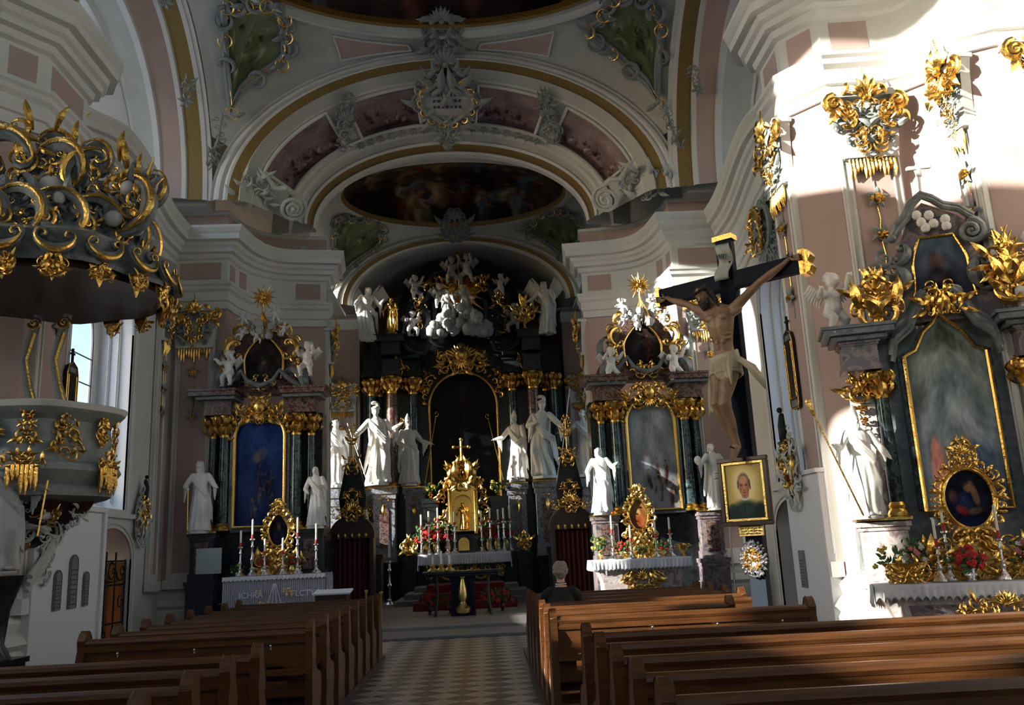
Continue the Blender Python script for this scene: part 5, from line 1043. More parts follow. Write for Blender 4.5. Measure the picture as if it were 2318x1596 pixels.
putto('white cherub leaning on the near right altar cornice at the right edge', NW(1.22, -.12, 4.14), .95, na-.2, None, 72)
statue('sunlit white bishop statue holding a gilt crozier beside the near right altar', NW(-1.06, -.22, 1.80), 1.24, na+.35, head='mitre', beard=True, seed=33, sway=.04, cloak=3, plinth=(.2, .03), arms=(((-.2, -.03, .66), (-.3, -.12, .68)), ((.2, -.03, .66), (.22, -.14, .56))),
    props=lambda e, H: (lambda g: (g.tube([(-.14, -.2, 0), (-.55, -.12, 1.22)], .011, 6), g.limb([((-.55, -.12, 1.22), .022), ((-.60, -.11, 1.36), .036)], 8), g.ball((-.6, -.11, 1.38), .04, 8), g.build('crozier', 'gold', e)))(MB()))
# table, cloth and what stands on it
e = empty('altar_table', NW(.1, -.45), na, 'pale marble table of the near right altar', 'altar table'); t = MB(); t.box((0, 0, .97), (2.5, .75, .07)); t.build('tabletop', 'marble', e, bevel=.015)
t = MB(); t.prism([(-1.12, 0), (1.12, 0), (1.0, .2), (.98, .5), (1.12, .8), (1.2, .935), (-1.2, .935), (-1.12, .8), (-.98, .5), (-1.0, .2)], -.3, .3); t.build('body', 'marble', e); t = MB(); t.prism([(-.9, .15), (.9, .15), (.85, .5), (.92, .8), (-.92, .8), (-.85, .5)], -.33, -.3); t.build('front_panel', 'violet', e)
cloth('altar_cloth', 'white scalloped cloth along the near right altar table', NW(.1, -.45, 1.01), na, 2.5, .78, .12, front=.13, scallop=.05, n=32)
g = MB(); g.T = Matrix.Identity(4); g.use('gold'); rocaille(g, (0, .74), .9, .26, 14, rd, -.05, True, .26); shell(g, (0, .82), .14, -.07); rocaille(g, (0, .68), 1.3, .1, 8, rd, -.04, True, .6); g.use('crosswood'); g.box((0, 0, .60), (1.0, .12, .1)); g.box((0, 0, .3), (.5, .1, .6))
tag(g.build('kneeling_rail', 'gold', loc=NW(.05, -1.15, 0), rz=na), 'dark rail with gilt carved crest before the near right altar', 'rail')
TZ = 1.035
e = empty('picture_frame', NW(.02, -.38, TZ), na, 'ornate gilt oval frame with a mother and child picture on the near right altar', 'picture frame')
f = painter((.06, .07, .12), (.05, .06, .14), [(.52, .68, .09, .09, 0, (.55, .38, .30), .9), (.45, .76, .08, .05, 0, (.20, .12, .09), .8), (.66, .55, .08, .2, .2, (.58, .44, .34), .85), (.38, .45, .22, .2, .3, (.10, .16, .34), .85), (.36, .3, .16, .08, -.4, (.52, .14, .12), .85), (.2, .55, .1, .12, .3, (.40, .22, .18), .7), (.62, .28, .16, .07, .2, (.5, .42, .32), .7), (.6, .76, .05, .05, 0, (.5, .36, .28), .8), (.5, .1, .3, .1, 0, (.06, .12, .3), .8)], .05, 5, 6)
def op(u, v): a = 2*pi*u; return (.25*cos(a)*v, -.02, .90+.325*sin(a)*v)
paint('picture', op, lambda u, v: f(.5+.5*v*cos(2*pi*u), .5+.5*v*sin(2*pi*u)), 48, 24, 'paint', e)
gilded_frame_oval(e, 0, .90, .26, .335, -.03, random.Random(6), .09); reliquary_base(e, 0, 0, 1.1, .52, 0, random.Random(7))
for x, y, h, ch, d in ((.22, -.62, .44, .36, 'before the oval frame'), (-.42, -.62, .38, .30, 'left of the oval frame'), (-.30, -.5, .55, .2, 'slim one behind the red bouquet')):
    candlestick('silver candlestick with white candle on the near right altar, '+d, NW(x, y, TZ), h, ch, 'candlesticks on the near right altar', s=.75)
for x, y, r, h, c, sd, n, gr, lab in ((-.12, -.68, .20, .30, ['flowerred'], 11, 44, .5, 'large round bouquet of red roses on the near right altar'), (-.62, -.5, .17, .45, ['flowerpink', 'flowerwhite'], 12, 20, 1, 'pink and white gladioli left on the near right altar'), (-.92, -.55, .2, .36, ['floweryellow'], 13, 5, 3, 'feathery green fern bouquet at the left end of the near right altar'), (.52, -.5, .18, .45, ['flowerpink', 'flowerwhite'], 14, 24, 1, 'pink and white bouquet right on the near right altar'), (.85, -.5, .2, .36, ['flowerwhite'], 15, 10, 3, 'leafy bouquet with white blooms at the right edge')):
    bouquet(lab, NW(x, y, TZ), r, h, c, sd, 'silver' if n == 44 else 'brass', None, n, gr)
v = MB(); v.lathe([(.10, 0), (.12, .02), (.15, .1), (.24, .2), (.25, .22)], (0, 0, 0), 18, .5); rocaille(v, (0, .12), .42, .16, 6, rd, -.13, True, .4); tag(v.build('flower_basket', 'gold', loc=NW(-.78, -.68, TZ), rz=na), 'gilt openwork basket below the fern on the near right altar', 'basket')

# ================================================================ CRUCIFIX
ca = radians(-42)
def crucifix():
    e = empty('crucifix', (3.29, 9.02, .06), ca, 'large standing crucifix with carved pale body on a blue black cross', 'crucifix')
    e.scale = (.9625,)*3
    c = MB(); c.box((0, .08, 2.47), (.19, .11, 5.06)); c.box((0, .08, 4.50), (1.78, .11, .2)); c.box((0, .08, .08), (.21, .13, .28)); c.build('cross', 'crosswood', e, bevel=.008)
    for x, z, w, h in ((-.90, 4.5, .05, .24), (.90, 4.5, .07, .28), (0, 5.02, .24, .06)):
        g = MB(); g.box((x, .08, z), (w, .16, h))
        if x > 0: g.prism([(.9, 4.36), (.97, 4.38), (1.0, 4.44), (.96, 4.5), (1.0, 4.56), (.97, 4.62), (.9, 4.64)], .0, .16)
        g.build('gilt_end_cap', 'gold', e)
    s = MB(); N = 14; s.use('inkpale'); s.grid(lambda u, v: (-.085+.17*u+.03*sin(v*5), -.0-.03*sin(v*9)-.01*sin(u*6), 4.93-.42*v), 6, N); o = s.build('inscription_scroll', 'inkpale', e); sm = o.modifiers.new('t', 'SOLIDIFY'); sm.thickness = .012
    t = MB(); t.T = Matrix.Translation((.005, -.062, 4.74)) @ Matrix.Rotation(.15, 4, 'Y')
    def bar(a, b): t.tube([(a[0], 0, a[1]), (b[0], 0, b[1])], .0045, 4)
    X = -.045
    bar((X, 0), (X, .06)); X += .016; bar((X, 0), (X, .06)); bar((X, .06), (X+.026, 0)); bar((X+.026, 0), (X+.026, .06)); X += .044; bar((X, 0), (X, .06)); bar((X, .06), (X+.02, .055)); bar((X+.02, .055), (X+.02, .035)); bar((X+.02, .035), (X, .03)); bar((X, .03), (X+.024, 0)); X += .042; bar((X, 0), (X, .06)); t.build('inscription', 'ink', o)
    # body
    b = MB(); dx = -.05
    rings = []; N = 28
    for z, rx, ry, y0, x0 in ((3.42, .10, .09, -.13, -.05), (3.50, .145, .105, -.13, -.05), (3.58, .142, .10, -.125, -.05), (3.66, .118, .085, -.12, -.05), (3.74, .112, .082, -.12, -.05), (3.82, .128, .098, -.13, -.05), (3.92, .150, .118, -.14, -.05), (4.02, .165, .118, -.135, -.05), (4.10, .160, .10, -.12, -.05), (4.17, .12, .075, -.11, -.06), (4.21, .06, .05, -.11, -.08)):
        rings.append([(x0+rx*cos(2*pi*j/N), y0+ry*sin(2*pi*j/N)*(1 if sin(2*pi*j/N) > 0 else 1-.10*exp(-(cos(2*pi*j/N)/.16)**2)), z) for j in range(N)])
    vs = [p for r in rings for p in r]; fs = [(i*N+j, i*N+(j+1) % N, (i+1)*N+(j+1) % N, (i+1)*N+j) for i in range(len(rings)-1) for j in range(N)]; fs += [tuple(range(N-1, -1, -1)), tuple(range((len(rings)-1)*N, len(rings)*N))]; b.add(vs, fs)
    for sx in (-1, 1):
        b.ball((-.05+sx*.07, -.225, 4.03), (.072, .035, .05), 12)
        for i in range(4): b.tube([(-.05+sx*.02, -.235+.006*i, 3.95-.045*i), (-.05+sx*.08, -.228+.01*i, 3.925-.05*i), (-.05+sx*.135, -.17, 3.93-.05*i)], [.008, .013, .01], 6)
        for i in range(3): b.ball((-.05+sx*.035, -.198, 3.82-.07*i), (.032, .018, .03), 8)
    b.limb([((-.07, -.12, 4.17), .058), ((-.14, -.17, 4.27), .05)], 10)
    # arms
    for sd, hz, el in ((-1, 4.46, (-.47, -.06, 4.30)), (1, 4.56, (.42, -.06, 4.36))):
        sh = Vector((-.05+sd*.16, -.10, 4.12)); el = Vector(el); hd = Vector((sd*.79, -.0, hz)); 
        b.limb([(sh, .068), (sh.lerp(el, .45), .054), (el, .041), (el.lerp(hd, .35), .046), (el.lerp(hd, .75), .030), (hd-Vector((sd*.03, 0, 0)), .026)], 12)
        b.ball(sh+Vector((-sd*.02, 0, .0)), (.075, .065, .06), 10); b.limb([(sh+Vector((-sd*.05, -.04, -.08)), .05), (sh+Vector((sd*.06, -.01, -.02)), .045)], 8)
        b.ball(hd+Vector((sd*.03, 0, 0)), (.045, .018, .036), 9)
        for q in range(5):
            o = (q-1.7)*.02
            if q == 4: b.limb([(hd+Vector((sd*.005, -.01, .02)), .011), (hd+Vector((sd*.03, -.03, .055)), .009)], 6)
            else: b.limb([(hd+Vector((sd*.055, 0, o)), .011), (hd+Vector((sd*.095, -.02, o*1.15)), .0095), (hd+Vector((sd*.105, -.05, o*.95)), .008)], 6)
    # legs
    for sd, kn, ft in ((-1, (-.14, -.27, 3.06), (-.035, -.10, 2.60)), (1, (-.03, -.29, 3.04), (.005, -.12, 2.58))):
        hp = Vector((-.05+sd*.075, -.13, 3.45)); kn = Vector(kn); ft = Vector(ft)
        b.limb([(hp, .098), (hp.lerp(kn, .4), .086), (hp.lerp(kn, .85), .062), (kn, .060), (kn.lerp(ft, .2)+Vector((0, .02, 0)), .060), (kn.lerp(ft, .4)+Vector((0, .02, 0)), .058), (kn.lerp(ft, .75), .040), (ft, .034)], 12)
        to = ft+Vector((-.01*sd, -.12, -.14)); b.limb([(ft, .036), (ft.lerp(to, .5)+Vector((0, -.005, .0)), .034), (to, .026)], 9)
        for q in range(5): b.limb([(to+Vector(((q-2)*.013, 0, 0)), .011), (to+Vector(((q-2)*.016, -.035, -.035+.004*abs(q-1))), .009)], 6)
    # head: bowed to the viewer's left
    hc = Vector((-.19, -.225, 4.32)); R = Matrix.Rotation(-.45, 3, 'Y') @ Matrix.Rotation(.45, 3, 'X') @ Matrix.Rotation(-.3, 3, 'Z')
    def hp(x, y, z): return hc+R @ Vector((x, y, z))
    b.ball(hc, (.070, .086, .105), 16, R); b.ball(hp(0, -.035, -.062), (.045, .045, .04), 10, R); b.limb([(hp(0, -.084, .012), .009), (hp(0, -.104, -.022), .015)], 7); b.ball(hp(0, -.078, .032), (.05, .016, .012), 8, R); b.ball(hp(0, -.08, -.052), (.022, .012, .008), 8, R)
    for sx in (-1, 1): b.ball(hp(sx*.03, -.07, .006), (.014, .012, .009), 7, R); b.ball(hp(sx*.04, -.062, -.02), (.02, .018, .018), 7, R)
    body = fuse(b, 'body', 'skin', e, .0085, 2)
    h = MB()
    for i in range(34): a = 2*pi*i/34; h.ball(hp(.06*cos(a), .03+.06*sin(a)*.8, .055+.05*sin(2.1*a)*.4), .034, 7)
    h.ball(hp(0, .025, .03), (.078, .08, .09), 12, R)
    for i in range(15):
        a = pi*(i/14); x = .082*cos(a); y = .03+.05*sin(a); h.limb([(hp(x, y-.01, .03), .026), (hp(x*1.2, y-.02, -.05), .026), (hp(x*1.25-.0, y-.05+.02*sin(i*2), -.14), .018), (hp(x*1.1, y-.07, -.20), .008)], 6)
    for i in range(9): x = (i-4)*.014; h.limb([(hp(x, -.065, -.06), .015), (hp(x*.9, -.075, -.105), .013), (hp(x*.5, -.07, -.15), .006)], 5)
    fuse(h, 'hair', 'hair', e, .007, 0)
    t = MB(); r2 = random.Random(1)
    for k in range(3): t.tube([hp(.085*cos(a), .012+.095*sin(a), .06+.012*sin(3*a+k*2)) for a in [2*pi*i/20 for i in range(21)]], .008, 5)
    for i in range(22): a = 2*pi*i/22; t.tube([hp(.088*cos(a), .012+.098*sin(a), .06), hp(.115*cos(a+.2), .012+.12*sin(a+.2), .06+r2.uniform(-.03, .04))], [.005, .001], 4)
    t.build('thorn_crown', 'darkwood', e)
    l = MB(); r2 = random.Random(2)
    for i in range(9):
        z = 3.60-.028*i; l.tube([(-.05+(.150+.004*i)*cos(a), -.13+(.115+.003*i)*sin(a), z+.035*sin(a*1.0+.8+i*.25)+.01*r2.random()) for a in [2*pi*k/22 for k in range(23)]], .021, 7)
    for i in range(5): l.limb([((-.14+.055*i), 0-.22+.0*i, 3.62-.015*i) if False else Vector((-.16+.05*i, -.235, 3.56-.02*i)), .02] and [(Vector((-.17+.055*i, -.22, 3.56)), .024), (Vector((-.13+.05*i, -.262, 3.45)), .028), (Vector((-.08+.035*i, -.25, 3.33-.02*i)), .014)], 7)
    for i in range(6): l.limb([(Vector((.09, -.17, 3.57)), .028), (Vector((.16+.02*i, -.17+.02*i, 3.50-.012*i)), .026), (Vector((.25+.02*i, -.15+.02*i, 3.40-.03*i)), .026), (Vector((.30+.008*i, -.13+.02*i, 3.28-.02*i)), .010)], 7)
    for i in range(6): l.limb([(Vector((-.19, -.14, 3.56)), .026), (Vector((-.235-.012*i, -.12+.02*i, 3.40)), .026), (Vector((-.25-.018*i, -.10+.02*i, 3.18)), .022), (Vector((-.26-.022*i, -.08+.02*i, 3.02-.02*(i % 3))), .010)], 7)
    fuse(l, 'loincloth', 'loin', e, .0085, 1)
    n = MB(); n.tube([(-.02, -.17, 2.56), (-.02, -.25, 2.57)], .008, 6); n.ball((-.02, -.25, 2.57), .014, 6); n.build('nail', 'iron', e)
    for sd, z in ((-1, 4.46), (1, 4.56)): n = MB(); n.tube([(sd*.815, .0, z), (sd*.815, -.05, z)], .007, 6); n.ball((sd*.815, -.05, z), .013, 6); n.build('nail', 'iron', e)
crucifix()
def cw(x, y, z): return (3.29+x*cos(ca)-y*sin(ca), 9.02+x*sin(ca)+y*cos(ca), 1.6+(z-1.6)*.9625)
# portrait on the post
e = empty('portrait', cw(.0, -.04, 2.10), ca, 'framed painted portrait of a man in dark clothes on the crucifix post', 'portrait')
W, H = .235, .31
f = MB()
for (x, z, w, h) in ((0, H+.02, 2*W+.09, .045), (0, -H-.02, 2*W+.09, .045), (W+.02, 0, .045, 2*H), (-W-.02, 0, .045, 2*H)): f.box((x, -.02, z), (w, .05, h))
f.build('outer_frame', 'frame', e, bevel=.006); f = MB()
for (x, z, w, h) in ((0, H-.018, 2*W, .032), (0, -H+.018, 2*W, .032), (W-.018, 0, .032, 2*H-.02), (-W+.018, 0, .032, 2*H-.02)): f.box((x, -.025, z), (w, .03, h))
f.build('gilt_slip', 'brass', e, bevel=.006)
def portrait(u, v):
    cx, cy = .5, .62; du, dv = (u-cx)/.42, (v-cy)/.40; r = min(1, sqrt(du*du+dv*dv)); bgc = [(.90, .88, .76), (.78, .68, .40), (.42, .36, .16)]
    c = [bgc[0][i]*(1-r)+bgc[1][i]*r for i in range(3)] if r < 1 else bgc[1]; q = max(0, min(1, (abs(u-.5)*2)**3+max(0, v-.8)*1.4)); c = [c[i]*(1-q*.6)+bgc[2][i]*q*.6 for i in range(3)]
    B = [(.5, .08, .50, .27, 0, (.10, .17, .16), 1), (.18, .06, .17, .24, .3, (.10, .17, .17), 1), (.84, .06, .17, .26, -.3, (.07, .12, .12), 1), (.5, .18, .2, .16, 0, (.13, .22, .20), .7), (.46, .12, .012, .2, 0, (.05, .09, .09), .8),
         (.5, .375, .115, .045, 0, (.74, .74, .68), 1), (.5, .42, .095, .05, 0, (.62, .43, .32), 1), (.49, .66, .155, .17, 0, (.25, .22, .18), 1), (.49, .60, .150, .17, 0, (.58, .38, .28), 1), (.49, .54, .125, .135, 0, (.66, .45, .33), 1), (.48, .70, .115, .09, 0, (.72, .54, .42), .9),
         (.335, .62, .02, .09, 0, (.28, .25, .21), .8), (.64, .62, .022, .10, 0, (.24, .21, .17), .9), (.655, .57, .016, .035, 0, (.55, .34, .26), 1),
         (.425, .605, .035, .012, 0, (.24, .18, .15), .9), (.545, .605, .035, .012, 0, (.24, .18, .15), .9), (.425, .628, .04, .008, .1, (.32, .24, .18), .8), (.545, .628, .04, .008, -.1, (.32, .24, .18), .8),
         (.485, .55, .02, .05, 0, (.74, .52, .40), .8), (.487, .518, .03, .014, 0, (.48, .28, .22), .8), (.485, .475, .048, .012, 0, (.48, .22, .18), .9), (.58, .52, .03, .1, 0, (.48, .30, .22), .5), (.40, .52, .02, .08, 0, (.52, .33, .25), .4), (.485, .43, .05, .02, 0, (.58, .38, .28), .6)]
    for b in B:
        a, cl = blob(u, v, b)
        if a > 0: c = [c[i]*(1-a)+cl[i]*a for i in range(3)]
    k = noise.noise(Vector((u*30, v*40, 1)))*.02; return tuple(max(0, min(1, (x+k)*1.22)) for x in c)
paint('canvas', lambda u, v: ((u-.5)*2*(W-.02), -.022, (v-.5)*2*(H-.02)), portrait, 110, 150, 'paint', e)
e = empty('name_plate', cw(-.0, -.0, 1.69), ca, 'gilt text plate below the portrait on the crucifix post', 'plate'); f = MB(); f.box((0, 0, 0), (.27, .02, .13)); f.build('plate', 'brass', e, bevel=.004)
f = MB(); r2 = random.Random(3)
for i in range(4):
    x = -.11
    while x < .10: w = r2.uniform(.012, .04); f.box((x+w/2, -.012, .042-.027*i), (w, .004, .009)); x += w+.01
f.build('engraved_lines', 'ink', e)
e = empty('reliquary_wreath', cw(.0, -.0, 1.38), ca, 'silver and gilt oval wreath hanging on the crucifix post below the plate', 'wreath'); e.scale = (.74,)*3
f = MB(); r2 = random.Random(4)
for k in range(3):
    rx, rz_ = .15-.035*k, .20-.045*k
    for i in range(22-4*k): a = 2*pi*i/(22-4*k); leaf(f, (rx*cos(a), rz_*sin(a)), a+r2.uniform(-.6, .6), .07, .7, .3, -.02-.012*k); f.ball((rx*.85*cos(a), -.05, rz_*.85*sin(a)), .013, 6)
shell(f, (0, .17), .09, -.04); f.ball((0, 0, 0), (.13, .03, .18), 12); f.build('silver_leaves', 'silver', e)
f = MB(); rocaille(f, (0, 0), .2, .26, 8, r2, -.06, True, .22); f.ball((0, -.07, .01), (.028, .02, .035), 8); f.build('gilt_centre', 'gold', e)

# ================================================================ PULPIT
def pulpit():
    rd = random.Random(15); e = empty('pulpit', (-4.80, 10.55, 0), 0, 'carved grey white pulpit basket with gilt reliefs on the left pier', 'pulpit'); fo = lambda a, z: 1+.035*cos(6*a)
    b = MB(); b.lathe([(.62, 2.36), (.84, 2.42), (.86, 2.50), (.80, 2.54), (.88, 2.62), (.94, 2.70), (.90, 2.78), (.80, 2.82), (.78, 2.9), (.82, 3.05), (.79, 3.28), (.84, 3.33), (.92, 3.38), (.95, 3.45), (.90, 3.47), (.74, 3.47), (.74, 2.6)], (0, 0, 0), 48, fold=fo); b.build('basket', 'stucco', e)
    b = MB(); b.lathe([(.86, 3.36), (.95, 3.40), (.98, 3.46), (.90, 3.485)], (0, 0, 0), 48, fold=fo); b.build('rim', 'white', e)
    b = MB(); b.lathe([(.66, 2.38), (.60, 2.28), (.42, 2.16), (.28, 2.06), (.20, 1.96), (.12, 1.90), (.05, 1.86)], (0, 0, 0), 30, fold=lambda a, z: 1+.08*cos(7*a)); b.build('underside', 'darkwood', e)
    for k, a in enumerate((-1.75, -1.25, -.72, -.2, .3)):
        g = MB(); g.T = Matrix.Rotation(a+pi/2, 4, 'Z')
        if k % 2: rocaille(g, (0, 3.16), .16, .34, 6, rd, -.84, True, .35); spiral(g, (0, 3.30), .06, 1.4, .3, -.86); rocaille(g, (0, 2.78), .36, .2, 7, rd, -.93, True, .3); fringe(g, -.16, .16, 2.74, .3, rd, -.92, 7)
        else: rocaille(g, (0, 3.07), .34, .44, 14, rd, -.82, False, .2)
        g.build('gilt_relief', 'gold', e)
    c = MB()
    for k, a in enumerate((-1.6, -1.0, -.4, .1)): c.T = Matrix.Rotation(a+pi/2, 4, 'Z'); rocaille(c, (0, 2.28), .5, .25, 7, rd, -.52, False, .3); rocaille(c, (0, 2.08), .25, .25, 5, rd, -.30, False, .35)
    c.T = Matrix.Identity(4); c.build('carved_foliage', 'ivory', e); g = MB(); rocaille(g, (.0, 1.95), .3, .24, 8, rd, -.16, False, .3); rocaille(g, (.35, 2.22), .4, .2, 6, rd, -.42, False, .3); g.build('gilt_foliage', 'gold', e)
    p = MB(); p.box((-.62, -.62, 3.1), (.5, .05, .62), -.4); p.build('dark_door', 'darkwood', e)
    for x, rz in ((-.35, 0), (.02, 0)):
        s_ = MB(); s_.T = Matrix.Translation((x, .35, 0)); s_.tube([(0, 0, 3.45), (.08, 0, 3.6), (.0, 0, 3.85), (-.08, 0, 4.2), (.0, 0, 4.55), (.06, 0, 4.8)], [.05, .06, .055, .05, .06, .05], 7); s_.build('support', 'stucco', e)
        g = MB(); g.T = s_.T; g.tube([(.05, -.05, 3.5), (.12, -.05, 3.62), (.05, -.06, 3.85), (-.03, -.06, 4.2), (.05, -.06, 4.55)], .02, 6); spiral(g, (.02, 3.55), .1, 1.6, .22, -.06); spiral(g, (.05, 4.68), .09, 1.6, .22, -.06, pi); g.build('gilt_scroll', 'gold', e)
pulpit()
def canopy():
    rd = random.Random(19); cx, cy = -4.65, 10.25; e = empty('sounding_board', (cx, cy, 0), 0, 'wide pulpit canopy heaped with gilt and grey scrollwork on the left pier', 'canopy'); fo = lambda a, z: 1+.05*cos(7*a)
    b = MB(); b.lathe([(.05, 5.0), (1.0, 4.98), (1.34, 4.90), (1.36, 4.95), (1.30, 5.02), (1.38, 5.12), (1.42, 5.22), (1.30, 5.28), (1.15, 5.36), (.9, 5.6), (.62, 5.95), (.38, 6.35), (.16, 6.7)], (0, 0, 0), 56, fold=fo); b.build('dome', 'slate', e)
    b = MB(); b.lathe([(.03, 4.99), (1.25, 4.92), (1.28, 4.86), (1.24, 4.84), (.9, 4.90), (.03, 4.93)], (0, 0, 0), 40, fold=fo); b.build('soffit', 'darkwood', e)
    g = MB(); w = MB(); s_ = MB()
    for k in range(13):
        a = -2.9+k*.36; T = Matrix.Rotation(a+pi/2, 4, 'Z'); g.T = w.T = s_.T = T
        cscroll(s_, (.0, 5.18), .2, pi*1.05, 2*pi-.15, .22, -1.38); cscroll(g, (0, 5.16), .2, pi*1.05, 2*pi-.15, .10, -1.44)
        g.prism([(-.13, 4.9), (.13, 4.9), (.09, 4.8), (.04, 4.74), (0, 4.64), (-.04, 4.74), (-.09, 4.8)], -1.34, -1.32); rocaille(g, (0, 4.8), .2, .18, 4, rd, -1.36, True, .4)
        s_.tube([(-.16, -1.4, 5.05), (0, -1.44, 5.0), (.16, -1.4, 5.05)], .03, 6)
        cscroll(s_, (0, 5.5), .28, -pi/2, pi*.8, .2, -1.05); cscroll(s_, (.1, 5.85), .26, pi, 2.4*pi, .2, -.75)
        cscroll(g, (0, 5.5), .30, -pi/2, pi*.8, .07, -1.12); spiral(g, (-.12, 5.42), .13, 1.8, .2, -1.15, rd.random()*6, rd.choice((-1, 1))); rocaille(s_, (0, 5.55), .4, .5, 5, rd, -1.05, False, .3); rocaille(g, (0, 5.5), .3, .4, 3, rd, -1.12, False, .2); rocaille(g, (.05, 5.95), .35, .4, 2, rd, -.76, False, .22)
        if k % 2: w.ball((rd.uniform(-.1, .1), -1.12, 5.4+rd.random()*.3), (.07, .06, .08), 8); w.build('white_cherub_head', 'cloud', e); w = MB()
    g.T = w.T = s_.T = Matrix.Identity(4)
    # tall flaming scrolls rising on the aisle side and to the wall
    for x, y, z, r, a0, a1 in ((1.05, -.55, 5.75, .34, -pi*.6, pi*.45), (.7, -.6, 6.1, .3, pi*.4, pi*1.5), (1.2, -.3, 6.05, .24, -pi*.5, pi*.3), (.3, -.6, 6.2, .3, -pi*.3, pi*.9), (-.3, -.7, 6.3, .32, 0, pi*1.1), (.05, -.3, 6.55, .26, -pi*.4, pi*.7), (-.7, -.5, 6.2, .3, .3, pi*1.2), (.55, -.3, 6.45, .22, -1, 2)):
        cscroll(s_, (x, z), r, a0, a1, .2, y); cscroll(g, (x+.03, z+.03), r*1.05, a0, a1, .08, y-.07)
    for x, z, a in ((1.15, 6.05, 1.15), (1.22, 5.85, .5), (1.05, 6.2, 1.4), (.95, 6.35, 1.2), (.4, 6.5, 1.2), (-.1, 6.8, 1.6), (.15, 6.75, .8)): leaf(g, (x, z), a, .38, .26, .2, -.5)
    g.tube([(.9, -.5, 6.0), (1.25, -.45, 6.15), (1.32, -.4, 6.45)], [.05, .04, .01], 6)
    rocaille(g, (1.1, 5.8), .5, .8, 7, rd, -.62, False, .2); rocaille(s_, (1.05, 5.8), .6, .8, 9, rd, -.55, False, .24); rocaille(g, (.4, 6.2), 1.0, .6, 7, rd, -.68, False, .2); rocaille(s_, (.4, 6.2), 1.0, .6, 9, rd, -.6, False, .22); rocaille(g, (-.4, 6.5), .9, .7, 6, rd, -.5, False, .2)
    w = MB(); 
    for pp, rr in (((1.12, -.62, 5.95), (.09, .08, .1)), ((1.0, -.68, 5.55), (.11, .08, .1)), ((1.2, -.5, 5.5), (.09, .08, .1)), ((.25, -.7, 5.95), (.18, .1, .16))): w = MB(); w.ball(pp, rr, 10); w.build('white_cherub_head', 'cloud', e)
    g.build('gilt_scrollwork', 'gold', e); s_.build('grey_scrollwork', 'slate', e)
canopy()
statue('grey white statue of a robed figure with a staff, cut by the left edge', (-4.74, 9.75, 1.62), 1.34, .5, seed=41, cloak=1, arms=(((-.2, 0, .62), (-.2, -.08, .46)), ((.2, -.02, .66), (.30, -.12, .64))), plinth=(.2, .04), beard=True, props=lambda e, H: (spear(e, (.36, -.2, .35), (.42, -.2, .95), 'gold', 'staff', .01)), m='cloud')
b = MB(); moulded_block(b, (0, 0), .5, .5, 0, .7, .06); b.lathe([(.24, .7), (.16, .85), (.19, 1.2), (.27, 1.45), (.3, 1.56)], (0, 0, 0), 18); tag(b.build('statue_pedestal', 'black', loc=(-4.78, 9.78, 0)), 'black pedestal below the statue at the left edge', 'pedestal')
# stair enclosure wall below the pulpit, stair moulding
for s, side in ((-1, 'left'), (1, 'right')):
    o_, y0, y1 = (0, 11.68, 13.0) if s > 0 else (.35, 11.98, 14.1); b = MB(); b.box((s*(5.25+o_), (y0+y1)/2, 1.22), (.3, y1-y0, 2.44)); b.box((s*(5.23+o_), (y0+y1)/2, 2.47), (.35, y1-y0+.04, .06)); b.box((s*6.2, y1-.06, 1.22), (1.6, .1, 2.44)); tag(b.build('wall_pier_foot_'+side, 'jamb', bevel=.01), kind='structure')
b = MB(); rd = random.Random(2)
for k in range(3): b.tube([(-5.41+.015*k, 11.75, 1.35+.09*k), (-5.41+.015*k, 12.1, 1.6+.09*k), (-5.41+.015*k, 12.5, 2.0+.09*k), (-5.41+.015*k, 12.75, 2.35+.09*k), (-5.41, 12.8, 2.7+.05*k)], .04, 6)
b.T = Matrix(((0, 1, 0, -5.38), (1, 0, 0, 0), (0, 0, 1, 0), (0, 0, 0, 1))); rocaille(b, (12.1, 1.75), .5, .5, 9, rd, 0, False, .2); spiral(b, (12.9, 2.25), .1, 1.6, .16, 0); tag(b.build('stair_scroll', 'ivory'), 'stucco scroll moulding climbing below the pulpit', 'moulding')

# ================================================================ WALL THINGS
def on_side(s, x, Y, z): return Matrix.Translation((s*x, Y, z)) @ Matrix.Rotation(-s*pi/2, 4, 'Z')
def icon(s, Y, z, label, x=5.17):
    e = empty('station_picture', (s*x, Y, z), -s*pi/2, label, 'picture'); f = MB(); oc = [(-.14, 0), (.14, 0), (.17, .08), (.17, 1.0), (.12, 1.12), (0, 1.18), (-.12, 1.12), (-.17, 1.0), (-.17, .08)]; f.prism(oc, -.05, .0); f.box((0, -.03, 1.28), (.03, .03, .22)); f.box((0, -.03, 1.31), (.11, .03, .03)); f.build('frame', 'iron', e)
    g = MB(); g.tube([(x_, -.055, z_) for x_, z_ in oc+[oc[0]]], .01, 5); g.tube([(-.12, -.055, .16), (.12, -.055, .16), (.12, -.055, .98), (-.12, -.055, .98), (-.12, -.055, .16)], .008, 5); g.build('gilt_edge', 'gold', e)
    paint('canvas', lambda u, v: (-.11+.22*u, -.056, .18+.78*v), painter((.10, .08, .07), (.06, .05, .05), [(.5, .5, .2, .2, 0, (.14, .10, .08), .7)], .03, 2), 14, 30, 'paint', e); f = MB(); f.prism([(-.13, .02), (.13, .02), (.12, .12), (-.12, .12)], -.056, -.05); f.build('label_field', 'slate', e); f = MB(); f.prism([(-.12, 1.02), (.12, 1.02), (.09, 1.1), (-.09, 1.1)], -.056, -.05); f.build('label_field', 'slate', e)
icon(1, 12.3, 3.42, 'narrow dark station picture with small cross on the right pier', 5.19); icon(-1, 12.75, 3.42, 'narrow dark station picture with small cross behind the pulpit', 5.53)
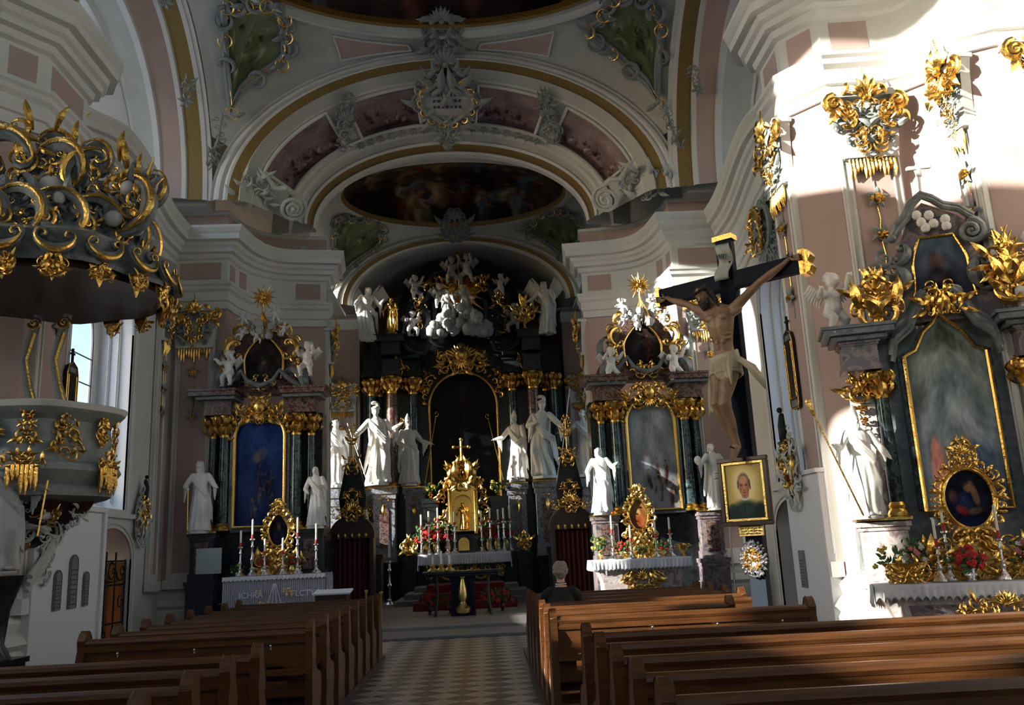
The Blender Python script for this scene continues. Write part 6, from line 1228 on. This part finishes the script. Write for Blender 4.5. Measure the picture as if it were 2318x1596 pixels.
def relief(s, Y, z, x, label, k):
    rd = random.Random(k); e = empty('wall_relief', (s*x, Y, z), -s*pi/2, label, 'relief'); f = MB(); f.prism([(-.2, .1), (0, -.1), (.2, .1), (.26, .5), (.16, .85), (-.16, .85), (-.26, .5)], -.03, 0); rocaille(f, (0, .45), .6, 1.1, 18, rd, -.05, True, .18); f.build('stucco_ground', 'ivory', e)
    g = MB(); rocaille(g, (0, .45), .4, .8, 12, rd, -.09, True, .2); cscroll(g, (.1, .45), .2, -pi/2, pi/2, .1, -.08); cscroll(g, (-.1, .45), .2, pi/2, 3*pi/2, .1, -.08); g.build('gilt_scrolls', 'gold', e)
    f = MB(); f.limb([((0, -.1, .85), .07), ((.02, -.12, 1.05), .06), ((0, -.1, 1.2), .04)], 8); f.ball((0, -.12, 1.28), .045, 8); f.build('dark_figure', 'iron', e)
relief(1, 12.5, 2.15, 5.09, 'white and gilt rocaille relief with dark figure below the station picture, right pier', 1); relief(-1, 19.15, 2.2, 6.86, 'grey and gilt rocaille relief on the left wall beside the far altar', 2)
def plaque(s, x, Y, z, w, h, label, arch=True, lines=8, m='plaque'):
    e = empty('wall_plaque', (s*x, Y, z), -s*pi/2, label, 'plaque'); f = MB(); f.prism(opening(-w/2, w/2, 0, h-w/2, 10) if arch else [(-w/2, 0), (w/2, 0), (w/2, h), (-w/2, h)], -.02, 0); f.build('slab', m, e); f = MB()
    for i in range(lines): f.box((0, -.023, h*.08+(h*.72)*i/lines), (w*.74, .004, h*.02))
    if arch: f.tube([(a, -.022, b) for a, b in opening(-w/2+.012, w/2-.012, .01, h-w/2, 10)], .006, 4)
    f.build('inscription_lines', 'ink', e)
for (u_, v_, w_, h_, lab) in ((160, 1378, .24, .76, 'tall arched inscription plaque, middle of three under the pulpit stair'), (125, 1383, .2, .55, 'arched inscription plaque left of the middle one under the pulpit stair'), (190, 1372, .16, .5, 'small arched inscription plaque nearest the left door')):
    pp = atX(u_, v_, -5.44); plaque(-1, 5.44, pp.y, pp.z, w_, h_, lab)
plaque(1, 5.095, 12.6, .88, .2, .52, 'rectangular grey plaque low on the right pier', False, 9)
# doors
for s, side in ((-1, 'left'), (1, 'right')):
    n = 1 if s < 0 else 2; op = opening(16.97, 18.93, 0, 1.75, b=.6)
    T = Matrix(((0, s, 0, s*6.9), (1, 0, 0, 0), (0, 0, 1, 0), (0, 0, 0, 1))); d = MB(); d.T = T
    if s > 0:
        d.prism(op, .62, .68)  # dark leaf stands in for the unlit interior of the doorway
        for i in range(6): d.box((17.1+.33*i, .6, .9), (.02, .02, 1.7))
    else:   # open porch: wooden inner door leaf at the far side, catching the sun
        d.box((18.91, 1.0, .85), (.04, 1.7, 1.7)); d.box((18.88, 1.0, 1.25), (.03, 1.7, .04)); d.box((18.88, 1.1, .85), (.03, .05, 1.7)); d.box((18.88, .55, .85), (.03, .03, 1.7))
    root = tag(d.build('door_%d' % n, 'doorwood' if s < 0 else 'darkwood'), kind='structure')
    h = MB(); h.T = T; hx, hy = (18.2, .58) if s > 0 else (18.87, 1.3); h.box((hx, hy, .95), (.04, .05, .2)); h.ball((hx, hy-.03, .98), .03, 8); h.build('door_handle', 'brass', root)
d = MB(); d.box((-9.0, 17.65, 1.2), (.06, 1.6, 2.4)); d.box((-8.3, 16.9, 1.2), (1.4, .06, 2.4)); d.box((-8.3, 17.95, 2.42), (1.5, 2.2, .06)); tag(d.build('wall_porch', 'darkwood'), kind='structure')  # unseen porch shaped so sun strikes the door panel but not the nave
gr = MB(); gr.T = Matrix(((0, -1, 0, -6.9), (1, 0, 0, 0), (0, 0, 1, 0), (0, 0, 0, 1)))
for x in (17.0, 17.5, 17.95, 18.4, 18.9): gr.tube([(x, .1, 0), (x, .1, 1.9 if 17.2 < x < 18.7 else 1.75)], .022, 6)
for z in (.5, 1.25, 1.72): gr.tube([(17.0, .1, z), (18.9, .1, z)], .018, 6)
for x, z, r, a in ((17.3, 1.5, .2, 0), (17.75, 1.52, .22, 2), (18.2, 1.5, .2, 1), (18.65, 1.5, .2, 3), (17.4, .3, .18, 1), (17.9, .28, .18, 3), (18.5, .28, .18, 2), (17.25, .9, .14, 2), (18.7, .9, .14, 1)): spiral(gr, (x, z), r, 1.6, .1, .1, a)
gr.tube([(17.0, .1, 1.7), (17.5, .1, 1.45), (18.0, .1, 1.3), (18.5, .1, 1.32)], .018, 6); tag(gr.build('door_grille', 'iron'), 'wrought iron grille with scrolls in the left doorway', 'grille')
# ================================================================ VAULT STUCCO
def sail_pt(th, t, cy, hx, hy, by, bx, ra, rb, rz, off=.05):
    c, sn = cos(th), sin(th); q = min(hx/max(abs(c), 1e-9), hy/max(abs(sn), 1e-9)); ox, oy = c*q, sn*q
    oz = ZS+bx*sqrt(max(0, 1-(oy/hy)**2)) if abs(abs(ox)-hx) < 1e-6 else ZS+by*sqrt(max(0, 1-(ox/hx)**2))
    z = oz+(rz-oz)*sin(t**.8*pi/2); p = Vector((ox+(ra*c-ox)*t, cy+oy+(rb*sn-oy)*t, z)); n = (Vector((0, cy, 9))-p).normalized(); return p+n*off
def tangent_frame(p, f, du):     # ornament frame on a curved ceiling: X along du, front toward the room
    return p
NV = (16.4, 5.8, 3.62, 3.97, 4.2, 4.9, 3.05, 14.35); CV = (25.85, 4.45, 3.5, 2.5, 2.5, 3.75, 2.75, 12.75)
def look_frame(p, s=1.0):
    n = (Vector((0, p.y-9, 2.0))-p).normalized() if True else n; ey = -n; ex = ey.cross(Vector((0, 0, 1))).normalized(); ez = ex.cross(ey)
    m = Matrix.Identity(4)
    for i in range(3): m[i][0] = ex[i]*s; m[i][1] = ey[i]*s; m[i][2] = ez[i]*s; m[i][3] = p[i]
    return m
for V, th0, dth, t0, dt, lab, k in ((NV, radians(148), .145, .60, .31, 'green painted cartouche on the left corner of the nave vault', 1), (NV, radians(32), .145, .60, .31, 'green painted cartouche on the right corner of the nave vault', 2), (CV, radians(143), .22, .5, .40, 'small green cartouche on the left corner of the chancel vault', 3), (CV, radians(37), .22, .5, .40, 'small green cartouche on the right corner of the chancel vault', 4)):
    rd = random.Random(k); gp = [(.40, .43, .31), (.48, .51, .38), (.31, .34, .23), (.54, .56, .43)]
    f = painter((.47, .50, .38), (.36, .39, .28), figures(rd, 10, .2, .8, .15, .6, .085, gp, (.55, .57, .45)), .05, k, 5)
    def rim(a, r=1.0): kk = 1+.10*cos(3*a+.6)+.07*cos(5*a); return (th0+dth*r*kk*cos(a), t0+dt*r*kk*sin(a))
    def pos(u, v): th, t = rim(2*pi*u, v); return tuple(sail_pt(th, max(.02, min(1, t)), *V, .10))
    e = empty('vault_cartouche', tuple(sail_pt(th0, t0, *V)), 0, lab, 'cartouche', 'painted cartouches on the vaults'); P0 = sail_pt(th0, t0, *V)
    o = paint('painting', lambda u, v: tuple(Vector(pos(u, v))-P0), lambda u, v: f(.5+.5*v*cos(2*pi*u), .5+.5*v*sin(2*pi*u)), 64, 26, 'fresco', e)
    big = 1 if V is NV else .7; w = MB(); g = MB(); R = [sail_pt(*[max(.02, min(1.0, q)) if i else q for i, q in enumerate(rim(2*pi*i2/48, 1.06))], *V, .12)-P0 for i2 in range(49)]
    w.tube(R, .055*big, 7); R2 = [sail_pt(*[max(.02, min(1.0, q)) if i else q for i, q in enumerate(rim(2*pi*i2/48, 1.2))], *V, .12)-P0 for i2 in range(49)]; w.tube(R2, .07*big, 7)
    for j in range(0, 48, 3):
        p = R2[j]; T = look_frame(P0+p, 1.0); T[0][3] -= P0.x; T[1][3] -= P0.y; T[2][3] -= P0.z; w.T = T; g.T = T
        if (j//3) % 2: cscroll(w, (0, 0), .2*big, rd.uniform(0, 6), rd.uniform(7, 10), .2, -.03)
        else: leaf(w, (0, 0), rd.uniform(0, 6), .34*big, .45, .3, -.05)
        if j % 6 == 0: cscroll(g, (0, 0), .16*big, rd.uniform(0, 6), rd.uniform(7, 9), .10, -.1)
        w.T = g.T = Matrix.Identity(4)
    for a, b in ((3, 13), (16, 22), (26, 38)): g.tube([R[i]+(Vector((0, 0, -.05))) for i in range(a, b)], .022*big, 6)
    w.build('stucco_frame', 'stucco', e); g.build('gilt_edges', 'gold', e)
for s in (-1, 1):
    for a0, a1, t0, t1 in ((103, 126, .12, .62),):
        q = MB(); f_ = lambda u, v: tuple(sail_pt(radians(90+s*-(a0-90)-s*(a1-a0)*u), t0+(t1-t0)*v*(.45+.55*u), *NV, .04)); q.grid(f_, 16, 8)
        tag(q.build(trimname(), 'pink'), kind='structure')
        q = MB(); q.tube([f_(u/10, 0) for u in range(11)]+[f_(1, v/6) for v in range(1, 7)]+[f_(1-u/10, 1) for u in range(1, 11)]+[f_(0, 1-v/6) for v in range(1, 7)], .03, 5); tag(q.build(trimname(), 'white'), kind='structure')
# soffit ornaments
def orn(name, p, label, cat, fn, m='ivory', group=None):
    mb = MB(); mb.T = look_frame(Vector((0, 0, 0))+Vector(p)); mb.T[0][3] = mb.T[1][3] = mb.T[2][3] = 0; fn(mb); return tag(mb.build(name, m, loc=p), label, cat, group)
rd = random.Random(90)
for s, d in ((-1, 'left'), (1, 'right')):
    def volute(mb): spiral(mb, (0, 0), .36, 2.6, .16, 0, pi/2, s); mb.tube([(s*.0, 0, .36), (s*.25, -.05, .5), (s*.5, 0, .45), (s*.8, .0, .8)], [.07, .08, .07, .04], 7)
    orn('arch_volute', (s*4.02, 20.75, 10.32), 'big white spiral volute at the foot of the chancel arch, '+d, 'volute', volute)
    def clus(mb): rocaille(mb, (0, 0), 1.2, .8, 16, rd, 0, False, .2); leaf(mb, (0, .3), pi/2+s*.4, .55, .3, .4*s); leaf(mb, (s*-.3, .3), pi/2-s*.3, .5, .3, -.4*s)
    orn('stucco_foliage', (s*4.9, 20.35, 10.55), 'white rocaille foliage on the ledge beside the %s arch volute' % d, 'stucco ornament', clus)
    def brk(mb): rocaille(mb, (0, .35), .45, .8, 9, rd, 0, True, .22); rocaille(mb, (0, -.35), .4, .7, 9, rd, -.05, True, .24); shell(mb, (0, .1), .25, -.1); spiral(mb, (0, -.3), .17, 1.6, .2, -.1)
    a = pi/2+.63*(-s); orn('arch_bracket', (4.5*cos(a)*1.0, 20.6, ZS+2.98*sin(a)-.08), 'grey white stucco bracket between the two mauve frescoes, '+d, 'stucco ornament', brk, 'stucco')
    def strip(mb):
        for i in range(5): rocaille(mb, (0, -.9+.42*i), .28, .36, 4, rd, 0, False, .3); 
        mb.tube([(0, 0, -1.2), (.06*s, 0, -.4), (-.04*s, 0, .4), (0, 0, 1.0)], .03, 6)
    orn('stucco_strip', (s*5.75, 19.75, 11.4), 'long stucco leaf strip rising beside the %s foot of the big arch' % d, 'stucco ornament', strip, 'stucco')
    for Y, z, q in ((18.95, 12.4, 0), (17.4, 14.0, 1)):
        def ros(mb): mb.ball((0, 0, 0), .07, 8); [leaf(mb, (0, 0), i*pi/3, .2, .45, 0, -.02) for i in range(6)]; rocaille(mb, (0, .35), .2, .4, 3, rd, 0, True, .4)
        orn('band_rosette', (s*6.2, Y, z), 'rosette on the gilt band of the side arch, %s, %s' % (d, 'upper' if q else 'lower'), 'rosette', ros, 'stucco')
def cart(mb):
    rocaille(mb, (0, .1), 1.5, 1.3, 14, rd, .05, True, .2); mb.tube([(.62*cos(a)*(1+.12*cos(2*a)), -.08, .55*sin(a)*(1+.1*cos(4*a))) for a in [2*pi*i/36 for i in range(37)]], .07, 7); shell(mb, (0, .95), .4, 0); rocaille(mb, (0, -.9), .6, .5, 8, rd, 0, True, .3)
e = empty('arch_cartouche', (0, 20.35, 13.0), 0, 'dark inscription cartouche in stucco frame at the crown of the chancel arch', 'cartouche')
q = MB(); q.T = look_frame(Vector((0, 20.35, 13.0))); [q.T.__setitem__(0, q.T[0])]; T = q.T.copy(); T[0][3] = T[1][3] = T[2][3] = 0
q.T = T; cart(q); q.build('stucco_frame', 'stucco', e); q = MB(); q.T = T; q.prism([(.6*cos(a)*(1+.1*cos(2*a)), .5*sin(a)) for a in [2*pi*i/30 for i in range(30)]], -.06, 0); q.build('field', 'grey', e)
q = MB(); q.T = T
for i in range(3): 
    for j in range(7): q.box((-.33+.11*j, -.07, .18-.16*i), (.06, .012, .07))
q.build('inscription', 'ink', e); q = MB(); q.T = T
for i in range(14): a = 2*pi*i/14; cscroll(q, (.66*cos(a), .58*sin(a)), .1, a-1, a+1.5, .14, -.14)
q.build('gilt_edge', 'gold', e); q = MB(); q.T = T; q.ball((0, .02, .72), (.17, .06, .17), 14); q.build('opening_shade', 'iron', e)  # dark ball stands in for the shade inside the round hole
def key(mb): rocaille(mb, (0, 0), .8, 1.0, 14, rd, 0, True, .22); shell(mb, (0, .3), .35, -.1); spiral(mb, (.3, -.3), .16, 1.6, .2, 0); spiral(mb, (-.3, -.3), .16, 1.6, .2, 0, 0, -1)
orn('ring_keystone', (-.05, 19.35, 14.35), 'stucco keystone ornament on the nave dome ring at the top centre', 'stucco ornament', key, 'stucco')
orn('ring_keystone', (-.05, 28.45, 12.75), 'small stucco keystone below the oval chancel fresco', 'stucco ornament', key, 'stucco')
orn('arch_keystone', (-.05, 21.6, 12.5), 'scrolled stucco keystone at the crown of the inner chancel arch', 'stucco ornament', lambda mb: (spiral(mb, (.12, 0), .13, 1.6, .2), spiral(mb, (-.12, 0), .13, 1.6, .2, 0, 0, -1), shell(mb, (0, .15), .3, -.05), mb.ball((0, -.1, -.1), .13, 10)), 'stucco')
# festoons of tassels under the arch crown
for i in range(14):
    a = pi/2+(i-6.5)*.075+(.12 if i > 6 else -.12); q = MB(); q.ball((0, 0, 0), (.09, .05, .07), 8); [leaf(q, (0, 0), k*1.05, .13, .5, .2) for k in range(6)]
    tag(q.build('arch_rosette', 'stucco', loc=(4.1*cos(a), 21.25, ZS+2.45*sin(a)-.03)), 'small stucco rosette in the row along the inner chancel arch moulding', 'rosette', 'rosettes on the inner chancel arch')
# tall stucco on the bay wall above the station pictures (right), oval medallion
for s, d in ((1, 'right'), (-1, 'left')):
    q = MB(); r4 = random.Random(6); q.T = Matrix(((0, s, 0, 0), (1, 0, 0, 0), (0, 0, 1, 0), (0, 0, 0, 1)))
    rocaille(q, (0, 0), 1.6, 1.0, 20, r4, -.02, True, .15); cscroll(q, (0, 0), .45, 0, 5.5, .1, -.05); rocaille(q, (0, -.7), .7, .5, 8, r4, 0, True, .25); tag(q.build('stucco_medallion', 'stucco', loc=(s*6.86, 17.1, 8.05)), 'stucco and gilt medallion crowning the window niche, '+d, 'stucco ornament')
    q = MB(); q.T = Matrix(((0, s, 0, 0), (1, 0, 0, 0), (0, 0, 1, 0), (0, 0, 0, 1))); rocaille(q, (0, 0), 1.0, .9, 10, r4, -.1, True, .14); cscroll(q, (0, 0), .5, .5, 4.5, .07, -.1); tag(q.build('gilt_festoon', 'gold', loc=(s*6.84, 17.6, 8.1)), 'gilt scrolls over the window niche medallion, '+d, 'gilt ornament')
# great gilt leaf sprays on the swelling cornice
for s, d in ((1, 'right'), (-1, 'left')):
    q = MB(); r4 = random.Random(9); rocaille(q, (0, 0), .7, .7, 9, r4, 0, False, .22); leaf(q, (0, .2), 2.4 if s > 0 else .7, .6, .25, .2); spiral(q, (s*.25, -.2), .16, 1.8, .2, -.1); tag(q.build('gilt_spray', 'gold', loc=(s*6.35, 13.9, 8.6)), 'gilt leaf spray on the swelling cornice beside the near pier, '+d, 'gilt ornament')
# ================================================================ CHANCEL FURNITURE
e = empty('communion_table', (0, 21.5, .12), 0, 'dark free standing altar table on a gilt central support before the chancel', 'table'); b = MB(); b.box((0, 0, 1.0), (1.9, .8, .06)); b.box((0, 0, .94), (1.75, .7, .05)); b.build('tabletop', 'black', e, bevel=.01)
b = MB(); b.use('crosswood'); moulded_block(b, (0, 0), .55, .5, 0, .92, .04); b.build('support', 'crosswood', e); b = MB(); b.lathe([(.02, 0), (.16, .06), (.18, .16), (.1, .22), (.06, .3), (.11, .42), (.09, .6), (.04, .82), (.07, .88)], (0, -.3, .02), 16); b.build('gilt_figure', 'brass', e)
for sx in (-1, 1): b = MB(); b.tube([(sx*.62, -.2, .92), (sx*.6, -.2, .5), (sx*.66, -.22, 0)], .04, 6); b.build('leg', 'iron', e)
for i, x in enumerate((-.70, -.50, -.30)): candlestick('short brass holder with thick ivory candle on the communion table, '+('leftmost', 'middle and tallest', 'rightmost')[i], (x, 21.3, 1.15), .12, (.24, .36, .25)[i], 'thick candles on the communion table', 'brass', False, 1.4)
for i, (x, d) in enumerate(((-.85, 'left'), (.62, 'right'), (.95, 'far right'), (-.35, 'inner left'))): bouquet('red potted flowers on the floor before the chancel steps, '+d, (x, 22.3, .12), .22, .5, ['flowerred'], 120+i, 'darkwood', 'red potted flowers before the steps', 26)
for i in range(3): b = MB(); b.box((0, 0, .1), (2.75-.3*i, 1.6, .2)); tag(b.build('carpeted_step', 'carpet', loc=(0, 24.4+.5*i, .12+.2*i), bevel=.02), 'dark red carpeted step before the high altar, %s' % ('lowest and widest', 'middle one', 'topmost')[i], 'step')
for s, d in ((-1, 'left'), (1, 'right')):
    rd = random.Random(60); e = empty('curtained_stall', (s*2.88, 23.35, 0), 0, 'dark wooden stall with red curtain and gilt crest, %s of the chancel' % d, 'confessional'); b = MB()
    for sx in (-1, 1): b.box((sx*.5, 0, 1.05), (.1, .5, 2.1))
    b.prism([(-.58, 2.05)]+arch_pts(0, 2.15, .58, .5, 14)+[(.58, 2.05)], -.3, .25); b.box((0, .3, 1.05), (1.0, .05, 2.1)); b.build('frame', 'darkwood', e)
    c = MB(); c.grid(lambda u, v: (-.44+.88*u, -.12+.035*sin(u*44), .1+1.95*v), 90, 6); c.build('curtain', 'redcloth', e)
    g = MB(); rocaille(g, (0, 2.68), 1.1, .3, 12, rd, -.33, True, .24); shell(g, (0, 2.75), .22, -.35); rocaille(g, (0, 3.15), .4, .4, 5, rd, -.25, True, .2); rocaille(g, (0, 3.95), .5, .4, 5, rd, -.25, True, .24); g.tube([(0, -.12, 2.7), (0, -.12, 5.0)], .02, 6); rocaille(g, (0, 4.8), .26, .5, 5, rd, -.2, True, .3)
    for i in range(5): g.ball((-.36+.18*i, -.32, 2.12), (.05, .03, .07), 8)
    g.build('gilt_crest', 'gold', e); b = MB(); b.prism([(-.3, 2.6), (.3, 2.6), (.36, 3.1), (.2, 3.9), (0, 4.2), (-.2, 3.9), (-.36, 3.1)], -.16, .1); b.build('upper_board', 'black', e)
    b = MB(); moulded_block(b, (0, 0), 1.0, .6, 0, 1.5, .06); 
    tag(b.build('choir_bench', 'darkwood', loc=(s*3.0, 26.6, .12)), 'dark choir bench seen behind the %s curtained stall' % d, 'bench')
b = MB(); rocaille(b, (0, .2), .3, .2, 4, rd, -.05, True, .3); b.box((0, 0, -.3), (.4, .3, 1.7)); 
e = empty('prayer_desk', (-2.45, 17.6, 0), 0, 'small prayer desk with white cloth top left of the aisle', 'prayer desk'); b = MB(); b.box((0, 0, .45), (.62, .45, .9)); b.build('body', 'darkwood', e, bevel=.01); b = MB(); b.T = Matrix.Translation((0, 0, .94)) @ Matrix.Rotation(.12, 4, 'X'); b.box((0, 0, 0), (.72, .5, .03)); b.build('cloth_top', 'lace', e); b = MB(); b.box((0, -.24, .55), (.4, .03, .3)); b.build('cushion', 'redcloth', e)
for x, y, d in ((-1.24, 15.2, 'beside the last left pew'), (-1.62, 16.2, 'further from the aisle')): b = MB(); b.lathe([(.1, 0), (.1, .02), (.02, .04), (.016, .95), (.03, .97), (.03, 1.0)], (0, 0, 0), 12); tag(b.build('brass_post', 'brass', loc=(x, y, 0)), 'thin brass post at the chancel end of the left pews, '+d, 'post')
candlestick('tall silver floor candlestick with white candle left of the high altar', (-2.35, 27.2, .12), 1.3, .6, None, 'silver', True, 1.8)
# ================================================================ PEWS
def scallop_end():
    P = [(0, 0), (.44, 0), (.44, .10), (.40, .2), (.43, .32), (.46, .42), (.43, .50), (.34, .54), (.26, .55), (.20, .60), (.155, .68), (.17, .76), (.15, .84), (.12, .90), (.13, .96), (.10, 1.01), (.05, 1.03), (.0, 1.0), (-.035, .94), (-.02, .86), (-.045, .76), (-.02, .64), (-.05, .5), (-.02, .36), (-.05, .22), (-.03, .1), (-.05, .04)]; return P
def make_pew(L, sgn):     # aisle end at x=0, pew runs in +x*sgn; faces +y
    r = empty('church_pew'); 
    for x in (0, L):
        m = MB(); m.T = Matrix(((0, 1, 0, sgn*x), (1, 0, 0, 0), (0, 0, 1, 0), (0, 0, 0, 1))); m.prism(scallop_end(), -.03, .03); m.build('end_panel', 'pew', r, bevel=.008)
    cx = sgn*L/2; b = MB(); n = max(2, int(L/1.2)); holes = []
    for i in range(n):
        a0 = .12+(L-.24)*i/n+.08; a1 = .12+(L-.24)*(i+1)/n-.08; k = 12; holes.append([(a0, .46)]+[(a0+(a1-a0)*j/k, .60+.07*sin(pi*j/k)+.018*abs(sin(j*pi/2))) for j in range(k+1)]+[(a1, .46)])
    b.T = Matrix.Translation((0 if sgn > 0 else -L, 0, 0)); b.prism([(0, .36), (L, .36), (L, .9), (0, .9)], .0, .025, holes); b.build('backrest', 'pew', r)
    b = MB(); b.tube([(sgn*.03, .012, .915), (sgn*(L-.03), .012, .915)], .042, 10); b.box((cx, .012, .865), (L-.04, .06, .06)); b.build('top_rail', 'pew', r)
    b = MB(); b.box((cx, .22, .43), (L-.04, .40, .035)); b.build('seat', 'pew', r, bevel=.006)
    b = MB(); b.box((cx, -.10, .58), (L-.06, .16, .02)); b.box((cx, -.17, .60), (L-.06, .015, .05)); b.build('book_shelf', 'pew', r)
    b = MB(); b.box((cx, -.20, .16), (L-.06, .18, .05)); b.build('kneeler', 'pew', r, bevel=.006)
    k = max(3, int(L/.55))
    for i in range(k): b = MB(); x = sgn*L*(i+.5)/k; b.tube([(x, -.01, .80), (x, -.05, .79), (x, -.055, .815)], .007, 5); b.ball((x, -.055, .822), .013, 6); b.build('coat_hook', 'silver', r)
    return r
FR = [8.55+.75*i for i in range(7)]; ordn = ['nearest', 'second', 'third', 'fourth', 'fifth', 'sixth', 'farthest']
for s, L, side in ((1, 2.5, 'right'), (-1, 2.1, 'left')):
    p0 = None; ys = FR+[13.8] if s < 0 else FR; names = ordn if s > 0 else ['nearest', 'second', 'third', 'fourth', 'fifth', 'sixth', 'seventh', 'farthest']
    for i, y in enumerate(ys):
        p = make_pew(1.93, s) if (i == 1 and s > 0) else make_pew(L, s) if p0 is None else copy_tree(p0)
        p0 = p0 or p; p.location = (s*1.15, y, 0); tag(p, 'wooden pew of the short far block, %s of the aisle, %s row' % (side, names[i]), 'pew', 'short pews %s of the aisle' % side)
for s, L, side, ys in ((1, 4.7, 'right', (6.82, 6.05, 5.32, 4.62, 3.92)), (-1, 5.0, 'left', (6.45, 5.72, 5.0, 4.28, 3.55))):
    p0 = None
    for i, y in enumerate(ys):
        p = make_pew(L, s) if p0 is None else copy_tree(p0)
        p0 = p0 or p; p.location = (1.27 if s > 0 else -1.12, y, 0); tag(p, 'long wooden foreground pew, %s of the aisle, %s row from the camera' % (side, ('fifth', 'fourth', 'third', 'second', 'first')[i]), 'pew', 'long foreground pews %s of the aisle' % side)
# wooden platform edges under the pews
for s in (-1, 1):
    for y0, y1, L in ((2.9, 7.4, 5.0), (8.1, 14.5, 2.7)): b = MB(); b.box((s*(1.10+L/2), (y0+y1)/2, .02), (L, y1-y0, .06)); tag(b.build(trimname(), 'darkwood'), kind='structure')
# red hymn books on the shelves
rd = random.Random(8)
for i, (x, y) in enumerate(((3.2, 8.44), (2.3, 8.44))): b = MB(); b.box((0, 0, 0), (.16, .11, .035)); tag(b.build('hymn_book', 'flowerred' if i < 1 else 'redcloth', loc=(x, y, .61), rz=.1), 'red hymn book on the pew shelf, '+('towards the wall end' if i == 0 else 'towards the aisle'), 'book')
# ================================================================ SEATED PERSON
def person():
    e = empty('person', (1.50, 11.52, .05), -.12, 'person with grey hair in a black coat seated in the right pew, seen from behind', 'person')
    b = MB(); hc = Vector((0, .02, 1.24))
    b.ball(hc, (.078, .095, .115), 16); b.ball(hc+Vector((0, .05, -.06)), (.055, .05, .05), 10); b.limb([(hc+Vector((0, .09, .02)), .010), (hc+Vector((0, .115, -.01)), .014)], 6); b.ball(hc+Vector((0, .092, -.045)), (.024, .01, .008), 6)
    for sx in (-1, 1): b.ball(hc+Vector((sx*.08, .0, -.01)), (.012, .02, .03), 8); b.ball(hc+Vector((sx*.03, .085, .02)), (.014, .01, .008), 6)
    b.limb([((0, -.01, 1.02), .062), ((0, 0, 1.15), .052)], 10)
    b.limb([((0, 0, .52), .15), ((0, -.02, .70), .14), ((0, -.02, .88), .15), ((0, -.01, 1.0), .10)], 14)
    for sx in (-1, 1):
        sh = Vector((sx*.18, -.01, .97)); el = Vector((sx*.23, .12, .72)); hd = Vector((sx*.08, .34, .66)); b.limb([(sh, .06), (el, .045), (hd, .028)], 9); b.ball(hd+Vector((-sx*.02, .04, 0)), (.03, .045, .02), 8)
        for q in range(5): b.limb([(hd+Vector((-sx*.02+(q-2)*.014, .07, 0)), .009), (hd+Vector((-sx*.03+(q-2)*.014, .105, -.02)), .008)], 5)
        b.limb([((sx*.09, .05, .50), .085), ((sx*.11, .42, .50), .065), ((sx*.11, .44, .28), .052), ((sx*.11, .42, .06), .038)], 10); b.limb([((sx*.11, .40, .04), .04), ((sx*.11, .55, .03), .035)], 8)
    fuse(b, 'body', 'personskin', e, .010)
    c = MB(); c.limb([((0, 0, .50), .19), ((0, -.02, .70), .175), ((0, -.02, .86), .185), ((0, -.01, .98), .13), ((0, 0, 1.06), .075)], 16)
    for sx in (-1, 1): c.limb([((sx*.14, -.01, .99), .075), ((sx*.19, -.0, .95), .078), ((sx*.245, .12, .72), .062), ((sx*.11, .32, .67), .045)], 10); c.limb([((sx*.09, .03, .50), .11), ((sx*.11, .40, .50), .085), ((sx*.11, .44, .15), .07)], 10)
    fuse(c, 'coat', 'clothblack', e, .012); c = MB(); c.tube([(.066*cos(a), .066*sin(a)-.005, 1.085) for a in [2*pi*i/16 for i in range(17)]], .008, 6); c.build('collar', 'candle', e)
    h = MB(); h.ball(hc+Vector((0, -.018, .025)), (.090, .098, .108), 16); h.ball(hc+Vector((0, -.05, -.02)), (.075, .06, .085), 12)
    r2 = random.Random(4)
    for i in range(60): a = r2.uniform(pi, 2*pi) if i % 3 else r2.uniform(0, 2*pi); z = r2.uniform(-.06 if a > pi else .06, .10); q = sqrt(max(.02, 1-(z/.115)**2)); h.ball(hc+Vector((.088*q*cos(a), -.018+.098*q*sin(a), z+.02)), r2.uniform(.016, .026), 6)
    fuse(h, 'hair', 'personhair', e, .009, 1)
person()
